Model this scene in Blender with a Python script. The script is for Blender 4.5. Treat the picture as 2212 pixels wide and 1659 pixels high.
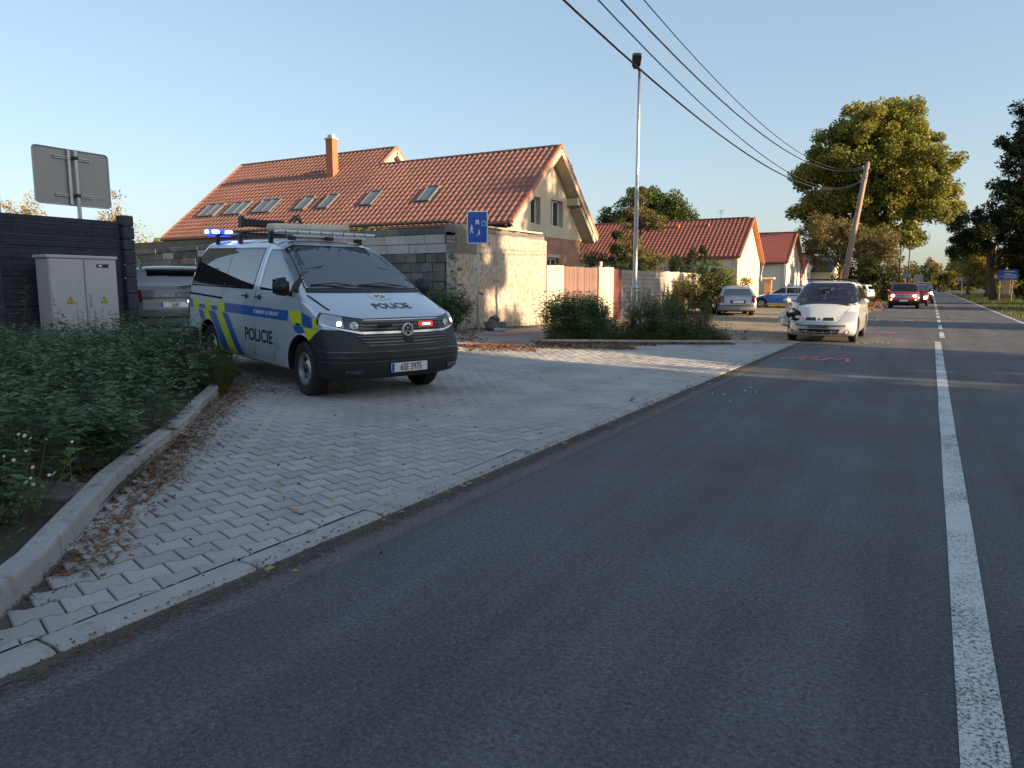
import bpy, bmesh, math, random
import numpy as np
from mathutils import Vector, Matrix
from mathutils.bvhtree import BVHTree
for o in list(bpy.data.objects): bpy.data.objects.remove(o)
SC = bpy.context.scene; COL = SC.collection
R = math.radians
random.seed(7)

# ------------------------------------------------------------ camera
PITCH = math.atan(211/1580); YAW = R(29.61)
cd = bpy.data.cameras.new('camera'); cam = bpy.data.objects.new('camera', cd); COL.objects.link(cam)
cd.sensor_width = 36; cd.lens = 36*1580/2212; cd.clip_start = .05; cd.clip_end = 3000
cam.location = (0, 0, 1.45); cam.rotation_euler = (math.pi/2-PITCH, 0, YAW)
SC.camera = cam
# ------------------------------------------------------------ sky and sun
SUN_EL = R(12.5); SUN_AZ = R(-1.0)          # azimuth measured from +X towards +Y
w = bpy.data.worlds.new('World'); SC.world = w; w.use_nodes = True
nt = w.node_tree; nt.nodes.clear()
sky = nt.nodes.new('ShaderNodeTexSky'); sky.sky_type = 'NISHITA'; sky.sun_disc = False
sky.sun_elevation = SUN_EL; sky.sun_rotation = math.pi/2-SUN_AZ
sky.air_density = 1.0; sky.dust_density = 1.8; sky.ozone_density = 2.6; sky.altitude = 200
bg = nt.nodes.new('ShaderNodeBackground'); bg.inputs[1].default_value = .11
wo = nt.nodes.new('ShaderNodeOutputWorld')
sc = nt.nodes.new('ShaderNodeVectorMath'); sc.operation = 'SCALE'; sc.inputs['Scale'].default_value = .15      # camera-like compression of the whole sky
gm = nt.nodes.new('ShaderNodeGamma'); gm.inputs[1].default_value = .6
s2 = nt.nodes.new('ShaderNodeVectorMath'); s2.operation = 'SCALE'; s2.inputs['Scale'].default_value = 4.75
nt.links.new(sky.outputs[0], sc.inputs[0]); nt.links.new(sc.outputs[0], gm.inputs[0]); nt.links.new(gm.outputs[0], s2.inputs[0]); nt.links.new(s2.outputs[0], bg.inputs[0]); nt.links.new(bg.outputs[0], wo.inputs[0])
sl = bpy.data.lights.new('sun', 'SUN'); sl.energy = 5.0; sl.angle = R(.5); sl.color = (1, .72, .44)
so = bpy.data.objects.new('sun', sl); COL.objects.link(so)
sd = Vector((math.cos(SUN_EL)*math.cos(SUN_AZ), math.cos(SUN_EL)*math.sin(SUN_AZ), math.sin(SUN_EL)))
so.rotation_euler = sd.to_track_quat('Z', 'Y').to_euler(); so.location = (30, 0, 30)
SC.view_settings.view_transform = 'Standard'; SC.view_settings.look = 'None'
SC.view_settings.exposure = 1.27; SC.view_settings.gamma = 1; SC.view_settings.use_curve_mapping = False

# ------------------------------------------------------------ scene helpers
def tag(o, label=None, cat=None, group=None, kind=None):
    if label: o['label'] = label
    if cat: o['category'] = cat
    if group: o['group'] = group
    if kind: o['kind'] = kind
    return o
def link(o, parent=None):
    COL.objects.link(o)
    if parent is not None: o.parent = parent
    return o
def empty(name, loc=(0, 0, 0), rot=(0, 0, 0), **k):
    o = bpy.data.objects.new(name, None); o.empty_display_size = .2
    link(o); o.location = loc; o.rotation_euler = rot
    return tag(o, **k)
def mats_to(me, m):
    for x in (m if isinstance(m, (list, tuple)) else [m]): me.materials.append(x)
def mesh_obj(name, me, m, parent=None, **k):
    if m is not None: mats_to(me, m)
    return tag(link(bpy.data.objects.new(name, me), parent), **k)
def from_bm(name, bm, m, parent=None, smooth=False, **k):
    me = bpy.data.meshes.new(name); bm.to_mesh(me); bm.free()
    if smooth: me.polygons.foreach_set('use_smooth', [True]*len(me.polygons))
    return mesh_obj(name, me, m, parent, **k)
def raw(name, V, F, m, parent=None, smooth=False, mi=None, **k):
    me = bpy.data.meshes.new(name)
    me.from_pydata([tuple(v) for v in V] if not isinstance(V, list) else V, [], F)
    if mi is not None: me.polygons.foreach_set('material_index', mi)
    if smooth: me.polygons.foreach_set('use_smooth', [True]*len(me.polygons))
    me.update()
    return mesh_obj(name, me, m, parent, **k)
def npmesh(name, V, F, m, parent=None, smooth=False, mi=None, **k):
    """V (n,3) array, F (k,3|4) array: fast mesh"""
    V = np.asarray(V, np.float32); F = np.asarray(F, np.int32)
    me = bpy.data.meshes.new(name); c = F.shape[1]
    me.vertices.add(len(V)); me.vertices.foreach_set('co', V.ravel())
    me.loops.add(F.size); me.loops.foreach_set('vertex_index', F.ravel())
    me.polygons.add(len(F)); me.polygons.foreach_set('loop_start', np.arange(len(F), dtype=np.int32)*c)
    me.polygons.foreach_set('loop_total', np.full(len(F), c, np.int32))
    if mi is not None: me.polygons.foreach_set('material_index', np.asarray(mi, np.int32))
    if smooth: me.polygons.foreach_set('use_smooth', np.ones(len(F), bool))
    me.update(calc_edges=True); me.validate()
    return mesh_obj(name, me, m, parent, **k)
class MB:
    """collects boxes, prisms, tubes into one mesh"""
    def __init__(s): s.V = []; s.F = []
    def add(s, V, F):
        n = len(s.V); s.V += [tuple(v) for v in V]; s.F += [tuple(i+n for i in f) for f in F]; return s
    def box(s, c, d, M=None, bev=0):
        x, y, z = [a/2 for a in d]
        if bev:
            b = min(bev, x*.9, y*.9, z*.9); V = []
            for sx in (-1, 1):
                for sy in (-1, 1):
                    for sz in (-1, 1):
                        V += [(sx*x, sy*(y-b), sz*(z-b)), (sx*(x-b), sy*y, sz*(z-b)), (sx*(x-b), sy*(y-b), sz*z)]
            bm = bmesh.new()
            for v in V: bm.verts.new(v)
            r = bmesh.ops.convex_hull(bm, input=bm.verts)
            bmesh.ops.dissolve_limit(bm, angle_limit=.01, verts=bm.verts, edges=bm.edges)
            bm.verts.index_update(); V = [v.co.copy() for v in bm.verts]; F = [[v.index for v in f.verts] for f in bm.faces]; bm.free()
        else:
            V = [(sx*x, sy*y, sz*z) for sx in (-1, 1) for sy in (-1, 1) for sz in (-1, 1)]
            F = [(0, 1, 3, 2), (4, 6, 7, 5), (0, 4, 5, 1), (2, 3, 7, 6), (0, 2, 6, 4), (1, 5, 7, 3)]
        c = Vector(c); V = [Vector(v) for v in V]
        if M is not None: V = [M @ v for v in V]
        return s.add([v+c for v in V], F)
    def tube(s, pts, r, n=8, cap=True):
        pts = [Vector(p) for p in pts]; rr = r if isinstance(r, (list, tuple)) else [r]*len(pts)
        V = []; up = Vector((0, 0, 1)); prev = None
        for i, p in enumerate(pts):
            t = (pts[min(i+1, len(pts)-1)]-pts[max(i-1, 0)]).normalized()
            if prev is None:
                a = t.cross(up if abs(t.z) < .9 else Vector((1, 0, 0))).normalized()
            else:
                a = (prev-t*prev.dot(t)).normalized()
            prev = a; b = t.cross(a)
            for k in range(n):
                th = 2*math.pi*k/n; V.append(p+(a*math.cos(th)+b*math.sin(th))*rr[i])
        F = []
        for i in range(len(pts)-1):
            for k in range(n):
                F.append((i*n+k, i*n+(k+1) % n, (i+1)*n+(k+1) % n, (i+1)*n+k))
        if cap: F += [tuple(range(n-1, -1, -1)), tuple((len(pts)-1)*n+k for k in range(n))]
        return s.add(V, F)
    def prism(s, poly, z0, z1, M=None):
        """poly (a,b) list extruded along local z between z0,z1; M maps"""
        n = len(poly); V = [Vector((a, b, z0)) for a, b in poly]+[Vector((a, b, z1)) for a, b in poly]
        if M is not None: V = [M @ v for v in V]
        F = [tuple(range(n-1, -1, -1)), tuple(range(n, 2*n))]+[(i, (i+1) % n, n+(i+1) % n, n+i) for i in range(n)]
        return s.add(V, F)
    def lathe(s, prof, n=24, axis='z', c=(0, 0, 0)):
        """prof list of (r,h)"""
        V = []; F = []
        for r, hh in prof:
            for k in range(n):
                a = 2*math.pi*k/n; v = (r*math.cos(a), r*math.sin(a), hh)
                if axis == 'y': v = (v[0], v[2], v[1])
                if axis == 'x': v = (v[2], v[0], v[1])
                V.append((v[0]+c[0], v[1]+c[1], v[2]+c[2]))
        for i in range(len(prof)-1):
            for k in range(n):
                f = (i*n+k, i*n+(k+1) % n, (i+1)*n+(k+1) % n, (i+1)*n+k)
                F.append(f if axis != 'y' else f[::-1])
        return s.add(V, F)
    def build(s, name, m, parent=None, smooth=False, recalc=True, **k):
        bm = bmesh.new(); vs = [bm.verts.new(v) for v in s.V]
        for f in s.F:
            try: bm.faces.new([vs[i] for i in f])
            except ValueError: pass
        if recalc: bmesh.ops.recalc_face_normals(bm, faces=bm.faces)
        return from_bm(name, bm, m, parent, smooth, **k)
def copy_tree(o, parent=None):
    c = o.copy(); COL.objects.link(c)
    if parent is not None: c.parent = parent
    for ch in [x for x in KIDS.get(o.name, [])]: copy_tree(ch, c)
    return c
KIDS = {}
def index_kids(*roots):
    KIDS.clear()
    for x in COL.objects:
        if x.parent: KIDS.setdefault(x.parent.name, []).append(x)
def smooth_by_angle(o, ang=40):
    me = o.data; bm = bmesh.new(); bm.from_mesh(me)
    for e in bm.edges:
        e.smooth = not (len(e.link_faces) == 2 and e.calc_face_angle(0) > R(ang))
    for f in bm.faces: f.smooth = True
    bm.to_mesh(me); bm.free()
def cyl_uv(): pass

# ------------------------------------------------------------ materials
def N(nt, typ, **kw):
    n = nt.nodes.new(typ)
    for k, v in kw.items():
        if k.startswith('i_'):
            key = k[2:]; n.inputs[int(key) if key.isdigit() else key].default_value = v
        else: setattr(n, k, v)
    return n
def ramp(nt, src, stops):
    r = nt.nodes.new('ShaderNodeValToRGB'); e = r.color_ramp.elements
    while len(e) < len(stops): e.new(.5)
    for el, (p, c) in zip(e, stops):
        el.position = p; el.color = (c, c, c, 1) if not isinstance(c, (tuple, list)) else (*c, 1)
    nt.links.new(src, r.inputs[0]); return r.outputs[0]
def mat(name, col, rough=.6, metal=0, var=.12, vscale=3, var2=0, v2scale=40, bump=0, bscale=60, bdet=6, coat=0, spec=.5,
        hue=None, huescale=1.5, hueamt=.5, objrand=0, emit=None, estr=0, stretch=None, sheen=0, alpha=None, dirt=None):
    """principled with object-space noise variation, an optional second colour in patches, per-object jitter, bump"""
    m = bpy.data.materials.new(name); m.use_nodes = True; nt = m.node_tree; L = nt.links.new
    b = nt.nodes['Principled BSDF']
    tc = N(nt, 'ShaderNodeTexCoord'); src = tc.outputs['Object']
    if stretch:
        mp = N(nt, 'ShaderNodeMapping'); mp.inputs['Scale'].default_value = stretch; L(src, mp.inputs[0]); src = mp.outputs[0]
    base = N(nt, 'ShaderNodeRGB'); base.outputs[0].default_value = (*col, 1); c = base.outputs[0]
    if hue:
        n = N(nt, 'ShaderNodeTexNoise', i_Scale=huescale, i_Detail=5.0, i_Roughness=.6); L(src, n.inputs['Vector'])
        f = ramp(nt, n.outputs[0], [(.5-.28*hueamt-.06, 0), (.5+.3-.28*hueamt, 1)])
        x = N(nt, 'ShaderNodeMixRGB'); L(f, x.inputs[0]); L(c, x.inputs[1]); x.inputs[2].default_value = (*hue, 1); c = x.outputs[0]
    fac = None
    def mul(a, bb):
        q = N(nt, 'ShaderNodeMath', operation='MULTIPLY'); L(a, q.inputs[0]); L(bb, q.inputs[1]); return q.outputs[0]
    def rng(s, amt):
        q = N(nt, 'ShaderNodeMapRange'); q.inputs[1].default_value = .25; q.inputs[2].default_value = .75
        q.inputs[3].default_value = 1-amt; q.inputs[4].default_value = 1+amt; L(s, q.inputs[0]); return q.outputs[0]
    if var:
        n = N(nt, 'ShaderNodeTexNoise', i_Scale=float(vscale), i_Detail=6.0, i_Roughness=.62); L(src, n.inputs['Vector']); fac = rng(n.outputs[0], var)
    if var2:
        n = N(nt, 'ShaderNodeTexNoise', i_Scale=float(v2scale), i_Detail=3.0, i_Roughness=.7); L(src, n.inputs['Vector']); g = rng(n.outputs[0], var2)
        fac = mul(fac, g) if fac else g
    if objrand:
        oi = N(nt, 'ShaderNodeObjectInfo'); q = N(nt, 'ShaderNodeMapRange'); q.inputs[3].default_value = 1-objrand; q.inputs[4].default_value = 1+objrand
        L(oi.outputs['Random'], q.inputs[0]); fac = mul(fac, q.outputs[0]) if fac else q.outputs[0]
    if fac:
        x = N(nt, 'ShaderNodeVectorMath', operation='SCALE'); L(c, x.inputs[0]); L(fac, x.inputs['Scale']); c = x.outputs[0]
    if dirt:
        dcol, dsc, damt = dirt
        n = N(nt, 'ShaderNodeTexNoise', i_Scale=float(dsc), i_Detail=8.0, i_Roughness=.7); L(src, n.inputs['Vector'])
        f = ramp(nt, n.outputs[0], [(.62-.3*damt, 0), (.8-.2*damt, 1)])
        x = N(nt, 'ShaderNodeMixRGB'); L(f, x.inputs[0]); L(c, x.inputs[1]); x.inputs[2].default_value = (*dcol, 1); c = x.outputs[0]
    L(c, b.inputs['Base Color'])
    b.inputs['Roughness'].default_value = rough; b.inputs['Metallic'].default_value = metal
    b.inputs['Specular IOR Level'].default_value = spec
    if coat: b.inputs['Coat Weight'].default_value = coat; b.inputs['Coat Roughness'].default_value = .04
    if emit: b.inputs['Emission Color'].default_value = (*emit, 1); b.inputs['Emission Strength'].default_value = estr
    if bump:
        n = N(nt, 'ShaderNodeTexNoise', i_Scale=float(bscale), i_Detail=float(bdet), i_Roughness=.65); L(src, n.inputs['Vector'])
        bu = N(nt, 'ShaderNodeBump', i_Strength=1.0); bu.inputs['Distance'].default_value = bump
        L(n.outputs[0], bu.inputs['Height']); L(bu.outputs[0], b.inputs['Normal'])
    return m
def glass_mat(name, tint, tr, rough=.02, body=(.01, .012, .015), ior=1.75):
    """car glass: tinted see-through layer under a clear reflection"""
    m = bpy.data.materials.new(name); m.use_nodes = True; nt = m.node_tree; nt.nodes.clear(); L = nt.links.new
    out = N(nt, 'ShaderNodeOutputMaterial'); t = N(nt, 'ShaderNodeBsdfTransparent'); t.inputs[0].default_value = (*tint, 1)
    d = N(nt, 'ShaderNodeBsdfDiffuse'); d.inputs[0].default_value = (*body, 1)
    g = N(nt, 'ShaderNodeBsdfGlossy'); g.inputs['Roughness'].default_value = rough
    mx = N(nt, 'ShaderNodeMixShader'); mx.inputs[0].default_value = tr; L(d.outputs[0], mx.inputs[1]); L(t.outputs[0], mx.inputs[2])
    fr = N(nt, 'ShaderNodeFresnel'); fr.inputs[0].default_value = ior
    m2 = N(nt, 'ShaderNodeMixShader'); L(fr.outputs[0], m2.inputs[0]); L(mx.outputs[0], m2.inputs[1]); L(g.outputs[0], m2.inputs[2])
    L(m2.outputs[0], out.inputs[0]); return m
def leaf_mat(name, col, col2, tr=.35, rough=.5, scale=.6):
    """foliage: two tones in clumps, jitter, light passing through the blades"""
    m = bpy.data.materials.new(name); m.use_nodes = True; nt = m.node_tree; nt.nodes.clear(); L = nt.links.new
    out = N(nt, 'ShaderNodeOutputMaterial'); tc = N(nt, 'ShaderNodeTexCoord')
    n = N(nt, 'ShaderNodeTexNoise', i_Scale=scale, i_Detail=6.0, i_Roughness=.75); L(tc.outputs['Object'], n.inputs['Vector'])
    f = ramp(nt, n.outputs[0], [(.36, 0), (.64, 1)])
    x = N(nt, 'ShaderNodeMixRGB'); L(f, x.inputs[0]); x.inputs[1].default_value = (*col, 1); x.inputs[2].default_value = (*col2, 1)
    n2 = N(nt, 'ShaderNodeTexNoise', i_Scale=scale*14, i_Detail=2.0); L(tc.outputs['Object'], n2.inputs['Vector'])
    q = N(nt, 'ShaderNodeMapRange'); q.inputs[1].default_value = .3; q.inputs[2].default_value = .7; q.inputs[3].default_value = .6; q.inputs[4].default_value = 1.45; L(n2.outputs[0], q.inputs[0])
    s = N(nt, 'ShaderNodeVectorMath', operation='SCALE'); L(x.outputs[0], s.inputs[0]); L(q.outputs[0], s.inputs['Scale'])
    b = N(nt, 'ShaderNodeBsdfPrincipled'); L(s.outputs[0], b.inputs['Base Color']); b.inputs['Roughness'].default_value = rough; b.inputs['Specular IOR Level'].default_value = .3
    t = N(nt, 'ShaderNodeBsdfTranslucent'); L(s.outputs[0], t.inputs[0])
    mx = N(nt, 'ShaderNodeMixShader'); mx.inputs[0].default_value = tr; L(b.outputs[0], mx.inputs[1]); L(t.outputs[0], mx.inputs[2]); L(mx.outputs[0], out.inputs[0])
    return m

# ------------------------------------------------------------ terrain
def terr(x, y):
    """left of the kerb the ground climbs gently away from the road"""
    d = min(max(-2.95-x, 0), 9); k = 1-.65*min(max((y-16)/8, 0), 1); k *= 1-min(max((y-40)/20, 0), 1)
    if y < -5: k *= max(0, 1-(-5-y)/10)
    return (.02 if x < -2.905 else 0)+.03*d*k
def sheet(name, poly, dz, m, step=.5, parent=None, **k):
    """flat polygon draped over the terrain dz above it"""
    bm = bmesh.new(); f = bm.faces.new([bm.verts.new((a, b, 0)) for a, b in poly])
    xs = [p[0] for p in poly]; ys = [p[1] for p in poly]
    for ax, lo, hi in ((0, min(xs), max(xs)), (1, min(ys), max(ys))):
        c = lo+step
        while c < hi:
            no = (1, 0, 0) if ax == 0 else (0, 1, 0); co = (c, 0, 0) if ax == 0 else (0, c, 0)
            bmesh.ops.bisect_plane(bm, geom=bm.verts[:]+bm.edges[:]+bm.faces[:], plane_co=co, plane_no=no); c += step
    for v in bm.verts: v.co.z = terr(v.co.x, v.co.y)+dz
    bmesh.ops.recalc_face_normals(bm, faces=bm.faces)
    if bm.faces[:] and bm.faces[0].normal.z < 0: bmesh.ops.reverse_faces(bm, faces=bm.faces)
    bmesh.ops.triangulate(bm, faces=[f for f in bm.faces if len(f.verts) > 4])
    return from_bm(name, bm, m, parent, **k)
def inside(p, poly):
    x, y = p; r = False; n = len(poly)
    for i in range(n):
        x1, y1 = poly[i]; x2, y2 = poly[(i+1) % n]
        if (y1 > y) != (y2 > y) and x < (x2-x1)*(y-y1)/(y2-y1)+x1: r = not r
    return r
def text_mesh(s, size, font_scale=(1, 1), bold=0, spacing=1.0):
    cu = bpy.data.curves.new('t', 'FONT'); cu.body = s; cu.size = size; cu.align_x = 'CENTER'; cu.align_y = 'CENTER'; cu.offset = bold; cu.space_character = spacing
    cu.resolution_u = 3
    o = bpy.data.objects.new('t', cu); COL.objects.link(o)
    me = bpy.data.meshes.new_from_object(o.evaluated_get(bpy.context.evaluated_depsgraph_get()))
    V = [Vector((v.co.x*font_scale[0], v.co.y*font_scale[1], 0)) for v in me.vertices]; F = [tuple(p.vertices) for p in me.polygons]
    bpy.data.objects.remove(o); bpy.data.curves.remove(cu); bpy.data.meshes.remove(me)
    return V, F
# ============================================================ GROUND
M_soil = mat('soil', (.085, .066, .05), .95, var=.35, vscale=1.2, var2=.3, v2scale=60, bump=.02, bscale=25, hue=(.06, .07, .035), huescale=.5)
M_lot = mat('gravel_lot', (.34, .27, .19), .95, var=.22, vscale=1.0, var2=.35, v2scale=70, bump=.02, bscale=60, hue=(.2, .165, .12), huescale=.35, hueamt=.6)
M_grassground = mat('grass_ground', (.075, .085, .03), .95, var=.35, vscale=.6, var2=.4, v2scale=12, bump=.03, bscale=10, hue=(.14, .12, .05), huescale=.15)
def asphalt():
    m = mat('asphalt', (.090, .096, .103), .78, var=.26, vscale=.7, var2=.8, v2scale=48, bump=.008, bscale=80, hue=(.075, .072, .078), huescale=.45, dirt=((.10, .095, .085), 240, .25))
    nt = m.node_tree; L = nt.links.new; b = nt.nodes['Principled BSDF']; c = b.inputs['Base Color'].links[0].from_socket
    tc = N(nt, 'ShaderNodeTexCoord')
    sp = N(nt, 'ShaderNodeSeparateXYZ'); L(tc.outputs['Object'], sp.inputs[0])
    # wheel tracks polished along the lane, long wear streaks
    mp = N(nt, 'ShaderNodeMapping'); mp.inputs['Scale'].default_value = (2.2, .12, 1); L(tc.outputs['Object'], mp.inputs[0])
    n = N(nt, 'ShaderNodeTexNoise', i_Scale=1.0, i_Detail=5.0, i_Roughness=.6); L(mp.outputs[0], n.inputs['Vector'])
    q = N(nt, 'ShaderNodeMapRange'); q.inputs[1].default_value = .3; q.inputs[2].default_value = .7; q.inputs[3].default_value = .72; q.inputs[4].default_value = 1.3; L(n.outputs[0], q.inputs[0])
    s = N(nt, 'ShaderNodeVectorMath', operation='SCALE'); L(c, s.inputs[0]); L(q.outputs[0], s.inputs['Scale'])
    # light stone chips in the binder
    v = N(nt, 'ShaderNodeTexVoronoi', i_Scale=75.0); L(tc.outputs['Object'], v.inputs['Vector'])
    f = ramp(nt, v.outputs['Distance'], [(.16, 1), (.30, 0)])
    wn = N(nt, 'ShaderNodeTexNoise', i_Scale=35.0, i_Detail=2.0); L(tc.outputs['Object'], wn.inputs['Vector'])
    f2 = ramp(nt, wn.outputs[0], [(.42, 0), (.56, .95)])
    mm = N(nt, 'ShaderNodeMath', operation='MULTIPLY'); L(f, mm.inputs[0]); L(f2, mm.inputs[1])
    x = N(nt, 'ShaderNodeMixRGB'); L(mm.outputs[0], x.inputs[0]); L(s.outputs[0], x.inputs[1]); x.inputs[2].default_value = (.21, .205, .20, 1)
    L(x.outputs[0], b.inputs['Base Color'])
    return m
M_asphalt = asphalt()
M_paver = mat('paver_concrete', (.43, .42, .40), .9, var=.13, vscale=.7, var2=.22, v2scale=130, bump=.003, bscale=180, objrand=.13, hue=(.34, .33, .31), huescale=1.3, hueamt=.4)
M_paver2 = mat('paver_concrete_far', (.43, .42, .40), .9, dirt=((.24, .225, .20), .8, .3), var=.2, vscale=.7, var2=.22, v2scale=130, bump=.003, bscale=180, hue=(.34, .33, .31), huescale=1.3, hueamt=.4)
M_bed = mat('joint_sand', (.10, .075, .058), .98, var=.3, vscale=3, var2=.3, v2scale=90, hue=(.13, .115, .10), huescale=2)
M_kerb = mat('kerb_concrete', (.36, .355, .34), .88, var=.15, vscale=3, var2=.18, v2scale=120, bump=.003, bscale=150, objrand=.05, dirt=((.15, .13, .10), 7, .3))
def paint_mat():
    m = mat('road_paint', (.60, .60, .58), .75, var=.08, vscale=5, bump=.004, bscale=110)
    nt = m.node_tree; L = nt.links.new; b = nt.nodes['Principled BSDF']; c = b.inputs['Base Color'].links[0].from_socket
    tc = N(nt, 'ShaderNodeTexCoord'); n = N(nt, 'ShaderNodeTexNoise', i_Scale=75.0, i_Detail=8.0, i_Roughness=.75); L(tc.outputs['Object'], n.inputs['Vector'])
    n2 = N(nt, 'ShaderNodeTexNoise', i_Scale=1.5, i_Detail=3.0); L(tc.outputs['Object'], n2.inputs['Vector'])
    a = N(nt, 'ShaderNodeMath', operation='MULTIPLY_ADD'); L(n2.outputs[0], a.inputs[0]); a.inputs[1].default_value = .35; L(n.outputs[0], a.inputs[2])
    f = ramp(nt, a.outputs[0], [(.60, 0), (.66, 1)])
    x = N(nt, 'ShaderNodeMixRGB'); L(f, x.inputs[0]); x.inputs[1].default_value = (.09, .09, .095, 1); L(c, x.inputs[2]); L(x.outputs[0], b.inputs['Base Color']); return m
M_paint = paint_mat()

# the wide ground: fine grid near the camera, coarse to the horizon
xs = [-1500, -600, -250, -100, -50, -30, -20] + [-12+i*.75 for i in range(0, 13)] + [-2.9, 0, 4, 8, 20, 60, 200, 600, 1500]
xs = sorted(set([round(a, 3) for a in xs])); ys = [-1500, -400, -100, -40, -15, -10, -5] + [i*1.0 for i in range(-4, 62, 2)] + [80, 120, 200, 400, 800, 1600]
V = [(a, b, terr(a, b)-.05 if a < -2.95 else -.05) for b in ys for a in xs]; nx = len(xs)
F = [(j*nx+i, j*nx+i+1, (j+1)*nx+i+1, (j+1)*nx+i) for j in range(len(ys)-1) for i in range(nx-1)]
raw('ground', V, F, M_grassground, kind='structure')
sheet('road', [(-2.9, -40), (3.5, -40), (3.5, 700), (-2.9, 700)], 0.0, M_asphalt, step=400, kind='structure')
# sheet() uses terr: x>=-2.9 -> 0
sheet('side_road', [(-40, 61), (-2.85, 61), (-2.85, 69), (-40, 67)], .0, M_asphalt, step=3, kind='structure')
sheet('gravel_lot', [(-11.3, 16.4), (-7.9, 15.3), (-3.95, 18.9), (-2.85, 19.2), (-2.85, 58), (-12.5, 58), (-12.5, 45), (-11.3, 43)], -.004, M_lot, step=1.5, kind='structure')
DRV = [(-2.98, -1.5), (-2.98, 19.3), (-3.8, 18.8), (-7.74, 15.05), (-8.6, 15.1), (-11.2, 16.3), (-22, 16.8), (-22, 9.6), (-11.5, 8.5), (-9.5, 7.6), (-7.85, 6.33), (-6.62, 5.03), (-5.61, 3.92), (-4.73, 2.87), (-3.67, 1.83), (-3.38, 1.5), (-3.25, .9), (-3.25, -1.5)]
driveway = sheet('driveway', DRV, -.013, M_bed, step=.75, kind='structure')

# I-shaped concrete pavers, rows running 72 degrees from the X axis
PL, PW = .20, .155
def paver_outline(g=.004):
    a, b = .0885-g, .0665-g; e = .1-g
    return [(-e, -a), (-.064, -a), (-.037, -b), (.037, -b), (.064, -a), (e, -a), (e, a), (.064, a), (.037, b), (-.037, b), (-.064, a), (-e, a)]
O1, O2 = paver_outline(.0045), paver_outline(.011)
PV = [(a, b, -.02) for a, b in O1]+[(a, b, -.005) for a, b in O1]+[(a, b, 0) for a, b in O2]
PF = [(24, 25, 26, 27, 32, 33, 34, 35)[0:0]]; PF = []
for i in range(12):
    j = (i+1) % 12; PF += [(i, j, 12+j, 12+i), (12+i, 12+j, 24+j, 24+i)]
PF += [(24, 25, 34, 35), (25, 26, 33, 34), (26, 27, 32, 33), (27, 28, 31, 32), (28, 29, 30, 31)]
PA = R(72); ca, sa = math.cos(PA), math.sin(PA)
cells = []
for i in range(-160, 160):
    for j in range(-220, 220):
        uu = i*PL+(.5*PL if j % 2 else 0); vv = j*PW
        x = -5+uu*ca-vv*sa; y = 9+uu*sa+vv*ca
        if -13.5 < x < -3.01 and 0 < y < 19.2 and inside((x, y), DRV): cells.append((math.hypot(x, y), x, y))
cells.sort()
pm = bpy.data.meshes.new('paver'); pm.from_pydata(PV, [], PF); pm.materials.append(M_paver)
rs = random.Random(3)
def cut_paver(x, y, A, dz):
    bm = bmesh.new(); bm.from_mesh(pm); bmesh.ops.transform(bm, matrix=Matrix.Rotation(A, 4, 'Z'), verts=bm.verts)
    bmesh.ops.bisect_plane(bm, geom=bm.verts[:]+bm.edges[:]+bm.faces[:], plane_co=(-3.0885-x, 0, 0), plane_no=(1, 0, 0), clear_outer=True)
    for v in bm.verts: v.co.z += -.03*v.co.x+dz
    return bm
for k, (d, x, y) in enumerate(cells[:300]):
    if x > -3.215:
        o = from_bm('paver', cut_paver(x, y, PA, rs.uniform(-.0015, .0025)), M_paver, driveway); o.location = (x, y, terr(x, y)); continue
    o = bpy.data.objects.new('paver', pm); link(o, driveway)
    o.location = (x, y, terr(x, y)+rs.uniform(-.0015, .0025)); o.rotation_euler = (rs.uniform(-.006, .006), R(1.7)+rs.uniform(-.008, .008), PA+rs.uniform(-.012, .012))
P0 = np.array(PV); VV = []; n0 = len(PV); Q = []
edge_cells = [c for c in cells[300:] if c[1] > -3.215]; far_cells = [c for c in cells[300:] if c[1] <= -3.215]
ebm = bmesh.new(); tmp_me = bpy.data.meshes.new('tmp')
for d, x, y in edge_cells:
    b_ = cut_paver(x, y, PA+rs.uniform(-.01, .01), terr(x, y)+rs.uniform(-.0015, .0025)); bmesh.ops.translate(b_, verts=b_.verts, vec=(x, y, 0)); b_.to_mesh(tmp_me); b_.free(); ebm.from_mesh(tmp_me)
from_bm('cut_pavers_beyond', ebm, M_paver2, driveway, kind='stuff')
for k, (d, x, y) in enumerate(far_cells):
    A = PA+rs.uniform(-.012, .012); c_, s_ = math.cos(A), math.sin(A)
    X = P0[:, 0]*c_-P0[:, 1]*s_; Y = P0[:, 0]*s_+P0[:, 1]*c_
    Z = P0[:, 2]+terr(x, y)-.03*X+rs.uniform(-.0015, .0025)+rs.uniform(-.008, .008)*X+rs.uniform(-.008, .008)*Y
    VV.append(np.stack([X+x, Y+y, Z], 1)); Q.append(np.array(PF)+k*n0)
npmesh('pavers_beyond', np.concatenate(VV), np.concatenate(Q), M_paver2, driveway, kind='stuff')

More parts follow.
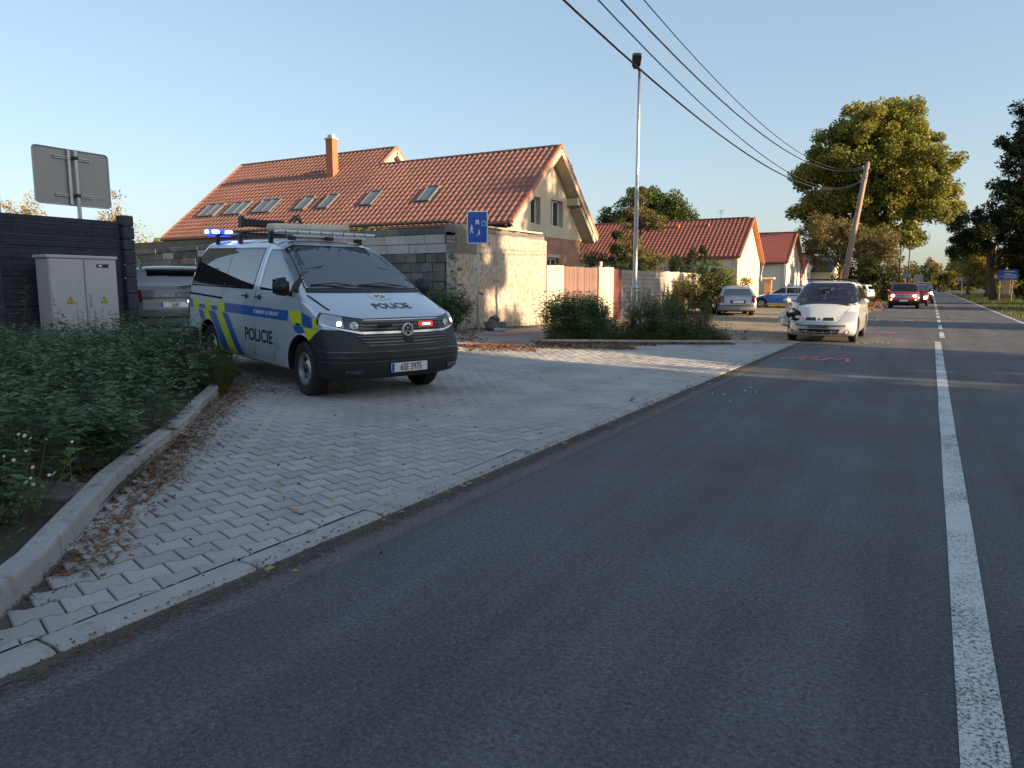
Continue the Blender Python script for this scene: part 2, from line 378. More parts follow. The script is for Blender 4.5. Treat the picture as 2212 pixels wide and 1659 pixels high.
# flush kerb between road and driveway, one metre stones
kerb = empty('road_kerb', (0, 0, 0), kind='structure')
prof = [(-3.085, -.1), (-3.085, .021), (-3.078, .026), (-2.985, .024), (-2.945, .016), (-2.922, .0), (-2.918, -.1)]
y = -1.5; k = 0
while y < 19:
    ln = 1.0; V = []; dx = rs.uniform(-.006, .006); dz = rs.uniform(-.003, .003)
    for yy in (y+.007, y+.017, y+ln-.017, y+ln-.007):
        e = .007 if yy in (y+.007, y+ln-.007) else 0
        V += [(a+dx-(0 if i not in (3, 4, 5) else e), yy, b-e+dz) for i, (a, b) in enumerate(prof)]
    n = len(prof); F = [tuple(range(n)), tuple(range(4*n-1, 3*n-1, -1))]
    for s in range(3): F += [(s*n+i, (s+1)*n+i, (s+1)*n+(i+1) % n, s*n+(i+1) % n) for i in range(n)]
    bm = bmesh.new(); vs = [bm.verts.new(v) for v in V]; [bm.faces.new([vs[i] for i in f]) for f in F]; bmesh.ops.recalc_face_normals(bm, faces=bm.faces)
    from_bm('kerb_stone', bm, M_kerb, kerb); y += ln
# raised kerb round the planted corner on the left
def kerb_run(name, pts, wd, ht, base=-.05, side=1, seg=1.0, endramp=True):
    e = empty(name, (0, 0, 0), kind='structure')
    P = [Vector((*p, 0)) for p in pts]; dense = []
    for i in range(len(P)-1):
        n = max(1, round((P[i+1]-P[i]).length/.25)); dense += [P[i].lerp(P[i+1], k/n) for k in range(n)]
    dense.append(P[-1]); acc = 0; cur = [dense[0]]; runs = []
    for a, b in zip(dense, dense[1:]):
        cur.append(b); acc += (b-a).length
        if acc >= seg: runs.append(cur); cur = [b]; acc = 0
    if len(cur) > 1: runs.append(cur)
    tot = len(runs)
    for ri, r_ in enumerate(runs):
        V = []; F = []
        pf = [(0, base), (0, ht-.02), (.006, ht-.006), (.02, ht), (wd-.02, ht), (wd-.006, ht-.006), (wd, ht-.02), (wd, base)]
        for i, p in enumerate(r_):
            t = (r_[min(i+1, len(r_)-1)]-r_[max(i-1, 0)]).normalized(); nn = Vector((-t.y, t.x, 0))*side
            q = p+t*(.004 if i == 0 else (-.004 if i == len(r_)-1 else 0)); z = terr(p.x, p.y)
            s = 1
            if endramp and ri == tot-1: s = 1-.75*i/(len(r_)-1)
            V += [(q+nn*a)+Vector((0, 0, z+(b*s if b > 0 else b))) for a, b in pf]
        n = len(pf); m_ = len(r_); F = [tuple(range(n)), tuple(range(m_*n-1, (m_-1)*n-1, -1))]
        for s in range(m_-1): F += [(s*n+i, (s+1)*n+i, (s+1)*n+(i+1) % n, s*n+(i+1) % n) for i in range(n)]
        bm = bmesh.new(); vs = [bm.verts.new(v) for v in V]; [bm.faces.new([vs[i] for i in f]) for f in F]; bmesh.ops.recalc_face_normals(bm, faces=bm.faces)
        from_bm('kerb_stone', bm, M_kerb, e)
    return e
KL = [(-3.3, .2), (-3.3, 1.2), (-3.42, 1.52), (-3.70, 1.87), (-4.2, 2.36), (-4.75, 2.90), (-5.2, 3.42), (-5.63, 3.95), (-6.1, 4.5), (-6.62, 5.03), (-7.25, 5.72), (-7.85, 6.33), (-8.15, 6.55)]
kerb_run('bed_kerb', KL, .13, .125, side=1)
kerb_run('verge_kerb', [(-7.74, 15.0), (-6.3, 16.35), (-5, 17.65), (-3.98, 18.65), (-3.6, 19.1)], .12, .07, side=1, endramp=False)
# planted corner bed, leaf mould and broken slabs
BED = [(-3.43, .0), (-3.43, 1.2), (-3.6, 1.6), (-4.3, 2.45), (-5.3, 3.55), (-6.7, 5.15), (-8.0, 6.45), (-8.6, 7.2), (-11.5, 8.4), (-13.1, 8.8), (-13.1, -3), (-3.43, -3)]
sheet('planted_bed', BED, .03, M_soil, step=.6, kind='structure')
M_slab = mat('old_slab', (.25, .23, .22), .9, var=.3, vscale=5, bump=.006, bscale=40, objrand=.15, hue=(.12, .10, .09), huescale=4)
M_red = mat('red_slab', (.22, .085, .07), .9, var=.25, vscale=6, bump=.005, bscale=60, objrand=.1)
def slab(x, y, a, l, wd, mt, label, h=.035, tilt=(0, 0)):
    rr = random.Random(int(x*100)); out = [(-l/2, -wd/2), (0, -wd/2*rr.uniform(.85, 1.05)), (l/2, -wd/2*.9), (l/2*rr.uniform(.8, 1), 0), (l/2*.9, wd/2), (-l/4, wd/2*rr.uniform(.8, 1)), (-l/2, wd/2*.8)]
    M = Matrix.Translation((0, 0, 0)); b = MB(); b.prism(out, 0, h, M)
    o = b.build('stone_slab', mt, label=label, cat='slab', group='broken slabs behind the kerb')
    o.location = (x-.24, y-.22, terr(x-.24, y-.22)+.028); o.rotation_euler = (R(tilt[0]), R(tilt[1]), R(a)); return o
slab(-4.72, 2.72, 30, .55, .34, M_slab, 'broken grey slab lying behind the raised kerb, nearest the daisies', tilt=(2, 3))
slab(-5.25, 3.18, 47, .60, .30, M_slab, 'long grey slab leaning behind the raised kerb, farthest up the bed', tilt=(1, -3))
slab(-4.55, 2.25, 15, .42, .36, M_slab, 'broad flat grey slab half under brown leaves behind the kerb', tilt=(-2, 2))
slab(-4.05, 1.78, 52, .42, .20, M_red, 'reddish brick slab nearest the camera behind the kerb', tilt=(2, 0))
slab(-3.85, 1.45, 40, .34, .17, M_red, 'small reddish brick slab at the left edge of the photo behind the kerb', tilt=(-2, 4))

# footpath fragments by the plastered wall
M_path = mat('path_concrete', (.33, .27, .24), .92, var=.2, vscale=2, var2=.2, v2scale=80, bump=.004, bscale=80)
M_redpave = mat('red_paving', (.33, .15, .12), .92, var=.25, vscale=3, var2=.2, v2scale=60, bump=.004, bscale=60)
sheet('footpath', [(-8.9, 14.4), (-7.9, 15.0), (-8.6, 17.5), (-9.3, 21), (-10.6, 21), (-10.5, 17), (-10.1, 15.3)], .004, M_path, step=.7, kind='structure')
sheet('footpath_red_strip', [(-9.9, 15.9), (-9.2, 15.6), (-8.9, 18.4), (-9.6, 18.5)], .008, M_redpave, step=.7, kind='structure')
sheet('driveway_red_strip', [(-8.9, 13.2), (-8.3, 13.0), (-7.85, 14.7), (-8.5, 14.8)], .006, M_redpave, step=.5, kind='structure')

# road markings
def strip(name, x0, x1, y0, y1, m, dz=.004, **k):
    n = max(2, int((y1-y0)/1.5)); rr = random.Random(int(y0*7+x0*31)); V = []
    for i in range(n+1):
        yy = y0+(y1-y0)*i/n; V += [(x0+rr.uniform(-.004, .004), yy, dz), (x1+rr.uniform(-.004, .004), yy, dz)]
    return raw(name, V, [(2*i, 2*i+1, 2*i+3, 2*i+2) for i in range(n)], m, kind='structure', **k)
strip('centre_line', .172, .308, -6, 22.3, M_paint)
yy = 24.0
while yy < 260:
    strip('centre_line_dash', .30+.0004*(yy-24), .43+.0004*(yy-24), yy, yy+3.1, M_paint); yy += 5.0
strip('right_edge_line', 3.2, 3.32, -6, 320, M_paint)
strip('left_edge_line', -2.74, -2.63, 66, 320, M_paint)
def worn_mat():
    m = mat('worn_edge', (.19, .18, .165), .9, var=.3, vscale=4, var2=.3, v2scale=110, bump=.003, bscale=90)
    nt = m.node_tree; L = nt.links.new; b = nt.nodes['Principled BSDF']; tc = N(nt, 'ShaderNodeTexCoord')
    n = N(nt, 'ShaderNodeTexNoise', i_Scale=55.0, i_Detail=6.0, i_Roughness=.8); L(tc.outputs['Object'], n.inputs['Vector'])
    f = ramp(nt, n.outputs[0], [(.35, 0), (.62, .9)]); sx = N(nt, 'ShaderNodeSeparateXYZ'); L(tc.outputs['Object'], sx.inputs[0]); ad = N(nt, 'ShaderNodeMath', operation='ADD'); L(sx.outputs[0], ad.inputs[0]); ad.inputs[1].default_value = 2.665
    ab = N(nt, 'ShaderNodeMath', operation='ABSOLUTE'); L(ad.outputs[0], ab.inputs[0]); mr = N(nt, 'ShaderNodeMapRange'); mr.inputs[1].default_value = .03; mr.inputs[2].default_value = .10; mr.inputs[3].default_value = 1; mr.inputs[4].default_value = 0; L(ab.outputs[0], mr.inputs[0])
    ml = N(nt, 'ShaderNodeMath', operation='MULTIPLY'); L(f, ml.inputs[0]); L(mr.outputs[0], ml.inputs[1]); L(ml.outputs[0], b.inputs['Alpha']); return m
M_worn = worn_mat()
def ragged(name, x0, x1, y0, y1, m, dz, amp, st=.12, **k):
    n = int((y1-y0)/st); rr = random.Random(5); V = []
    for i in range(n+1):
        yy = y0+(y1-y0)*i/n; V += [(x0, yy, dz), (x1+rr.uniform(-amp, amp)+.03*math.sin(yy*1.7), yy, dz)]
    return raw(name, V, [(2*i, 2*i+1, 2*i+3, 2*i+2) for i in range(n)], m, **k)
ragged('gutter_dirt', -2.917, -2.865, -1.5, 19, mat('gutter_dirt', (.10, .08, .065), .98, var=.4, vscale=6, var2=.4, v2scale=90, bump=.01, bscale=80), .004, .025, kind='structure')
ragged('worn_edge_line', -2.79, -2.54, -1.5, 17, M_worn, .006, .0, kind='structure')
# police spray marks "VBM" on the asphalt beside the crashed car
M_spray = mat('spray_paint', (.75, .16, .13), .8, var=.2, vscale=8)
def spray(name, strokes, ox, oy, label, wd=.035):
    V = []; F = []
    for st in strokes:
        for a, b in zip(st, st[1:]):
            A = Vector((*a, 0)); B = Vector((*b, 0)); t = (B-A).normalized(); n_ = Vector((-t.y, t.x, 0))*wd; A -= t*wd*.4; B += t*wd*.4; q = len(V)
            V += [A+n_, A-n_, B-n_, B+n_]; F.append((q, q+1, q+2, q+3))
    for i, v in enumerate(V): V[i] = (v.x+ox, v.y+oy, .006+.0008*(i//4 % 5))
    return raw(name, V, F, M_spray, label=label, cat='road marking')
spray('spray_marking', [[(0, .85), (.10, .1), (.42, .72)], [(.42, .1), (.48, .72), (.72, .62), (.60, .42), (.80, .22), (.44, .1)], [(.84, .1), (.92, .74), (1.08, .42), (1.24, .78), (1.30, .1)]], -2.62, 15.35, 'red sprayed letters VBM on the asphalt in front of the crashed white car')
spray('spray_marking', [[(0, 0), (.5, .25), (.25, -.3)], [(.1, .5), (.45, .6)]], -1.35, 25.6, 'short red sprayed line on the asphalt beside the rear wheel of the crashed car')

# loose stuff on the ground --------------------------------------------------
def scatter_leaves(name, spots, m, size=.035, seed=1, **k):
    rr = np.random.default_rng(seed); VV = []; FF = []; c = 0
    for (x0, y0, x1, y1, wd, n, dz) in spots:
        t = rr.random(n); s = rr.normal(0, wd, n); X = x0+(x1-x0)*t; Y = y0+(y1-y0)*t; l = math.hypot(x1-x0, y1-y0) or 1
        X = X-(y1-y0)/l*s; Y = Y+(x1-x0)/l*s
        for x, y in zip(X, Y):
            if x > -2.93 and dz < .5: z = .012
            else: z = terr(x, y)+dz
            a = rr.random()*6.28; sz = size*rr.uniform(.5, 1.3); ca_, sa_ = math.cos(a), math.sin(a); z += rr.random()*.012+.004
            q = [(-1, 0, rr.random()*.4), (-.2, -.55, 0), (1, 0, rr.random()*.5), (-.1, .55, rr.random()*.6)]
            VV += [(x+sz*(u*ca_-v*sa_), y+sz*(u*sa_+v*ca_), z+sz*w_) for u, v, w_ in q]; FF.append((c, c+1, c+2, c+3)); c += 4
    return npmesh(name, VV, FF, m, kind='stuff', **k)
M_dead = mat('dead_leaf', (.26, .13, .05), .85, var=.45, vscale=9, hue=(.13, .06, .03), huescale=14)
M_dead2 = mat('yellow_leaf', (.42, .27, .08), .8, var=.3, vscale=9)
M_grit = mat('grit', (.11, .085, .065), .95, var=.5, vscale=30)
scatter_leaves('leaf_litter', [(-3.55, 1.9, -4.9, 3.35, .09, 600, 0), (-4.6, 3.0, -7.4, 6.15, .12, 1300, 0), (-7.3, 6.1, -8.4, 7.1, .25, 1100, 0), (-7.2, 6.4, -6.2, 6.9, .22, 260, 0), (-3.9, 1.2, -5.5, 2.9, .12, 900, .035), (-4.8, 3.1, -8.3, 6.9, .16, 1800, .035), (-4.1, 1.0, -6.0, 3.2, .22, 1800, .05)], M_dead, .019, 2,
    label='brown fallen leaves gathered on both sides of the raised kerb', cat='fallen leaves')
scatter_leaves('leaf_litter', [(-7.6, 14.85, -4.2, 18.25, .13, 4200, 0), (-7.7, 14.6, -5.6, 16.5, .22, 1800, 0), (-8.6, 12.9, -5.6, 15.3, .20, 2200, 0), (-8.1, 12.4, -7.0, 13.3, .2, 300, 0), (-8.9, 13.6, -10.8, 16.4, .25, 500, 0), (-11.2, 17.3, -11.1, 22, .15, 500, 0)], M_dead, .04, 3,
    label='rust brown fallen leaves along the low kerb in front of the weed bed', cat='fallen leaves')
scatter_leaves('loose_leaves', [(-3.6, 1.6, -8, 7, .5, 60, 0), (-4, 3, -6, 12, 1.4, 70, 0), (-2.8, 1, -2.8, 14, .1, 60, 0), (-2.5, 5, 2.5, 25, 1.4, 60, .6)], M_dead2, .035, 4,
    label='few yellow leaves scattered over the pavers and road', cat='fallen leaves') if False else scatter_leaves('loose_leaves', [(-3.6, 1.6, -8, 7, .35, 60, 0), (-4, 3, -6, 12, .9, 70, 0), (-2.84, 1, -2.84, 14, .03, 60, 0)], M_dead2, .024, 4,
    label='few yellow leaves scattered over the pavers', cat='fallen leaves')
def scatter_grit(name, spots, m, size, seed, **k):
    rr = np.random.default_rng(seed); base = np.array([(1, 0, 0), (0, 1, 0), (-1, 0, 0), (0, -1, 0), (0, 0, .9)]); fs = np.array([(0, 1, 4), (1, 2, 4), (2, 3, 4), (3, 0, 4)])
    VV = []; FF = []; c = 0
    for (x0, y0, x1, y1, wd, n, dz) in spots:
        for _ in range(n):
            t = rr.random(); s = rr.normal(0, wd); l = math.hypot(x1-x0, y1-y0) or 1
            x = x0+(x1-x0)*t-(y1-y0)/l*s; y = y0+(y1-y0)*t+(x1-x0)/l*s; z = (terr(x, y) if x < -2.93 else .002)+dz
            sc = size*rr.uniform(.4, 1.6, 3); a = rr.random()*6.28; b = base*sc; X = b[:, 0]*math.cos(a)-b[:, 1]*math.sin(a); Y = b[:, 0]*math.sin(a)+b[:, 1]*math.cos(a)
            VV.append(np.stack([X+x, Y+y, b[:, 2]+z], 1)); FF.append(fs+c); c += 5
    return npmesh(name, np.concatenate(VV), np.concatenate(FF), m, kind='stuff', **k)
scatter_grit('gutter_grit', [(-2.85, .5, -2.85, 7, .045, 5200, 0), (-2.85, 7, -2.85, 19, .06, 4200, 0)], M_grit, .007, 8, label='dirt and grit along the gutter between kerb and asphalt', cat='grit')
scatter_grit('bed_grit', [(-3.5, 1.5, -5.2, 3.2, .12, 2200, 0), (-5, 3.3, -7.8, 6.2, .13, 2000, 0), (-3.4, 1.0, -3.9, 1.9, .1, 900, 0)], M_grit, .007, 9, label='dark dirt washed against the foot of the raised kerb', cat='grit')
scatter_grit('lot_stones', [(-10, 24, -3, 22, 2.0, 700, 0), (-10, 36, -3, 30, 4, 900, 0)], mat('lot_stone', (.36, .30, .22), .9, var=.4, vscale=20), .025, 10, label='small stones strewn over the gravel lot', cat='stones')
scatter_grit('glass_fragments', [(-1.4, 20.6, -.9, 22, .3, 26, .002), (-2.4, 18.5, -1.4, 20, .5, 22, .002), (-2.6, 9.6, -1.6, 11, .35, 12, .002)], mat('fragment', (.55, .55, .52), .3, var=.1), .014, 11, label='pale plastic and glass fragments on the road round the crashed car', cat='debris')
scatter_grit('paver_debris', [(-3.3, 2, -6, 10, .6, 90, 0)], mat('dark_crumb', (.03, .028, .03), .9), .011, 12, label='small dark crumbs lying on the pavers', cat='debris')
# ============================================================ BUILDINGS, WALLS, POSTS
def bool_cut(o, cutters, solver='EXACT'):
    """difference of cutter meshes one after another; a cut that leaves the mesh unchanged is retried with the other solver"""
    for me in cutters:
        c = bpy.data.objects.new('cutter', me); COL.objects.link(c); c.parent = o.parent; n0 = len(o.data.polygons)
        for sv in (solver, 'FAST'):
            md = o.modifiers.new('b', 'BOOLEAN'); md.operation = 'DIFFERENCE'; md.solver = sv; md.object = c
            if sv == 'EXACT': md.material_mode = 'TRANSFER' if me.materials else 'INDEX'
            new = bpy.data.meshes.new_from_object(o.evaluated_get(bpy.context.evaluated_depsgraph_get())); o.modifiers.clear()
            if len(new.polygons) > 20 and len(new.polygons) != n0: break
        o.data = new; bpy.data.objects.remove(c)
    return o
def box_mesh(c, d, M=None):
    b = MB().box(c, d, M); me = bpy.data.meshes.new('c'); me.from_pydata([tuple(v) for v in b.V], [], b.F)
    bm = bmesh.new(); bm.from_mesh(me); bmesh.ops.recalc_face_normals(bm, faces=bm.faces); bm.to_mesh(me); bm.free(); return me
M_tile = mat('roof_tile', (.35, .165, .125), .75, var=.16, vscale=.35, var2=.22, v2scale=14, bump=.003, bscale=40, objrand=.12, hue=(.26, .13, .105), huescale=.25, hueamt=.5, dirt=((.16, .09, .07), 1.2, .25))
M_tile2 = mat('roof_tile_dark_red', (.31, .11, .075), .7, var=.16, vscale=.5, var2=.2, v2scale=12, bump=.003, bscale=40, objrand=.1)
M_brown_roof = mat('sheet_roof', (.31, .09, .065), .55, var=.12, vscale=.5, var2=.1, v2scale=10)
M_slate = mat('slate_roof', (.035, .038, .045), .6, var=.15, vscale=.6)
M_render_cream = mat('cream_render', (.52, .46, .36), .92, var=.1, vscale=.8, var2=.1, v2scale=60, bump=.003, bscale=120, dirt=((.33, .29, .24), .7, .2))
M_render_white = mat('white_render', (.68, .66, .62), .9, var=.07, vscale=.7, var2=.06, v2scale=50, bump=.002, bscale=100)
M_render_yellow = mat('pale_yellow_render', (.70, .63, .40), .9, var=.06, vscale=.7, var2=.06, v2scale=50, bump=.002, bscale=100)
M_trim = mat('pale_timber', (.55, .46, .34), .7, var=.12, vscale=3, stretch=(1, 6, 6))
M_frame = mat('white_window_frame', (.72, .71, .68), .4, var=.04)
M_wglass = mat('window_glass', (.03, .035, .04), .06, var=.2, vscale=1.5, spec=.9)
M_metal = mat('galvanised_steel', (.42, .45, .47), .38, metal=.85, var=.16, vscale=6, var2=.1, v2scale=50)
M_gutter = mat('brown_gutter', (.12, .06, .045), .45, var=.1)
M_skyglass = mat('roof_window_glass', (.10, .13, .16), .12, var=.1, spec=1.0)
M_skyframe = mat('roof_window_frame', (.12, .12, .125), .5, var=.1)
def brick_mat(name, c1, c2, mortar, scale=1.0, axis='x', rough=.92, bw=.25, bh=.075, ms=.01):
    m = bpy.data.materials.new(name); m.use_nodes = True; nt = m.node_tree; L = nt.links.new; b = nt.nodes['Principled BSDF']
    tc = N(nt, 'ShaderNodeTexCoord'); sp = N(nt, 'ShaderNodeSeparateXYZ'); L(tc.outputs['Object'], sp.inputs[0]); cb = N(nt, 'ShaderNodeCombineXYZ')
    L(sp.outputs[1 if axis == 'x' else 0], cb.inputs[0]); L(sp.outputs[2], cb.inputs[1])
    br = N(nt, 'ShaderNodeTexBrick'); L(cb.outputs[0], br.inputs['Vector']); br.inputs['Scale'].default_value = 1
    br.inputs['Color1'].default_value = (*c1, 1); br.inputs['Color2'].default_value = (*c2, 1); br.inputs['Mortar'].default_value = (*mortar, 1)
    br.inputs['Brick Width'].default_value = bw; br.inputs['Row Height'].default_value = bh; br.inputs['Mortar Size'].default_value = ms; br.inputs['Mortar Smooth'].default_value = .1
    n = N(nt, 'ShaderNodeTexNoise', i_Scale=1.6, i_Detail=7.0, i_Roughness=.7); L(tc.outputs['Object'], n.inputs['Vector'])
    q = N(nt, 'ShaderNodeMapRange'); q.inputs[1].default_value = .25; q.inputs[2].default_value = .75; q.inputs[3].default_value = .65; q.inputs[4].default_value = 1.35; L(n.outputs[0], q.inputs[0])
    s = N(nt, 'ShaderNodeVectorMath', operation='SCALE'); L(br.outputs[0], s.inputs[0]); L(q.outputs[0], s.inputs['Scale']); L(s.outputs[0], b.inputs['Base Color'])
    bu = N(nt, 'ShaderNodeBump'); bu.inputs['Distance'].default_value = .01; bu.invert = True; L(br.outputs['Fac'], bu.inputs['Height']); L(bu.outputs[0], b.inputs['Normal'])
    b.inputs['Roughness'].default_value = rough; return m
M_brick = brick_mat('red_brick', (.42, .17, .10), (.30, .11, .07), (.40, .34, .28))

# ---- tiled roof slope: real overlapping tiles
def tile_field(parent, origin, u, v, ulen, vlen, m, eye=Vector((0, 0, 1.4)), tw=.30, th=.36, limit=300, holes=(), name='roof_tile', far_name='roof_tiles_beyond', seed=1, simple=False):
    """u along the eave, v up the slope (unit), n up; every tile has a pan, a roll and a front lip"""
    u = Vector(u); v = Vector(v); n = u.cross(v)
    if n.z < 0: n = -n
    cols = int(round(ulen/tw)); rows = int(round(vlen/th)); tw = ulen/cols; th = vlen/rows
    pr = [(0, .004), (.12, .0), (.30, .0), (.42, .012), (.52, .034), (.68, .044), (.84, .034), (.95, .010), (1.0, .004)] if not simple else [(0, .0), (.4, 0), (.6, .035), (.8, .035), (1, 0)]
    V = []
    for a, hh in pr:
        V += [(a*tw, -.03, hh+.032-.028), (a*tw, -.03, hh+.032), (a*tw, th+.02, hh+.004)]
    k = len(pr); F = []
    for i in range(k-1): F += [(3*i, 3*i+3, 3*i+4, 3*i+1), (3*i+1, 3*i+4, 3*i+5, 3*i+2)]
    rr = random.Random(seed); M3 = Matrix((u, v, n)).transposed(); T = []
    for r_ in range(rows):
        for c in range(cols):
            a, b = (c+.5)*tw, (r_+.5)*th
            if any(h0 < a < h1 and g0 < b < g1 for h0, h1, g0, g1 in holes): continue
            p = Vector(origin)+u*(c*tw)+v*(r_*th); T.append(((p-eye).length, p))
    T.sort(key=lambda t: t[0]); me = bpy.data.meshes.new(name); me.from_pydata(V, [], F); me.polygons.foreach_set('use_smooth', [True]*len(F)); me.materials.append(m); me.update()
    q0 = M3.to_4x4()
    for d, p in T[:limit]:
        o = bpy.data.objects.new(name, me); link(o, parent)
        o.matrix_world = Matrix.Translation(p+n*rr.uniform(-.002, .004)) @ q0 @ Matrix.Rotation(rr.uniform(-.006, .006), 4, 'Z')
    rest = T[limit:]
    if rest:
        A = np.array(V); Mx = np.array(M3); B = A @ Mx.T; VV = []; FF = []
        for i, (d, p) in enumerate(rest):
            VV.append(B+np.array(p+n*rr.uniform(-.002, .004))); FF.append(np.array(F)+i*len(A))
        npmesh(far_name, np.concatenate(VV), np.concatenate(FF), m, parent, smooth=False, kind='stuff')
def ridge_tiles(parent, a, b, m, r=.11, ln=.38, name='ridge_tile'):
    a = Vector(a); b = Vector(b); n = int((b-a).length/ln); t = (b-a).normalized(); s = t.cross(Vector((0, 0, 1))).normalized(); up = s.cross(t)
    V = []; F = []
    for j, (pos, rad) in enumerate([(0, r*1.08), (ln*1.05, r*.95)]):
        for i in range(7): an = math.pi*i/6; V.append(Vector((pos, rad*math.cos(an), rad*math.sin(an)*.9)))
    for i in range(6): F.append((i, i+1, 8+i, 7+i))
    V += [Vector((0, (r*1.08-.018)*math.cos(math.pi*i/6), (r*1.08-.018)*math.sin(math.pi*i/6)*.9)) for i in range(7)]
    for i in range(6): F.append((i, 14+i, 15+i, i+1))
    me = bpy.data.meshes.new(name); me.from_pydata(V, [], F); me.polygons.foreach_set('use_smooth', [True]*len(F)); me.materials.append(m)
    Rm = Matrix((t, s, up)).transposed().to_4x4()
    for i in range(n):
        o = bpy.data.objects.new(name, me); link(o, parent); o.matrix_world = Matrix.Translation(a+t*(i*ln)) @ Rm
def window(parent, c, wd, ht, ax='x', out=1, mullion=True, name='window', sill=True):
    """casement window; ax='x': faces +X at x=c.x"""
    fb = MB(); fw = .07
    def B(a, z, da, dz, dep, off): # a along wall
        if ax == 'x': fb_.box((c[0]+off*out, c[1]+a, c[2]+z), (dep, da, dz))
        else: fb_.box((c[0]+a, c[1]+off*out, c[2]+z), (da, dep, dz))
    fb_ = fb
    B(-wd/2+fw/2, 0, fw, ht, .07, 0); B(wd/2-fw/2, 0, fw, ht, .07, 0); B(0, ht/2-fw/2, wd-2*fw, fw, .07, 0); B(0, -ht/2+fw/2, wd-2*fw, fw, .07, 0)
    if mullion: B(0, 0, .09, ht-2*fw, .072, 0)
    w_ = fb.build(name, M_frame, parent); fb_ = MB(); 
    B(0, 0, wd-.1, ht-.1, .02, -.01); g = fb_.build('pane', M_wglass, w_)
    fb_ = MB()
    if sill: B(0, -ht/2-.03, wd+.06, .04, .16, .07); fb_.build('sill', M_frame, w_)
    return w_
def poly_wall(name, poly, x0, x1, m, parent, holes=(), axis='x', mi_cut=None):
    """poly in (y,z) extruded from x0 to x1; holes (y0,y1,z0,z1)"""
    b = MB(); M = Matrix(((0, 0, 1, 0), (1, 0, 0, 0), (0, 1, 0, 0), (0, 0, 0, 1))) if axis == 'x' else Matrix(((1, 0, 0, 0), (0, 0, 1, 0), (0, 1, 0, 0), (0, 0, 0, 1)))
    b.prism(poly, x0, x1, M); o = b.build(name, m, parent)
    cs = []
    for a0, a1, z0, z1 in holes:
        c = ((x0+x1)/2, (a0+a1)/2, (z0+z1)/2); d = (abs(x1-x0)+.2, a1-a0, z1-z0)
        if axis == 'y': c = (c[1], c[0], c[2]); d = (d[1], d[0], d[2])
        cs.append(box_mesh(c, d))
    if cs: bool_cut(o, cs)
    return o

# ---------------------------------------------------------------- house 1
h1 = empty('farmhouse', (-15.6, 30.8, .1), label='long tiled farmhouse with roof windows and plastered gable behind the block wall', cat='house')
def P1(o):  # parent keeping world coordinates
    o.parent = h1; o.matrix_parent_inverse = h1.matrix_world.inverted() if False else Matrix.Translation(-Vector(h1.location)); return o
E0 = (26.35, 4.07); SL = .813; PIT = math.atan(SL); cu_, su_ = math.cos(PIT), math.sin(PIT)
h1.location = (0, 0, 0)    # parts carry world coordinates; base of the house given by its walls
M_h1wall = M_render_cream
# front slope, near part (X -25.4..-15) and rear part (X -37.4..-25.4)
roof = MB(); th_ = .20
def slab_roof(mb, x0, x1, pts):  # pts polyline (y,z) top surface, thickness down
    top = pts; bot = [(y, z-th_) for y, z in reversed(pts)]
    mb.prism(top+bot, x0, x1, Matrix(((0, 0, 1, 0), (1, 0, 0, 0), (0, 1, 0, 0), (0, 0, 0, 1))))
slab_roof(roof, -25.45, -15.02, [(26.4, 4.08), (30.89, 7.72), (35.19, 3.98)])
slab_roof(roof, -37.4, -25.45, [(26.4, 4.08), (32.21, 8.80), (38.0, 4.0)])
h1roof = roof.build('roof', M_trim, h1)
SKY = [(-35.85, .66), (-35.15, .66), (-33.7, .66), (-33.0, .66), (-31.45, .66), (-30.75, .66), (-28.3, .70), (-26.7, .70), (-23.9, .70), (-20.5, .72)]
vS0 = (27.80-E0[0])/cu_; vS1 = (28.76-E0[0])/cu_
def u_of(x): return x+37.42
holes = [(u_of(x)-w_/2-.02, u_of(x)+w_/2+.02, vS0+.1, vS1-.1) for x, w_ in SKY]
dirv = (0, cu_, su_)
near_holes = [(a-12.0, b-12.0, c, d) for a, b, c, d in holes]
tile_field(h1roof, (-25.42, E0[0], E0[1]+.0), (1, 0, 0), dirv, 10.42, (30.89-E0[0])/cu_-.04, M_tile, holes=near_holes, limit=300, seed=3)
tile_field(h1roof, (-37.42, E0[0], E0[1]+.0), (1, 0, 0), dirv, 12.0, (32.21-E0[0])/cu_-.04, M_tile, holes=[hh for hh in holes if hh[0] < 12], limit=0, seed=4)
back = Vector((0, -1, (7.72-3.98)/(35.19-30.89))).normalized()
tile_field(h1roof, (-25.42, 35.2, 3.99), (1, 0, 0), back, 10.42, math.hypot(4.3, 3.74)-.04, M_tile, limit=0, seed=5, tw=.6, th=.36, simple=True)
ridge_tiles(h1roof, (-25.4, 30.89, 7.74), (-15.05, 30.89, 7.74), M_tile); ridge_tiles(h1roof, (-37.4, 32.21, 8.82), (-25.5, 32.21, 8.82), M_tile)
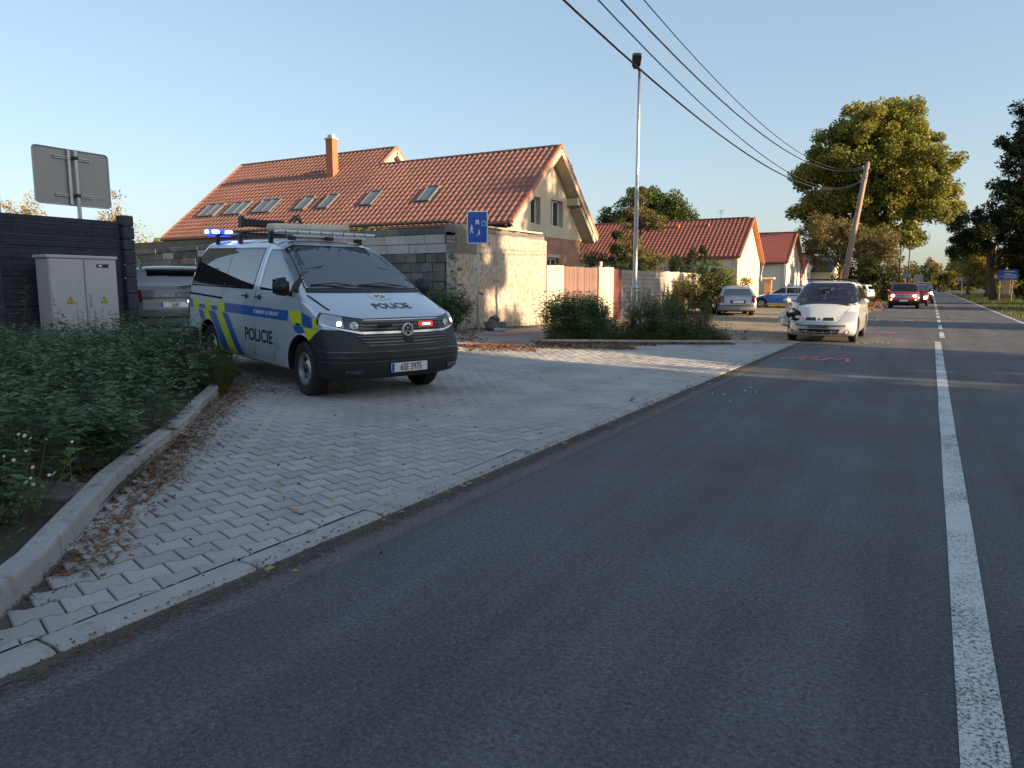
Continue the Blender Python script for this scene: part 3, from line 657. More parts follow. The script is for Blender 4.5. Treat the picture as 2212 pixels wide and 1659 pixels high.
# verge tiles up the road gable and the inner gable, barge boards under them
def verge(x, pts, parent, m, both=True):
    b = MB()
    for (y0, z0), (y1, z1) in zip(pts, pts[1:]):
        L_ = math.hypot(y1-y0, z1-z0); n = int(L_/.36); a = math.atan2(z1-z0, y1-y0)
        for i in range(n):
            t = (i+.5)/n; b.box((x, y0+(y1-y0)*t, z0+(z1-z0)*t+.02), (.11, L_/n*1.03, .13), Matrix.Rotation(a, 3, 'X') @ Matrix.Rotation(.03 if z1 > z0 else -.03, 3, 'X'))
    return b.build('verge_tiles', m, parent, kind='stuff')
M_vtile = mat('verge_tile', (.42, .16, .09), .7, var=.12)
verge(-14.99, [(26.36, 4.05), (30.89, 7.76), (35.2, 3.98)], h1roof, M_vtile)
verge(-37.42, [(26.36, 4.05), (32.21, 8.84)], h1roof, M_vtile)
verge(-25.44, [(31.1, 7.92), (32.21, 8.84), (36.2, 5.55)], h1roof, M_vtile)
bb = MB()
for (y0, z0), (y1, z1) in [((26.4, 4.0), (30.89, 7.66)), ((30.89, 7.66), (35.17, 3.93))]:
    a = math.atan2(z1-z0, y1-y0); L_ = math.hypot(y1-y0, z1-z0); bb.box((-14.975, (y0+y1)/2, (z0+z1)/2-.12), (.05, L_, .22), Matrix.Rotation(a, 3, 'X'))
bb.build('barge_board', M_trim, h1)
# boxed eave on the right of the gable and the purlin ends
bx_ = MB(); a = math.atan2(3.98-7.72, 35.19-30.89)
bx_.box((-15.32, 34.15, 4.50), (.62, 2.3, .34), Matrix.Rotation(a, 3, 'X')); bx_.box((-15.32, 32.95, 5.48), (.6, .34, .34)); bx_.box((-15.30, 34.85, 3.98), (.66, .5, .2))
bx_.build('boxed_eave', M_trim, h1)
poly_wall('wall', [(27.0, 3.72), (27.0, 4.3), (30.87, 7.47), (34.6, 4.28), (34.6, 3.72)], -16.1, -15.6, M_h1wall, h1, holes=[(29.0, 30.05, 4.22, 5.42), (31.1, 32.4, 4.24, 5.46)])
poly_wall('brick_wall', [(27.0, -.1), (27.0, 3.72), (34.4, 3.72), (34.4, -.1)], -16.05, -15.62, M_brick, h1, holes=[(30.85, 32.0, 1.55, 2.78)])
wl = MB().box((-15.6, 31.42, 2.86), (.08, 1.4, .14)); wl.build('lintel', M_render_cream, h1)
w1 = window(h1, (-15.88, 29.52, 4.82), 1.05, 1.2); w2 = window(h1, (-15.88, 31.75, 4.85), 1.30, 1.22); w3 = window(h1, (-15.8, 31.42, 2.16), 1.15, 1.23)
MB().box((-26.4, 26.9, 2.0), (20.6, .3, 4.1)).build('front_wall', M_brick, h1)
MB().box((-31.4, 36.6, 2.0), (11.8, .3, 4.1)).box((-37.2, 31.8, 2.3), (.3, 9.6, 4.6)).build('rear_wall', M_render_cream, h1)
poly_wall('inner_gable', [(30.9, 7.2), (32.21, 8.55), (37.6, 4.2), (30.9, 4.2)], -25.95, -25.75, M_render_cream, h1)
bb = MB()
for (y0, z0), (y1, z1) in [((30.95, 7.70), (32.21, 8.74)), ((32.21, 8.74), (36.2, 5.45))]:
    a = math.atan2(z1-z0, y1-y0); bb.box((-25.41, (y0+y1)/2, (z0+z1)/2-.13), (.05, math.hypot(y1-y0, z1-z0), .24), Matrix.Rotation(a, 3, 'X'))
bb.build('barge_board', M_trim, h1)
g = MB().tube([(-37.4, 26.32, 4.0), (-15.0, 26.32, 4.0)], .075, 8); g.box((-26.2, 26.42, 3.94), (22.3, .04, .2)); g.build('gutter', M_gutter, h1, smooth=False)
# roof windows
for x, w_ in SKY:
    e_ = Vector((x, E0[0]+(vS0+vS1)/2*cu_, E0[1]+(vS0+vS1)/2*su_)); Rx = Matrix.Rotation(PIT, 3, 'X'); ln = vS1-vS0; nn = Rx @ Vector((0, 0, 1))
    f = MB(); 
    for a, b, c, d in [(-w_/2+.03, 0, .06, ln), (w_/2-.03, 0, .06, ln), (0, ln/2-.03, w_-.12, .06), (0, -ln/2+.04, w_-.12, .08)]:
        f.box(e_+Rx @ Vector((a, b, .07)), (c, d, .12), Rx)
    f.box(e_+Rx @ Vector((0, -ln/2-.08, .035)), (w_+.1, .14, .02), Rx)
    fo = f.build('roof_window', M_skyframe, h1roof); MB().box(e_+Rx @ Vector((0, 0, .085)), (w_-.13, ln-.13, .02), Rx).build('pane', M_skyglass, fo)
ch = MB().box((-28.33, 30.36, 8.15), (.48, .42, 2.1), bev=.01); cho = ch.build('chimney', mat('chimney_brick', (.42, .15, .075), .85, var=.15, vscale=4, var2=.1, v2scale=30), h1roof)
MB().box((-28.33, 30.36, 9.24), (.56, .5, .08)).box((-28.33, 30.36, 9.36), (.3, .26, .16)).build('chimney_cap', M_render_cream, cho)
vt = MB().lathe([(.10, 0), (.10, .22), (.16, .24), (.13, .33), (0, .36)], 10, c=(-28.9, 30.7, 7.72)); vt.build('roof_vent', M_skyframe, h1roof)
sn = MB().tube([(-15.2, 26.25, 3.95), (-15.45, 26.75, 3.6), (-15.52, 26.9, 2.4), (-15.52, 26.9, .1)], .05, 8); sn.build('downpipe', M_gutter, h1)

# ---------------------------------------------------------------- ruined block wall and plastered wall
M_block = mat('concrete_block', (.17, .165, .155), .95, var=.3, vscale=2.5, var2=.25, v2scale=45, bump=.008, bscale=40, objrand=.25, hue=(.11, .115, .11), huescale=3)
M_pale = mat('pale_block', (.46, .45, .42), .92, var=.18, vscale=3, var2=.15, v2scale=50, bump=.004, bscale=60, objrand=.1, dirt=((.22, .2, .18), 3, .3))
M_mortar = mat('mortar', (.12, .105, .09), .98, var=.3, vscale=4, var2=.3, v2scale=60, bump=.01, bscale=50)
ruin = empty('block_wall', (-11.4, 17.05, .2), label='unplastered grey block wall with pale lintel courses running behind the police van', cat='wall')
ruin.location = (0, 0, 0)
def wall_z(x): return 1-.0105*max(0, -15.8-x)
MB().box((-19.0, 17.27, 1.5), (15.0, .26, 3.1)).build('mortar_core', M_mortar, ruin)
rr = random.Random(11); CB = []
course = .262; zb = .02
for row in range(12):
    x = -11.75-rr.uniform(0, .12); z = zb+row*course
    while x > -26.2:
        pale = row in (9, 10); ln = rr.uniform(.55, .8) if pale else rr.choice([.39, .39, .42, .3])
        if pale and x < -16.5 and rr.random() < .55: pale = False
        if row == 11: ln = rr.uniform(.6, 1.0)
        CB.append((x-ln/2, z, ln-.014, pale, row)); x -= ln
CB.sort(key=lambda c: (c[0]**2+17**2)-(300 if c[1] > 1 else 0))
rest = MB()
for i, (x, z, ln, pale, row) in enumerate(CB):
    hgt = (course-.014 if row < 11 else .17); off = rr.uniform(-.012, .015)-(.02 if row == 11 else 0); s = wall_z(x)
    b = MB() if i < 280 else rest
    b.box((x, 17.12+off, (z+hgt/2)*s), (ln, .16, hgt*s), Matrix.Rotation(rr.uniform(-.008, .008), 3, 'Y'), bev=.008)
    if i < 280: b.build('block', M_pale if pale else M_block, ruin)
rest.build('blocks_beyond', M_block, ruin, kind='stuff')
# torn toothed end with broken bricks
M_bbrick = mat('broken_brick', (.30, .16, .11), .95, var=.35, vscale=6, bump=.01, bscale=30, objrand=.3, hue=(.30, .27, .23), huescale=5)
for i in range(34):
    z = .15+i*.09; l_ = rr.uniform(.12, .3)
    MB().box((-11.53+rr.uniform(-.08, .04), 17.10+rr.uniform(-.03, .05), z), (l_, .2, rr.uniform(.06, .085)), Matrix.Rotation(rr.uniform(-.12, .12), 3, 'Y') @ Matrix.Rotation(rr.uniform(-.1, .1), 3, 'Z'), bev=.012).build('brick', M_bbrick if rr.random() < .7 else M_block, ruin)
MB().box((-16.2, 17.22, 3.26), (9.0, .34, .05), Matrix.Rotation(.004, 3, 'Y')).build('coping', M_mortar, ruin)
# plastered wall along the path
def plaster_mat():
    m = mat('rough_plaster', (.55, .45, .35), .95, var=.22, vscale=1.3, var2=.12, v2scale=25, bump=.02, bscale=14, hue=(.40, .36, .32), huescale=.7, hueamt=.25)
    nt = m.node_tree; L = nt.links.new; b = nt.nodes['Principled BSDF']; c = b.inputs['Base Color'].links[0].from_socket; tc = N(nt, 'ShaderNodeTexCoord')
    mp = N(nt, 'ShaderNodeMapping'); mp.inputs['Scale'].default_value = (10, 16, 6.5); L(tc.outputs['Object'], mp.inputs[0])
    n = N(nt, 'ShaderNodeTexNoise', i_Scale=1.0, i_Detail=4.0, i_Roughness=.7); L(mp.outputs[0], n.inputs['Vector']); f = ramp(nt, n.outputs[0], [(.40, .95), (.53, 0)])
    x = N(nt, 'ShaderNodeMixRGB'); L(f, x.inputs[0]); L(c, x.inputs[1]); x.inputs[2].default_value = (.22, .19, .165, 1)
    sp = N(nt, 'ShaderNodeSeparateXYZ'); L(tc.outputs['Object'], sp.inputs[0])
    # cement patch at the top corner nearest the van
    my = N(nt, 'ShaderNodeMath', operation='LESS_THAN'); L(sp.outputs[1], my.inputs[0]); my.inputs[1].default_value = 18.35
    mz = N(nt, 'ShaderNodeMath', operation='GREATER_THAN'); L(sp.outputs[2], mz.inputs[0]); mz.inputs[1].default_value = 2.35
    mm = N(nt, 'ShaderNodeMath', operation='MULTIPLY'); L(my.outputs[0], mm.inputs[0]); L(mz.outputs[0], mm.inputs[1])
    m3 = N(nt, 'ShaderNodeMath', operation='MULTIPLY'); L(mm.outputs[0], m3.inputs[0]); m3.inputs[1].default_value = .85
    y = N(nt, 'ShaderNodeMixRGB'); L(m3.outputs[0], y.inputs[0]); L(x.outputs[0], y.inputs[1]); y.inputs[2].default_value = (.17, .165, .16, 1)
    L(y.outputs[0], b.inputs['Base Color']); return m
from mathutils import noise as mnoise
pw = empty('plastered_wall', (0, 0, 0), label='tall rough cream plastered wall along the path, its top edge crumbling', cat='wall')
def rough_face(x0, y0, y1, z0, ztop, m, name, parent, st=.09, amp=.035, thick=.34):
    ny = int((y1-y0)/st)+1; nz = int((ztop-z0)/st)+1; V = []; F = []
    for j in range(nz+1):
        for i in range(ny+1):
            y = y0+(y1-y0)*i/ny; z = z0+(ztop-z0)*j/nz
            e = amp*(mnoise.noise(Vector((y*1.3, z*1.3, 3)))+.5*mnoise.noise(Vector((y*5, z*4, 9)))+.35*mnoise.noise(Vector((y*11, z*9, 1))))
            if j == nz: z += .05*mnoise.noise(Vector((y*2.5, 7, 0)))-.03
            V.append((x0+e, y, z))
    for j in range(nz):
        for i in range(ny): a = j*(ny+1)+i; F.append((a, a+1, a+ny+2, a+ny+1))
    n = len(V); top = [nz*(ny+1)+i for i in range(ny+1)]
    for i in top: V.append((x0-thick, V[i][1], V[i][2]))
    for k in range(ny): F.append((top[k], top[k+1], n+k+1, n+k))
    s = len(V); V += [(x0-thick, y0, z0), (x0-thick, y1, z0)]
    F.append(tuple([j*(ny+1) for j in range(nz+1)]+[n, s])); F.append(tuple([j*(ny+1)+ny for j in range(nz, -1, -1)]+[s+1, n+ny])); F.append((n+ny, n, s, s+1))
    return raw(name, V, F, m, parent)
rough_face(-11.42, 17.0, 22.46, -.05, 3.0, plaster_mat(), 'plaster_face', pw)
M_cem = mat('bare_cement', (.19, .175, .16), .95, var=.25, vscale=3, bump=.01, bscale=20)
rough_face(-11.47, 17.0, 22.40, 2.85, 3.16, M_cem, 'wall_head', pw, amp=.05)
MB().box((-11.6, 19.9, 3.19), (.34, 4.6, .05), Matrix.Rotation(.006, 3, 'X')).build('coping_board', M_trim, pw)
# wall, gate and fence along the plot to the right
bw = empty('beige_wall', (0, 0, 0), label='low smooth beige wall between the plastered wall and the brown board gate', cat='wall')
rough_face(-11.40, 22.47, 23.78, -.05, 2.2, M_render_cream, 'wall_face', bw, amp=.006, thick=.25)
def board_gate(label, y0, y1, m, name='board_gate', wd=.15, z1=2.18):
    e = empty(name, (0, 0, 0), label=label, cat='gate'); n = round((y1-y0)/wd); wd = (y1-y0)/n
    me0 = None
    for i in range(n):
        b = MB().box((0, 0, 0), (.025, wd-.012, z1-.12), bev=.004); o = None
        if me0 is None: o = b.build('board', m, e); me0 = o.data
        else: o = link(bpy.data.objects.new('board', me0), e)
        o.location = (-11.42+rr.uniform(-.004, .006), y0+(i+.5)*wd, .1+(z1-.12)/2+rr.uniform(-.01, .01))
    MB().box((-11.46, (y0+y1)/2, .5), (.04, y1-y0, .08)).box((-11.46, (y0+y1)/2, 1.8), (.04, y1-y0, .08)).build('rail', m, e); return e
M_board = mat('brown_boards', (.21, .125, .105), .75, var=.18, vscale=4, stretch=(3, 3, .5), bump=.003, bscale=30, objrand=.15)
M_board2 = mat('dark_red_boards', (.12, .035, .03), .7, var=.18, vscale=4, stretch=(3, 3, .5), objrand=.15)
board_gate('wide reddish brown vertical board gate, lit by the sun, beside the beige wall', 23.8, 26.85, M_board)
gp = empty('gate_pillar', (0, 0, 0), label='dappled beige plastered wall piece between the brown gate and the dark red door', cat='wall')
rough_face(-11.38, 26.95, 28.5, -.05, 2.24, M_render_cream, 'wall_face', gp, amp=.008, thick=.3)
tag(MB().tube([(-11.5, 27.4, 2.24), (-11.5, 27.4, 2.42)], .06, 8).build('wall_lamp', M_frame), 'small white lamp standing on the beige wall piece', 'lamp')
board_gate('narrow dark red board door between beige wall and grey block wall', 28.52, 29.4, M_board2, 'board_door', wd=.11)
gw = empty('grey_garden_wall', (0, 0, 0), label='grey block garden wall in shade behind the lamp post', cat='wall')
M_gblock = mat('grey_wall_block', (.30, .27, .245), .95, var=.2, vscale=3, var2=.15, v2scale=40, bump=.005, bscale=40, objrand=.12)
MB().box((-11.58, 32.45, 1.05), (.18, 6.1, 2.2)).build('mortar_core', M_mortar, gw)
for row in range(11):
    y = 29.42-(.2 if row % 2 else 0)
    while y < 35.4:
        a = max(y, 29.42); b_ = min(y+.4, 35.5)
        if b_-a > .05: MB().box((-11.46, (a+b_)/2, .1+row*.195), (.12, b_-a-.012, .183), bev=.006).build('block', M_gblock, gw)
        y += .4
lw = empty('lit_garden_wall', (0, 0, 0), label='short sunlit plastered garden wall behind the brown bush', cat='wall')
rough_face(-11.5, 35.52, 42.0, -.05, 2.2, M_render_cream, 'wall_face', lw, amp=.01, thick=.25)

# ---------------------------------------------------------------- house 2..6
def gable_house(name, label, x0, x1, y0, y1, ze, zr, mw, mg, mr, tiles=None, limit=0, over=.35, trim=None, seed=2, base=-.1, eave_r=None, thick=.16):
    """ridge along X; road gable at x1"""
    e = empty(name, (0, 0, 0), label=label, cat='house'); ym = (y0+y1)/2; er = ze if eave_r is None else eave_r
    sl = (zr-ze)/(ym-y0); slr = (zr-er)/(y1-ym)
    poly_wall('gable_wall', [(y0, base), (y0, ze), (ym, zr-.1), (y1, er), (y1, base)], x1-.3, x1, mg, e)
    MB().box(((x0+x1)/2-.16, y0+.15, (ze+base)/2-.02), (x1-x0-.32, .3, ze-base-.04)).box(((x0+x1)/2-.16, y1-.15, (er+base)/2-.02), (x1-x0-.32, .3, er-base-.04)).box((x0+.15, ym, (ze+base)/2), (.3, y1-y0-.64, ze-base)).build('wall', mw, e)
    b = MB(); top = [(y0-over, ze-over*sl+.12), (ym, zr+.12), (y1+over, er-over*slr+.12)]
    b.prism(top+[(y, z-thick) for y, z in reversed(top)], x0-.3, x1+.28, Matrix(((0, 0, 1, 0), (1, 0, 0, 0), (0, 1, 0, 0), (0, 0, 0, 1))))
    ro = b.build('roof', trim or M_vtile, e)
    L_ = math.hypot(ym-y0+over, zr-ze+over*sl); v = Vector((0, ym-y0+over, zr-ze+over*sl)).normalized()
    if tiles == 'tile':
        tile_field(ro, (x0-.3, y0-over, ze-over*sl+.125), (1, 0, 0), v, x1+.28-x0+.3, L_, mr, limit=limit, seed=seed, simple=True, tw=.32, th=.38)
    else:
        n = int(L_/.36); c = MB(); a = math.atan2(v.z, v.y); st = L_/n
        for i in range(n):
            p = Vector((0, y0-over, ze-over*sl+.125))+v*((i+.5)*st); c.box(((x0+x1)/2, p.y, p.z+.02), (x1-x0+.6, st*1.02, .025), Matrix.Rotation(a-.05, 3, 'X'))
        c.build('roof_courses', mr, ro, kind='stuff')
    vr = Vector((0, ym-y1-over, zr-er+over*slr)).normalized(); Lr = math.hypot(ym-y1-over, zr-er+over*slr); a = math.atan2(vr.z, vr.y)
    pm_ = Vector((0, y1+over, er-over*slr+.135))+vr*(Lr/2); MB().box(((x0+x1)/2, pm_.y, pm_.z+.015), (x1-x0+.56, Lr, .03), Matrix.Rotation(a, 3, 'X')).build('rear_slope', mr, ro)
    ridge_tiles(ro, (x0-.25, ym, zr+.14), (x1+.25, ym, zr+.14), mr, ln=.42)
    verge(x1+.29, [(y0-over, ze-over*sl+.1), (ym, zr+.13), (y1+over, er-over*slr+.1)], ro, M_vtile if mr is not M_slate else M_skyframe)
    MB().tube([(x0, y0-over-.02, ze-over*sl+.04), (x1+.25, y0-over-.02, ze-over*sl+.04)], .06, 6).build('gutter', M_gutter, e)
    return e, ro
h2, r2 = gable_house('white_house', 'white house with dark red tiled roof and bright sunlit yellow gable behind the estate car', -27, -12, 53.1, 61.0, 3.65, 6.35, M_render_white, M_render_yellow, M_tile2, 'tile', 300, eave_r=3.4)
for xx in (-19.6, -17.2, -14.9): MB().lathe([(.09, 0), (.09, .25), (.15, .27), (0, .36)], 8, c=(xx, 56.2, 5.86)).build('roof_vent', M_vtile, r2)
an = MB().tube([(-14.2, 57, 6.4), (-14.2, 57, 7.2)], .02, 6); an.tube([(-14.5, 57, 7.1), (-13.9, 57, 7.15)], .015, 5).tube([(-14.4, 57.2, 6.95), (-14.0, 56.8, 6.95)], .015, 5).build('aerial', M_skyframe, r2)
MB().tube([(-11.9, 52.9, 3.5), (-11.94, 53.08, 3.1), (-11.94, 53.08, .1)], .05, 8).build('downpipe', M_render_yellow, h2)
MB().tube([(-11.75, 61.3, 3.3), (-11.9, 61.6, 2.9), (-12.1, 62.3, 2.4), (-12.1, 62.3, 1.9)], .06, 8).build('downpipe', M_frame, h2)
h3, r3 = gable_house('white_house', 'white house with plain brown red roof and dappled gable, second along the road', -22, -12, 72.7, 81.8, 3.75, 6.55, M_render_white, M_render_white, M_brown_roof, None, over=.3)
MB().tube([(-11.9, 72.6, 3.6), (-11.94, 72.62, .1)], .06, 8).build('downpipe', M_gutter, h3); MB().tube([(-11.9, 82.0, 3.6), (-11.94, 81.9, .1)], .06, 8).build('downpipe', M_gutter, h3)
for yy in (75.0, 76.2): window(h3, (-11.99, yy, 1.7), .45, .9, sill=False, mullion=False)
h4, r4 = gable_house('cream_house', 'low cream house with brown barge boards half hidden behind the second white house', -24, -12.2, 83.4, 95.4, 2.6, 5.0, M_render_cream, M_render_white, M_gutter, None, over=.5, trim=M_trim)
for yy in (86.5, 88.8): window(h4, (-12.19, yy, 2.6), .7, .9, sill=False, mullion=False)
h5, r5 = gable_house('dark_roofed_house', 'cream house under a dark slate roof behind the leaning pole', -23, -10.2, 91.5, 106, 3.2, 4.95, M_render_white, M_render_yellow, M_slate, None, over=.4, trim=M_skyframe)
gpst = empty('gate_post', (0, 0, 0), label='short brick gatepost with pale cap in front of the second white house', cat='post')
MB().box((-11.3, 61.2, 1.0), (.5, .5, 2.0)).build('shaft', M_brick, gpst); MB().box((-11.3, 61.2, 2.08), (.9, .9, .14)).build('cap', M_trim, gpst)

# ---------------------------------------------------------------- dark precast fence on the left
M_fence = mat('dark_cast_stone', (.046, .053, .070), .85, var=.3, vscale=5, var2=.3, v2scale=50, bump=.01, bscale=30, objrand=.12, hue=(.034, .038, .048), huescale=3)
fence = empty('slate_fence', (0, 0, 0), label='dark slate-look precast concrete fence behind the utility cabinet', cat='fence')
def relief_panel(seed, L_=2.04, H_=.5):
    q = random.Random(seed); b = MB().box((0, 0, H_/2), (.05, L_+.1, H_-.0005)); z = .004
    while z < H_-.02:
        hgt = min(q.choice([.035, .05, .065, .085]), H_-.004-z); y = -L_/2+.003
        while y < L_/2-.01:
            ln = min(q.uniform(.18, .75), L_/2-.003-y); b.box((.025+q.uniform(.004, .03)/2, y+ln/2, z+hgt/2), (q.uniform(.02, .045), ln-.004, hgt-.006), Matrix.Rotation(q.uniform(-.02, .02), 3, 'Z')); y += ln
        z += hgt
    return b
pms = []
for s in range(4):
    b = relief_panel(s+40); o = b.build('fence_panel', M_fence, fence); pms.append(o.data); bpy.data.objects.remove(o)
ypan = 8.3; k = 0
for col in range(6):
    for row in range(5):
        o = link(bpy.data.objects.new('fence_panel', pms[(col*3+row*2+row//2) % 4]), fence); o.location = (-13.02, ypan-1.02-col*2.2, .12+row*.5); k += 1
    if col: MB().box((-13.02, ypan-col*2.2+.08, 1.35), (.16, .16, 2.62), bev=.01).build('fence_post', M_fence, fence)
b = MB(); z = .0
q = random.Random(5)
while z < 2.72:
    hgt = q.uniform(.2, .3); hgt = min(hgt, 2.74-z); b.box((-12.98+q.uniform(-.006, .006), 8.42, z+hgt/2), (.22, .22, hgt-.006), bev=.02); z += hgt
b.build('fence_post', M_fence, fence)
# utility cabinet
M_cab = mat('cabinet_grey', (.50, .49, .46), .55, var=.06, vscale=3, var2=.04, v2scale=40, dirt=((.36, .34, .30), 2.2, .12))
M_black = mat('black_plastic', (.02, .02, .022), .45, var=.1); M_yel = mat('warning_yellow', (.75, .48, .03), .5, var=.05); M_whitep = mat('white_print', (.8, .8, .78), .5, var=.03)
cab = empty('utility_cabinet', (-12.5, 7.2, .14), label='two-door grey electricity cabinet standing among weeds by the dark fence', cat='cabinet')
cab.scale = (1.08, 1.08, 1.06)
def cb_(c, d, bev=.006): return MB().box((c[0], c[1], c[2]), d, bev=bev)
cb_((0, 0, .99), (.34, 1.04, 1.36), .01).box((0, 0, 1.69), (.40, 1.10, .05), bev=.01).build('casing', M_cab, cab)
cb_((.0, 0, .15), (.31, 1.0, .32)).build('plinth', M_cab, cab)
for s, y in ((0, -.262), (1, .262)):
    d = cb_((.182, y, 1.0), (.026, .508, 1.31), .008).build('door', M_cab, cab)
    t = MB(); M = Matrix(((0, 0, 1, 0), (1, 0, 0, 0), (0, 1, 0, 0), (0, 0, 0, 1)))
    t.prism([(-.055, -.045), (.055, -.045), (0, .055)], 0, .004, Matrix.Translation((.196, y+.02, 1.02)) @ M); t.build('warning_sign', M_yel, d)
    t = MB(); t.prism([(.008, -.03), (-.012, .0), (.002, .0), (-.008, .03), (.016, .005), (.0, .005)], 0, .0055, Matrix.Translation((.196, y+.02, 1.01)) @ M)
    for a, b2 in (((-.055, -.045), (.055, -.045)), ((.055, -.045), (0, .055)), ((0, .055), (-.055, -.045))):
        t.tube([(.199, y+.02+a[0], 1.02+a[1]), (.199, y+.02+b2[0], 1.02+b2[1])], .004, 4)
    t.build('warning_symbol', M_black, d)
    if s: 
        cb_((.2, y-.195, 1.02), (.02, .028, .2), .006).box((.215, y-.195, .95), (.02, .022, .05), bev=.004).build('handle', M_metal, d)
        lb = MB().box((.198, y+.03, 1.56), (.006, .19, .055)).build('name_plate', M_black, d); MB().box((.2025, y-.01, 1.56), (.003, .05, .03)).build('lettering', M_whitep, lb)
# rear of the big road sign behind the fence
M_alu = mat('sign_back_aluminium', (.30, .30, .30), .5, metal=.35, var=.06, vscale=2)
sg = empty('road_sign', (-14.5, 8.49, .13), label='large rectangular road sign seen from behind above the dark fence', cat='sign')
sg.scale = (1.1, 1.1, 1.1)
def rrect(w_, h_, r, n=5):
    o = []
    for cx, cy, a0 in ((w_/2-r, h_/2-r, 0), (-w_/2+r, h_/2-r, 90), (-w_/2+r, -h_/2+r, 180), (w_/2-r, -h_/2+r, 270)):
        o += [(cx+r*math.cos(R(a0+90*i/n)), cy+r*math.sin(R(a0+90*i/n))) for i in range(n+1)]
    return o
MX = Matrix(((0, 0, 1, 0), (1, 0, 0, 0), (0, 1, 0, 0), (0, 0, 0, 1)))
sgb = MB().prism(rrect(1.32, .95, .07), -.012, .0, Matrix.Translation((-.09, -.02, 3.09)) @ MX).build('panel', M_alu, sg)
rim = MB(); o1 = rrect(1.32, .95, .07); rim.tube([(-.085, a-.02, b+3.09) for a, b in o1+[o1[0]]], .011, 5); rim.build('rim', M_metal, sg)
for z in (3.42, 2.78):
    MB().box((-.07, -.02, z+.016), (.03, .66, .012)).box((-.07, -.02, z-.016), (.03, .66, .012)).build('rail', M_metal, sg)
    MB().lathe([(.042, -.03), (.045, -.03), (.045, .03), (.042, .03)], 12, c=(0, 0, z)).build('clamp', M_black, sg)
MB().tube([(0, 0, 0), (0, 0, 3.56)], .034, 12).box((-.06, -.09, 3.09), (.035, .05, .93)).build('pole', M_metal, sg, smooth=False)
V, F = text_mesh('16', .07, (1, 1)); M_stencil = mat('stencil', (.16, .16, .16), .6)
t = MB(); t.add([Vector((-.083, v.x+.46, v.y+2.76)) for v in V], F); t.build('stencil', M_stencil, sg)
MB().tube([(-15.4, 7.5, .2), (-15.4, 7.5, 3.27)], .03, 8).build('white_post', M_frame, label='thin white post just above the fence at the left edge', cat='post')

# blue residential zone sign
M_blue = mat('sign_blue', (.010, .085, .42), .4, var=.06, vscale=4, spec=.5)
bs = empty('zone_sign', (-10.72, 17.0, .2), label='blue residential zone sign on a thin pole by the plastered wall', cat='sign')
A = R(-38); RZ = Matrix.Rotation(A, 4, 'Z')
# panel plane: local x to the right, z up, facing -y
MZ = Matrix(((1, 0, 0, 0), (0, 0, -1, 0), (0, 1, 0, 0), (0, 0, 0, 1)))
T0 = Matrix.Rotation(R(22), 4, 'Z') @ Matrix.Translation((0, -.045, 2.82)) @ MZ
sw, sh = .56, .86
MB().prism(rrect(sw, sh, .04), 0, .02, T0).build('panel', M_frame, bs)
MB().prism(rrect(sw-.05, sh-.05, .03), .02, .024, T0).build('blue_face', M_blue, bs)
M_pic = mat('sign_white', (.72, .74, .76), .5, var=.03)
def pic(polys, name):
    b = MB()
    for p_ in polys: b.prism(p_, .024, .0275, T0)
    return b.build(name, M_pic, bs)
circ = lambda cx, cy, r, n=10: [(cx+r*math.cos(2*math.pi*i/n), cy+r*math.sin(2*math.pi*i/n)) for i in range(n)]
pic([circ(-.155, .045, .022), [(-.175, .02), (-.135, .02), (-.135, -.06), (-.115, -.155), (-.14, -.155), (-.155, -.075), (-.185, -.155), (-.21, -.155), (-.175, -.05)], [(-.175, .015), (-.20, -.05), (-.188, -.055), (-.165, .0)], [(-.14, .015), (-.105, -.04), (-.113, -.05), (-.145, -.01)]], 'walking_person_symbol')
pic([circ(.045, -.075, .018), [(.03, -.10), (.062, -.10), (.062, -.14), (.085, -.20), (.065, -.205), (.045, -.155), (.02, -.205), (.0, -.20), (.028, -.14)], circ(.0, -.225, .012, 8)], 'playing_child_symbol')
pic([[(-.05, .10), (.05, .10), (.05, .155), (.034, .20), (-.034, .20), (-.05, .155)], [(-.045, .075), (-.02, .075), (-.02, .10), (-.045, .10)], [(.02, .075), (.045, .075), (.045, .10), (.02, .10)]], 'car_symbol')
pic([[(.12, .04), (.23, .04), (.23, .13), (.175, .19), (.12, .13)]], 'house_symbol')
MB().prism([(-.03, .118), (.03, .118), (.03, .14), (-.03, .14)], .0275, .029, T0).prism([(.132, .05), (.218, .05), (.218, .125), (.175, .172), (.132, .125)], .0275, .029, T0).prism([(.05, -.005), (.23, .008), (.23, .018), (.05, .005)], .024, .029, T0).build('symbol_gaps', M_blue, bs)
MB().tube([(0, 0, 0), (0, 0, 3.2)], .03, 12).build('pole', M_metal, bs)
for z in (2.55, 3.1): MB().box((0, -.01, z), (.1, .09, .03)).build('clamp', M_metal, bs)
MB().box((.11, -.02, 1.05), (.14, .03, .05), Matrix.Rotation(.4, 3, 'Y')).build('torn_sticker', mat('torn_sticker', (.35, .06, .05), .6), bs)
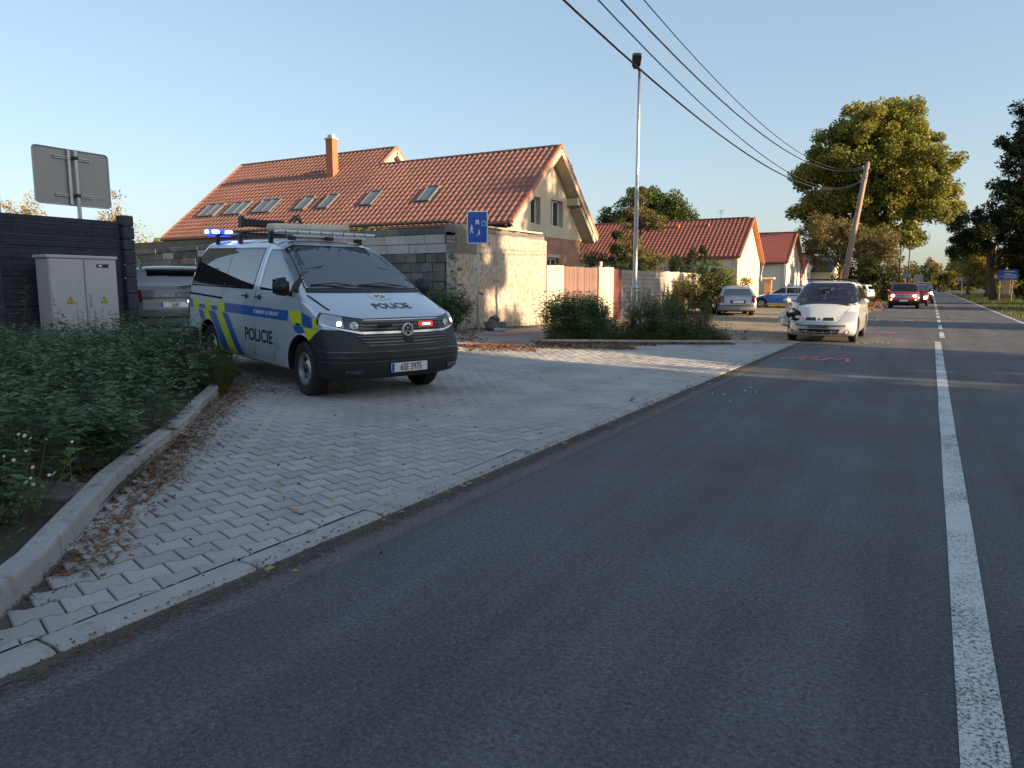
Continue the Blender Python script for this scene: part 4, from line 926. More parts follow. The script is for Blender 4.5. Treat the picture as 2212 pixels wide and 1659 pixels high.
# rubble at the foot of the sign
M_stone = mat('field_stone', (.12, .10, .085), .95, var=.35, vscale=5, bump=.02, bscale=12, objrand=.2)
rr = random.Random(8)
for i, (x, y, s, lab) in enumerate([(-10.55, 17.5, .22, 'largest rough stone at the foot of the zone sign'), (-10.5, 17.85, .17, 'middle rough stone in the heap by the zone sign, farther from the pole'), (-10.62, 17.68, .15, 'rough stone perched on top of the heap by the zone sign')]):
    bm = bmesh.new(); bmesh.ops.create_icosphere(bm, subdivisions=3, radius=1)
    for v in bm.verts: v.co *= 1+.35*mnoise.noise(v.co*1.3+Vector((i*7, 0, 0)))+.12*mnoise.noise(v.co*4); v.co = Vector((v.co.x*s, v.co.y*s*1.1, v.co.z*s*.8))
    o = from_bm('rubble_stone', bm, M_stone, label=lab, cat='stone', group='rubble by the zone sign'); o.location = (x, y, terr(x, y)+s*.55+(.22 if i == 2 else 0))
tag(MB().box((-10.25, 17.35, .27), (.32, .16, .08), Matrix.Rotation(.5, 3, 'Z'), bev=.01).build('loose_block', M_pale), 'pale rectangular concrete block lying beside the rubble stones', 'block')

# street lamp
lp = empty('street_lamp', (-7.0, 19.07, .08), label='tall galvanised street lamp rising from the weed bed', cat='street lamp')
MB().lathe([(.085, 0), (.085, 1.30), (.095, 1.31), (.095, 1.34), (.062, 1.40)], 16).build('pole_base', M_metal, lp, smooth=False)
MB().lathe([(.062, 1.36), (.058, 3.9), (.062, 3.92), (.05, 3.97), (.044, 5.5), (.038, 6.75), (0, 6.76)], 16).build('pole', M_metal, lp, smooth=True)
MB().box((0, 0, 1.05), (.02, .0, 0)) if False else None
MB().lathe([(.035, 6.70), (.035, 6.95)], 10).box((0, -.02, 6.98), (.07, .12, .06), bev=.01).build('bracket', M_black, lp)
hd = MB().prism([(-.05, -.22), (.05, -.22), (.11, -.11), (.12, .16), (.09, .22), (-.09, .22), (-.12, .16), (-.11, -.11)], -.035, .05, Matrix.Translation((-.01, -.22, 7.14)) @ Matrix.Rotation(R(205), 4, 'Z') @ Matrix.Rotation(R(33), 4, 'X'))
hd.build('lamp_head', M_black, lp); MB().box((.086, 0, .7), (.006, .08, .3)).build('service_door', M_metal, lp)

# leaning pole and its four cables
M_wood = mat('weathered_pole', (.30, .21, .145), .8, var=.2, vscale=3, stretch=(2, 2, .3), bump=.004, bscale=30)
pl = empty('leaning_pole', (-3.80, 38.0, 0), label='wooden utility pole leaning to the right behind the crashed white car', cat='utility pole')
top = Vector((.93, 0, 7.08)); MB().tube([Vector((0, 0, -.2)), top*.5, top], [.12, .105, .085], 12).build('shaft', M_wood, pl, smooth=True)
for i, (t, s) in enumerate([(.985, .16), (.955, -.16), (.93, .16), (.90, -.16)]):
    p = top*t; MB().tube([p, p+Vector((s, -.02, .0)), p+Vector((s, -.02, .09))], .012, 6).lathe([(.0, 0), (.035, .0), (.045, .04), (.028, .07), (.03, .1), (0, .12)], 10, c=p+Vector((s, -.02, .07))).build('insulator', M_frame if i % 2 else M_black, pl)
MB().tube([Vector((-.16, 0, 0)), top*.5+Vector((-.13, 0, 0)), top*.97+Vector((-.1, 0, 0))], .018, 6).build('earth_wire', M_metal, pl)
tag(MB().tube([(-3.4, 38.5, 0), (-3.4, 38.5, .6)], [.42, .3], 12).build('pale_sack', M_frame), 'pale bulky sack at the foot of the leaning pole', 'sack') if False else None
M_cable = mat('cable', (.018, .018, .02), .5, var=.1)
def pole_at(x, y, h_, r, name, label, lean=(0, 0), **k):
    o = MB().tube([(0, 0, -.2), (lean[0]*h_*.5, lean[1]*h_*.5, h_*.5), (lean[0]*h_, lean[1]*h_, h_)], [r, r*.85, r*.7], 10).build(name, M_wood if not k.get('m') else k['m'], smooth=True, label=label, cat='utility pole'); o.location = (x, y, 0); return o
FARP = (-4.2, -8.0)
pole_at(FARP[0], FARP[1], 9.6, .15, 'utility_pole', 'wooden utility pole behind the viewer that carries the near end of the cables')
def cable(pts_s, z_far, r, label, z_near=7.0):
    """pts_s: (s, z) control points, s=0 at the leaning pole, 1 at the far pole; smooth curve through them"""
    A = Vector((-2.87, 38.0, 0)); B = Vector((*FARP, 0)); P = [(0, z_near)]+pts_s+[(1, z_far)]
    S = np.array([p[0] for p in P]); Z = np.array([p[1] for p in P]); co = np.polyfit(S, Z, 3); pts = []
    co = np.polyfit(S, Z, 3, w=[8]+[2]*len(pts_s)+[1])
    for i in range(41):
        s = i/40; p = A.lerp(B, s); pts.append((p.x, p.y, float(np.polyval(co, s))))
    return MB().tube(pts, r, 6).build('overhead_cable', M_cable, label=label, cat='cable', group='cables on the leaning pole')
cable([(.261, 4.61), (.388, 4.15), (.518, 4.21), (.608, 4.47), (.66, 4.56)], 7.2, .013, 'lowest and thickest black cable, passing in front of the lamp head', 6.4)
cable([(.22, 4.75), (.389, 4.41), (.555, 4.55), (.64, 4.85)], 7.9, .009, 'second lowest black cable to the right of the lamp head', 6.5)
cable([(.223, 5.37), (.391, 4.85), (.556, 4.80), (.62, 5.14)], 8.5, .012, 'thick black cable, third from the left where it leaves the photo', 6.9)
cable([(.176, 5.65), (.366, 5.08), (.527, 5.06), (.606, 5.33)], 8.9, .008, 'thin black cable, rightmost where it leaves the photo', 7.0)

# far signs and poles
def small_sign(x, y, z, w_, h_, m, label, name='road_sign', face='rect', extra=None):
    e = empty(name, (x, y, 0), label=label, cat='sign'); MB().tube([(0, .03, 0), (0, .03, z+h_/2)], .04, 8).build('pole', M_metal, e)
    p_ = rrect(w_, h_, .05) if face == 'rect' else circ(0, 0, w_/2, 20) if face == 'round' else face
    MB().prism(p_, 0, .03, Matrix.Translation((0, 0, z)) @ MZ).build('panel', m, e)
    if extra: extra(e, x, y, z)
    return e
M_green = mat('sign_green', (.02, .16, .06), .5, var=.05)
small_sign(-3.9, 84, 2.75, .75, 1.15, M_green, 'green panel sign on a pole beside the big tree')
small_sign(-3.35, 80, 1.75, .5, .5, M_pic, 'small round white sign right of the green sign', face='round')
small_sign(-2.5, 92, 2.75, .6, .75, mat('pale_sign_blue', (.22, .32, .42), .5), 'small pale blue sign on a slim pole left of the queueing cars')
small_sign(-1.55, 110, 2.5, 1.1, 1.0, M_alu, 'square pale grey sign above the second queueing car')
small_sign(4.3, 140, 2.6, 1.4, .6, M_alu, 'pale twin-post sign far off on the right verge')
pole_at(-3.6, 105, 9.5, .13, 'utility_pole', 'far dark pole, left of the pair against the sky beside the big tree', m=M_black)
pole_at(-3.2, 128, 9.2, .12, 'utility_pole', 'farther dark pole, right of the pair against the sky beside the big tree', m=M_black)
# blue direction sign
ds = empty('direction_sign', (6.5, 88, 0), label='blue direction sign with white place names on two posts in front of the dark trees', cat='sign')
ds.scale = (.85, .85, .95)
for x in (-.65, .55): MB().tube([(x, .04, 0), (x, .04, 2.7)], .045, 8).build('post', M_metal, ds)
MB().prism([(-1.05, -.02), (-.85, -.52), (1.02, -.52), (1.02, .50), (-.85, .50), (-.9, .1)], 0, .04, Matrix.Translation((0, 0, 2.75)) @ MZ).build('panel', M_blue, ds)
T0 = Matrix.Translation((0, 0, 2.75)) @ MZ
b = MB()
for yy in (-.19,): b.prism([(-.85, yy-.015), (1.0, yy-.015), (1.0, yy+.015), (-.85, yy+.015)], .04, .046, T0)
for (a, b_, yy) in ((-.4, .6, .30), (-.3, .35, .05), (-.3, .8, -.05+.0), (-.35, .85, -.34)): 
    x_ = a
    q = random.Random(int(b_*100))
    while x_ < b_: l_ = q.uniform(.05, .09); b.prism([(x_, yy-.035), (x_+l_, yy-.035), (x_+l_, yy+.035), (x_, yy+.035)], .04, .046, T0); x_ += l_+.025
b.build('place_names', M_pic, ds)
MB().prism([(-.28, 0), (.06, 0), (-.11, .3)], 0, .03, Matrix.Translation((0, 0, 3.26)) @ MZ).build('warning_triangle_panel', M_pic, ds)
MB().prism([(-1.35, -.28), (-1.0, -.42), (-1.0, -.05)], 0, .03, Matrix.Translation((0, 0, 2.75)) @ MZ).build('arrow_tip', M_pic, ds)
MB().box((.0, .3, 1.5), (.75, .2, 1.6), bev=.02).build('board_behind', mat('pale_timber_board', (.50, .34, .24), .8, var=.2), ds)
# warning triangle
M_redr = mat('red_reflector', (.65, .03, .05), .35, var=.05, emit=None); M_orange = mat('reflector_white', (.8, .62, .6), .4)
wt = empty('warning_triangle', (-2.62, 47.5, .0), label='red warning triangle standing on the road in front of the red car', cat='warning triangle')
wt.rotation_euler = (0, 0, R(4)); s = .64; hh = s*.866
for i, (a, b_) in enumerate((((-s/2, 0), (s/2, 0)), ((s/2, 0), (0, hh)), ((0, hh), (-s/2, 0)))):
    a = Vector((a[0], 0, a[1]+.08)); b2 = Vector((b_[0], 0, b_[1]+.08)); c = (a+b2)/2; ang = math.atan2(b2.z-a.z, b2.x-a.x); L_ = (b2-a).length
    MB().box(c, (L_+.07, .02, .085), Matrix.Rotation(-ang, 3, 'Y')).build('bar', M_redr, wt)
    MB().box(c+Vector((0, -.013, 0)), (L_-.16, .008, .03), Matrix.Rotation(-ang, 3, 'Y')).build('reflector', M_orange, wt)
MB().box((0, 0, .02), (.5, .06, .03)).tube([(-.25, -.15, .01), (-.1, .1, .06)], .01, 5).tube([(.25, -.15, .01), (.1, .1, .06)], .01, 5).build('foot', M_metal, wt)
# ============================================================ VEHICLES
def pchip(xk, yk, xq):
    xk = np.asarray(xk, float); yk = np.asarray(yk, float); h = np.diff(xk); d = np.diff(yk)/h; n = len(xk); m = np.zeros(n)
    for i in range(1, n-1):
        if d[i-1]*d[i] > 0: w1 = 2*h[i]+h[i-1]; w2 = h[i]+2*h[i-1]; m[i] = (w1+w2)/(w1/d[i-1]+w2/d[i])
    m[0] = d[0]; m[-1] = d[-1]; k = np.clip(np.searchsorted(xk, xq)-1, 0, n-2); t = (xq-xk[k])/h[k]
    return (2*t**3-3*t**2+1)*yk[k]+(t**3-2*t**2+t)*h[k]*m[k]+(-2*t**3+3*t**2)*yk[k+1]+(t**3-t**2)*h[k]*m[k+1]
def body_mesh(rings, sub=3, NF=14, NS=40, NR=9):
    """waterline loft. ring = (xf,zf, xr,zr, halfwidth, front corner depth, front power, rear corner depth, rear power)"""
    A = np.array(rings, float); n = len(A); tq = np.linspace(0, n-1, (n-1)*sub+1); G = np.stack([pchip(np.arange(n), A[:, c], tq) for c in range(A.shape[1])], 1)
    V = []; loops = []
    for xf, zf, xr, zr, w, rf, nf, rrr, nr in G:
        pts = []; w = max(w, .004)
        for i in range(NF):
            th = math.pi/2*i/NF; y = w*math.sin(th)**(2/nf); x = xf-rf+rf*math.cos(th)**(2/nf) if i else xf; pts.append((x, y))
        for i in range(NS+1): pts.append((xf-rf+(xr+rrr-(xf-rf))*i/NS, w))
        for i in range(1, NR+1):
            th = math.pi/2*(1-i/NR); y = w*max(math.sin(th), 0)**(2/nr) if i < NR else 0; x = xr+rrr-rrr*math.cos(th)**(2/nr); pts.append((x, y))
        L_ = (xf-xr) or 1; P = [(x, y, zf+(zr-zf)*(xf-x)/L_) for x, y in pts]; k = len(P)
        loops.append([(x, y, z) for x, y, z in P]+[(x, -y, z) for x, y, z in reversed(P[1:-1])])
    m = len(loops[0]); V = [p for l in loops for p in l]; F = []
    for r_ in range(len(loops)-1):
        for i in range(m): j = (i+1) % m; F.append((r_*m+i, r_*m+j, (r_+1)*m+j, (r_+1)*m+i))
    F.append(tuple(range(m-1, -1, -1))); F.append(tuple((len(loops)-1)*m+i for i in range(m)))
    bm = bmesh.new(); vs = [bm.verts.new(v) for v in V]; [bm.faces.new([vs[i] for i in f]) for f in F]
    bmesh.ops.remove_doubles(bm, verts=bm.verts, dist=.0015); bmesh.ops.recalc_face_normals(bm, faces=bm.faces); return bm
def poly_prism_mesh(poly, a0, a1, axis, m=None):
    """axis 'y': poly in (x,z) extruded over y a0..a1; 'x': poly in (y,z) extruded over x"""
    M = Matrix(((1, 0, 0, 0), (0, 0, 1, 0), (0, 1, 0, 0), (0, 0, 0, 1))) if axis == 'y' else Matrix(((0, 0, 1, 0), (1, 0, 0, 0), (0, 1, 0, 0), (0, 0, 0, 1)))
    b = MB().prism(poly, a0, a1, M); me = bpy.data.meshes.new('c'); bm = bmesh.new(); vs = [bm.verts.new(v) for v in b.V]; [bm.faces.new([vs[i] for i in f]) for f in b.F]
    bmesh.ops.recalc_face_normals(bm, faces=bm.faces); bm.to_mesh(me); bm.free()
    if m is not None: me.materials.append(m)
    return me
def inset(poly, d):
    cx = sum(p[0] for p in poly)/len(poly); cy = sum(p[1] for p in poly)/len(poly); n = len(poly); out = []
    ar = sum(poly[i][0]*poly[(i+1) % n][1]-poly[(i+1) % n][0]*poly[i][1] for i in range(n)); s = 1 if ar > 0 else -1
    for i in range(n):
        p0, p1, p2 = Vector(poly[i-1]), Vector(poly[i]), Vector(poly[(i+1) % n]); e1 = (p1-p0).normalized(); e2 = (p2-p1).normalized()
        n1 = Vector((-e1.y, e1.x))*s; n2 = Vector((-e2.y, e2.x))*s; b = (n1+n2); b = b/max(.3, b.dot(b)/2)/1; out.append(tuple(p1+b*d*.999/1))
    return out
def round_poly(poly, r, n=3):
    out = []; k = len(poly); rs_ = r if isinstance(r, (list, tuple)) else [r]*k
    for i in range(k):
        p0, p1, p2 = Vector(poly[i-1]), Vector(poly[i]), Vector(poly[(i+1) % k]); a = (p0-p1); b = (p2-p1); rr_ = min(rs_[i], a.length*.45, b.length*.45); A_ = p1+a.normalized()*rr_; B_ = p1+b.normalized()*rr_
        for j in range(n+1): t = j/n; out.append(tuple((1-t)**2*A_+2*t*(1-t)*p1+t*t*B_))
    return out
class Car:
    def __init__(s, root, rings, paint, r_wheel, axles, track_y, arch=.06, sub=3):
        s.root = root; s.bm = body_mesh(rings, sub); s.rings = rings; s.paint = paint; s.rw = r_wheel; s.ax = axles; s.ty = track_y; s.arch = r_wheel+arch
        s.full = bpy.data.meshes.new('full'); s.bm.to_mesh(s.full); s.bvh = BVHTree.FromBMesh(s.bm)
    def finish_body(s, cutters=(), name='body', m_in=None):
        me = s.full.copy(); me.materials.append(s.paint); me.materials.append(m_in or M_black); o = link(bpy.data.objects.new(name, me), s.root)
        cs = []
        for ax in s.ax:
            for sg_ in (1, -1):
                b = MB(); n = 32; M = Matrix(((1, 0, 0, 0), (0, 0, 1, 0), (0, 1, 0, 0), (0, 0, 0, 1))); b.prism([(ax+s.arch*math.cos(2*math.pi*i/n), s.rw+.02+s.arch*math.sin(2*math.pi*i/n)) for i in range(n)], sg_*(s.ty-.26), sg_*1.3, M)
                c = bpy.data.meshes.new('c'); bm = bmesh.new(); vs = [bm.verts.new(v) for v in b.V]; [bm.faces.new([vs[i] for i in f]) for f in b.F]; bmesh.ops.recalc_face_normals(bm, faces=bm.faces); bm.to_mesh(c); bm.free(); c.materials.append(M_black); cs.append(c)
        bool_cut(o, cs+list(cutters)); s.body = o; smooth_by_angle(o, 32); s.cut = o.data; return o
    def patch(s, name, planes, off, m, parent=None, rim=0, keep=None, src='full', smooth=True, **k):
        bm = bmesh.new(); bm.from_mesh(s.full if src == 'full' else s.cut)
        if src != 'full':
            bad = [f for f in bm.faces if f.material_index > 0 or any((f.calc_center_median().x-a)**2+(f.calc_center_median().z-s.rw-.02)**2 < (s.arch-.012)**2 for a in s.ax) or abs(f.calc_center_median().y) < .3 and f.normal.x < .2 and f.normal.x > -.2 and f.normal.z < .3]
            bmesh.ops.delete(bm, geom=bad, context='FACES')
        bm.normal_update(); nl = bm.verts.layers.float_vector.new('n')
        for v in bm.verts: v[nl] = v.normal
        for co, no in planes:
            bmesh.ops.bisect_plane(bm, geom=bm.verts[:]+bm.edges[:]+bm.faces[:], dist=1e-5, plane_co=co, plane_no=no, clear_inner=True)
        if keep:
            bmesh.ops.delete(bm, geom=[f for f in bm.faces if not keep(f)], context='FACES')
        bmesh.ops.delete(bm, geom=[v for v in bm.verts if not v.link_faces], context='VERTS')
        nm = {v: (Vector(v[nl]).normalized() if Vector(v[nl]).length > .1 else v.normal) for v in bm.verts}
        for v in bm.verts: v.co += nm[v]*off
        if rim:
            be = [e for e in bm.edges if len(e.link_faces) == 1]; nv = {}
            for e in be:
                for v in e.verts:
                    if v not in nv: nv[v] = bm.verts.new(v.co-nm[v]*rim)
            for e in be:
                try: bm.faces.new((e.verts[1], e.verts[0], nv[e.verts[0]], nv[e.verts[1]]))
                except ValueError: pass
            bmesh.ops.recalc_face_normals(bm, faces=bm.faces) if False else None
        o = from_bm(name, bm, m, parent or s.body, smooth=False, **k)
        if smooth: smooth_by_angle(o, 35)
        return o
    def side_planes(s, poly, sg_):
        n = len(poly); ar = sum(poly[i][0]*poly[(i+1) % n][1]-poly[(i+1) % n][0]*poly[i][1] for i in range(n)); q = 1 if ar > 0 else -1; pl = [((0, sg_*.25, 0), (0, sg_, 0))]
        for i in range(n):
            a, b = poly[i], poly[(i+1) % n]; e = Vector((b[0]-a[0], b[1]-a[1])); pl.append(((a[0], 0, a[1]), (-e.y*q, 0, e.x*q)))
        return pl
    def front_planes(s, poly, d=1):
        n = len(poly); ar = sum(poly[i][0]*poly[(i+1) % n][1]-poly[(i+1) % n][0]*poly[i][1] for i in range(n)); q = 1 if ar > 0 else -1; xm = (s.ax[0]+s.ax[-1])/2; pl = [((xm, 0, 0), (d, 0, 0))]
        for i in range(n):
            a, b = poly[i], poly[(i+1) % n]; e = Vector((b[0]-a[0], b[1]-a[1])); pl.append(((0, a[0], a[1]), (0, -e.y*q, e.x*q)))
        return pl
    def side(s, name, poly, sg_, off, m, **k):
        return s.patch(name, s.side_planes(poly, sg_), off, m, keep=lambda f: f.normal.y*sg_ > .15, **k)
    def front(s, name, poly, off, m, d=1, thr=.12, **k):
        return s.patch(name, s.front_planes(poly, d), off, m, keep=lambda f: f.normal.x*d > thr, **k)
    def glue(s, V, F, axis, sg_, off, name, m, parent=None, **k):
        """lay a flat mesh (a,b) on the body: axis 'side' a=x b=z, 'front' a=y b=z, 'hood' a=y b=x; fine enough triangles follow the curve"""
        bm = bmesh.new(); vs = [bm.verts.new(v) for v in V]
        for f in F:
            try: bm.faces.new([vs[i] for i in f])
            except ValueError: pass
        bmesh.ops.remove_doubles(bm, verts=bm.verts, dist=1e-6)
        for v in bm.verts:
            a, b = v.co.x, v.co.y
            if axis == 'side': o, d = Vector((a, sg_*2, b)), Vector((0, -sg_, 0))
            elif axis == 'front': o, d = Vector((sg_*6, a, b)), Vector((-sg_, 0, 0))
            else: o, d = Vector((b, a, 4)), Vector((0, 0, -1))
            h_, n_, i_, t_ = s.bvh.ray_cast(o, d)
            if h_ is not None: v.co = h_+n_*off
        bmesh.ops.recalc_face_normals(bm, faces=bm.faces)
        return from_bm(name, bm, m, parent or s.body, **k)
    def hit(s, axis, a, b, sg_=1):
        if axis == 'side': r_ = s.bvh.ray_cast(Vector((a, sg_*2, b)), Vector((0, -sg_, 0)))
        elif axis == 'front': r_ = s.bvh.ray_cast(Vector((sg_*6, a, b)), Vector((-sg_, 0, 0)))
        else: r_ = s.bvh.ray_cast(Vector((a, b, 4)), Vector((0, 0, -1)))
        return r_[0], r_[1]
    def line(s, name, pts, axis, sg_, w_, m, off=.0015, parent=None, **k):
        """thin strip following the body along points (panel gap, trim)"""
        P = []
        for (a, b), (c, d) in zip(pts, pts[1:]):
            n = max(1, int(math.hypot(c-a, d-b)/.06)); P += [(a+(c-a)*i/n, b+(d-b)*i/n) for i in range(n)]
        P.append(pts[-1]); V = []; F = []
        for i, p in enumerate(P):
            q0 = Vector(P[max(i-1, 0)]); q1 = Vector(P[min(i+1, len(P)-1)]); t = (q1-q0).normalized(); n_ = Vector((-t.y, t.x))*w_/2
            for sgn in (1, -1):
                a, b = p[0]+n_.x*sgn, p[1]+n_.y*sgn; h_, nn = s.hit(axis, a, b, sg_)
                if h_ is None: h_, nn, _, _ = s.bvh.find_nearest(Vector((a, sg_*.9, b)) if axis == 'side' else Vector((sg_*6, a, b)))
                V.append(h_+nn*off)
        F = [(2*i, 2*i+1, 2*i+3, 2*i+2) for i in range(len(P)-1)]; return V, F
    def lines(s, name, specs, m, off=.0015, parent=None, **k):
        V = []; F = []
        for pts, axis, sg_, w_ in specs:
            v, f = s.line(name, pts, axis, sg_, w_, m, off); F += [tuple(i+len(V) for i in q) for q in f]; V += v
        return raw(name, [tuple(v) for v in V], F, m, parent or s.body, **k)
    def wheels(s, style='steel', wd=.21, rim_r=.205, m_rim=None):
        proto = None
        for ax in s.ax:
            for sg_ in (1, -1):
                if proto is None:
                    b = MB(); r0 = s.rw; pr = [(rim_r, -wd/2+.02), (r0-.05, -wd/2), (r0-.015, -wd/2+.012), (r0, -wd/2+.035), (r0, wd/2-.035), (r0-.015, wd/2-.012), (r0-.05, wd/2), (rim_r, wd/2-.02), (rim_r-.012, wd/2-.03), (rim_r-.02, -wd/2+.02)]
                    b.lathe(pr, 40, 'y'); ty = b.build('wheel', M_tyre, s.root, smooth=True); smooth_by_angle(ty, 50)
                    rb = MB(); hub = wd/2-.035; rb.lathe([(rim_r, wd/2-.022), (rim_r-.006, wd/2-.012), (rim_r-.018, wd/2-.016), (rim_r-.028, hub-.03), (rim_r-.075, hub-.045 if style == 'steel' else hub-.03), (.085, hub-.005), (.07, hub), (0, hub)], 40, 'y')
                    ri = rb.build('rim', m_rim or M_rim, ty, smooth=True); smooth_by_angle(ri, 30)
                    hb = MB()
                    nh = 8 if style == 'steel' else 5
                    for i in range(nh):
                        an = 2*math.pi*i/nh; rr_ = rim_r-.052 if style == 'steel' else rim_r-.062; M = Matrix.Rotation(an, 4, 'Y') @ Matrix.Translation((rr_, hub-.034 if style == 'steel' else hub-.018, 0)) @ Matrix.Rotation(-math.pi/2, 4, 'X')
                        sh = [(.017*math.cos(t*math.pi/6), .03*math.sin(t*math.pi/6)) for t in range(12)] if style == 'steel' else [(-.045, -.018), (.04, -.042), (.04, .042), (-.045, .018)]
                        hb.prism(sh, 0, .006, M)
                    hb.build('rim_openings', M_black, ty); cb2 = MB().lathe([(.062, hub-.0), (.058, hub+.012), (0, hub+.016)], 20, 'y'); cb2.build('hub_cap', M_black if style == 'steel' else (m_rim or M_rim), ty, smooth=True)
                    kids = [c for c in COL.objects if c.parent == ty]; proto = (ty, kids); w_ = ty
                else:
                    w_ = proto[0].copy(); COL.objects.link(w_); w_.parent = s.root
                    for c in proto[1]: q = c.copy(); COL.objects.link(q); q.parent = w_
                w_.location = (ax, sg_*(s.ty-wd/2), s.rw); w_.rotation_euler = (0, 0, 0 if sg_ > 0 else math.pi); s.__dict__.setdefault('wl', []).append(w_)
M_tyre = mat('tyre', (.018, .018, .019), .8, var=.2, vscale=6, bump=.002, bscale=60, dirt=((.07, .06, .05), 5, .2))
M_rim = mat('silver_rim', (.42, .43, .44), .35, metal=.8, var=.12, vscale=8)
M_plas = mat('bumper_plastic', (.016, .018, .022), .5, var=.1, vscale=5, v2scale=200, var2=.1, bump=.0008, bscale=300)
M_slat = mat('grille_slat_grey', (.05, .054, .06), .3, var=.05, coat=.4)
M_seam = mat('panel_gap', (.01, .01, .011), .8, var=0)
M_gl = glass_mat('car_glass', (.22, .26, .28), .8)
M_gldark = glass_mat('privacy_glass', (.05, .055, .06), .5, body=(.006, .007, .009), ior=3.6)
M_glvan = glass_mat('van_glass', (.16, .21, .26), .7, body=(.02, .035, .055), ior=3.8)
M_frit = mat('glass_frit', (.008, .008, .009), .08, var=0, spec=.6)
M_seat = mat('seat_fabric', (.04, .04, .045), .9, var=.15); M_dash = mat('dashboard', (.03, .03, .033), .7, var=.1)
M_chrome = mat('chrome', (.72, .73, .75), .22, metal=.75, var=.05)
M_plate = mat('number_plate', (.72, .72, .70), .45, var=.05); M_lens = mat('lamp_lens', (.42, .44, .46), .12, metal=.3, var=.08, vscale=12, spec=1.0, coat=.6)
M_lensdark = mat('lamp_inner', (.05, .055, .06), .15, metal=.5, var=.5, vscale=30, coat=.5); M_redlens = mat('tail_lamp', (.12, .008, .010), .15, var=.25, vscale=18, coat=.7)
def emis(name, col, s_): return mat(name, col, .4, var=0, emit=col, estr=s_)
M_drl = emis('lit_lamp', (1, .93, .85), 9); M_bluelit = emis('lit_blue_lamp', (.25, .42, 1), 14); M_bluedome = emis('blue_lamp_housing', (.01, .04, .8), 1.6); M_redlit = emis('lit_red_lamp', (1, .5, .42), 9); M_redglow = emis('red_lamp_housing', (.9, .01, .02), 1.2)
def paint(name, col, metal=.5, rough=.32, dust=.12):
    return mat(name, col, rough, metal=metal, var=.03, vscale=1.5, var2=.05, v2scale=400, coat=.9, dirt=((.25, .23, .2), 1.8, dust))
def plate(car, text, c, parent, d=1, w_=.52, h_=.11, strip=True, tilt=0):
    """number plate centred at c facing d*x"""
    M = Matrix.Translation(c) @ Matrix.Rotation(0 if d > 0 else math.pi, 4, 'Z') @ Matrix.Rotation(tilt, 4, 'Y') @ MX
    p_ = MB().prism(rrect(w_, h_, .01, 2), 0, .008, M).build('number_plate', M_plate, parent)
    if strip: MB().prism([(-w_/2+.004, -h_/2+.004), (-w_/2+.042, -h_/2+.004), (-w_/2+.042, h_/2-.004), (-w_/2+.004, h_/2-.004)], .008, .0095, M).build('euro_band', M_blue, p_)
    if not text.strip(): return p_
    V, F = text_mesh(text, .115, (.72, 1), bold=.002)
    b = MB(); b.add([M @ Vector((v.x+(.02 if strip else 0), v.y-.004, .010)) for v in V], F); b.build('registration', M_black, p_, recalc=False); return p_
def cabin_cutter(rings, k0, ins=.05, zlow=.55, drop=.05):
    r = []
    sel = [list(q) for q in rings[k0:] if q[4] > .28]
    first = sel[0]; r.append((first[0]-ins-.05, zlow, first[2]+ins, zlow, first[4]-ins, first[5], first[6], first[7], first[8]))
    for q in sel: r.append((q[0]-ins, q[1]-drop*(.2+.8*(q[1]-first[1])/(sel[-1][1]-first[1]+1e-6)), q[2]+ins, q[3]-drop*(.2+.8*(q[1]-first[1])/(sel[-1][1]-first[1]+1e-6)), max(q[4]-ins, .02), q[5], q[6], q[7], q[8]))
    bm = body_mesh(r, 2, 8, 10, 6); me = bpy.data.meshes.new('c'); bm.to_mesh(me); bm.free(); me.materials.append(M_dash); return me
def seat(parent, x, y, z=.55, s=1.0):
    b = MB(); b.box((x, y, z+.12), (.5, .5, .16), bev=.05); b.box((x-.27, y, z+.48), (.14, .48, .66), Matrix.Rotation(-.2, 3, 'Y'), bev=.06); b.box((x-.37, y, z+.90), (.10, .27, .19), Matrix.Rotation(-.15, 3, 'Y'), bev=.04); b.tube([(x-.33, y-.06, z+.74), (x-.36, y-.06, z+.9)], .008, 5).tube([(x-.33, y+.06, z+.74), (x-.36, y+.06, z+.9)], .008, 5)
    return b.build('seat', M_seat, parent)
def mirror(parent, c, sg_, m, s=(.12, .24, .2), arm=.1, mg=None):
    bm = bmesh.new(); bmesh.ops.create_cube(bm, size=1); bmesh.ops.bevel(bm, geom=bm.edges[:], offset=.22, segments=3, affect='EDGES')
    for v in bm.verts:
        k = 1-.25*(v.co.y*sg_ > 0)*abs(v.co.y)*2; v.co = Vector((v.co.x*s[0]*(1.1 if v.co.x > 0 else .9), v.co.y*s[1], v.co.z*s[2]*k))+Vector(c)
    o = from_bm('mirror', bm, m, parent, smooth=True); MB().tube([(c[0], c[1]-sg_*s[1]*.3, c[2]-s[2]*.3), (c[0], c[1]-sg_*(s[1]*.5+arm), c[2]-s[2]*.45)], .03, 6).build('mirror_arm', m if mg is None else mg, o)
    MB().box((c[0]-s[0]*.47, c[1], c[2]), (.006, s[1]*.8, s[2]*.75)).build('mirror_glass', M_wglass, o); return o
# common projection of a convex side window with dark border and see-through pane
def side_window(car, name, poly, sg_, m=None, border=.03, cutlist=None, off=-.006, rad=.04):
    P = round_poly(poly, rad)
    fr = car.side(name, P, sg_, .0015, M_frit if m is None else M_frit, smooth=True) if False else None
    o = car.side(name, P, sg_, .001, m or M_gl)
    return o
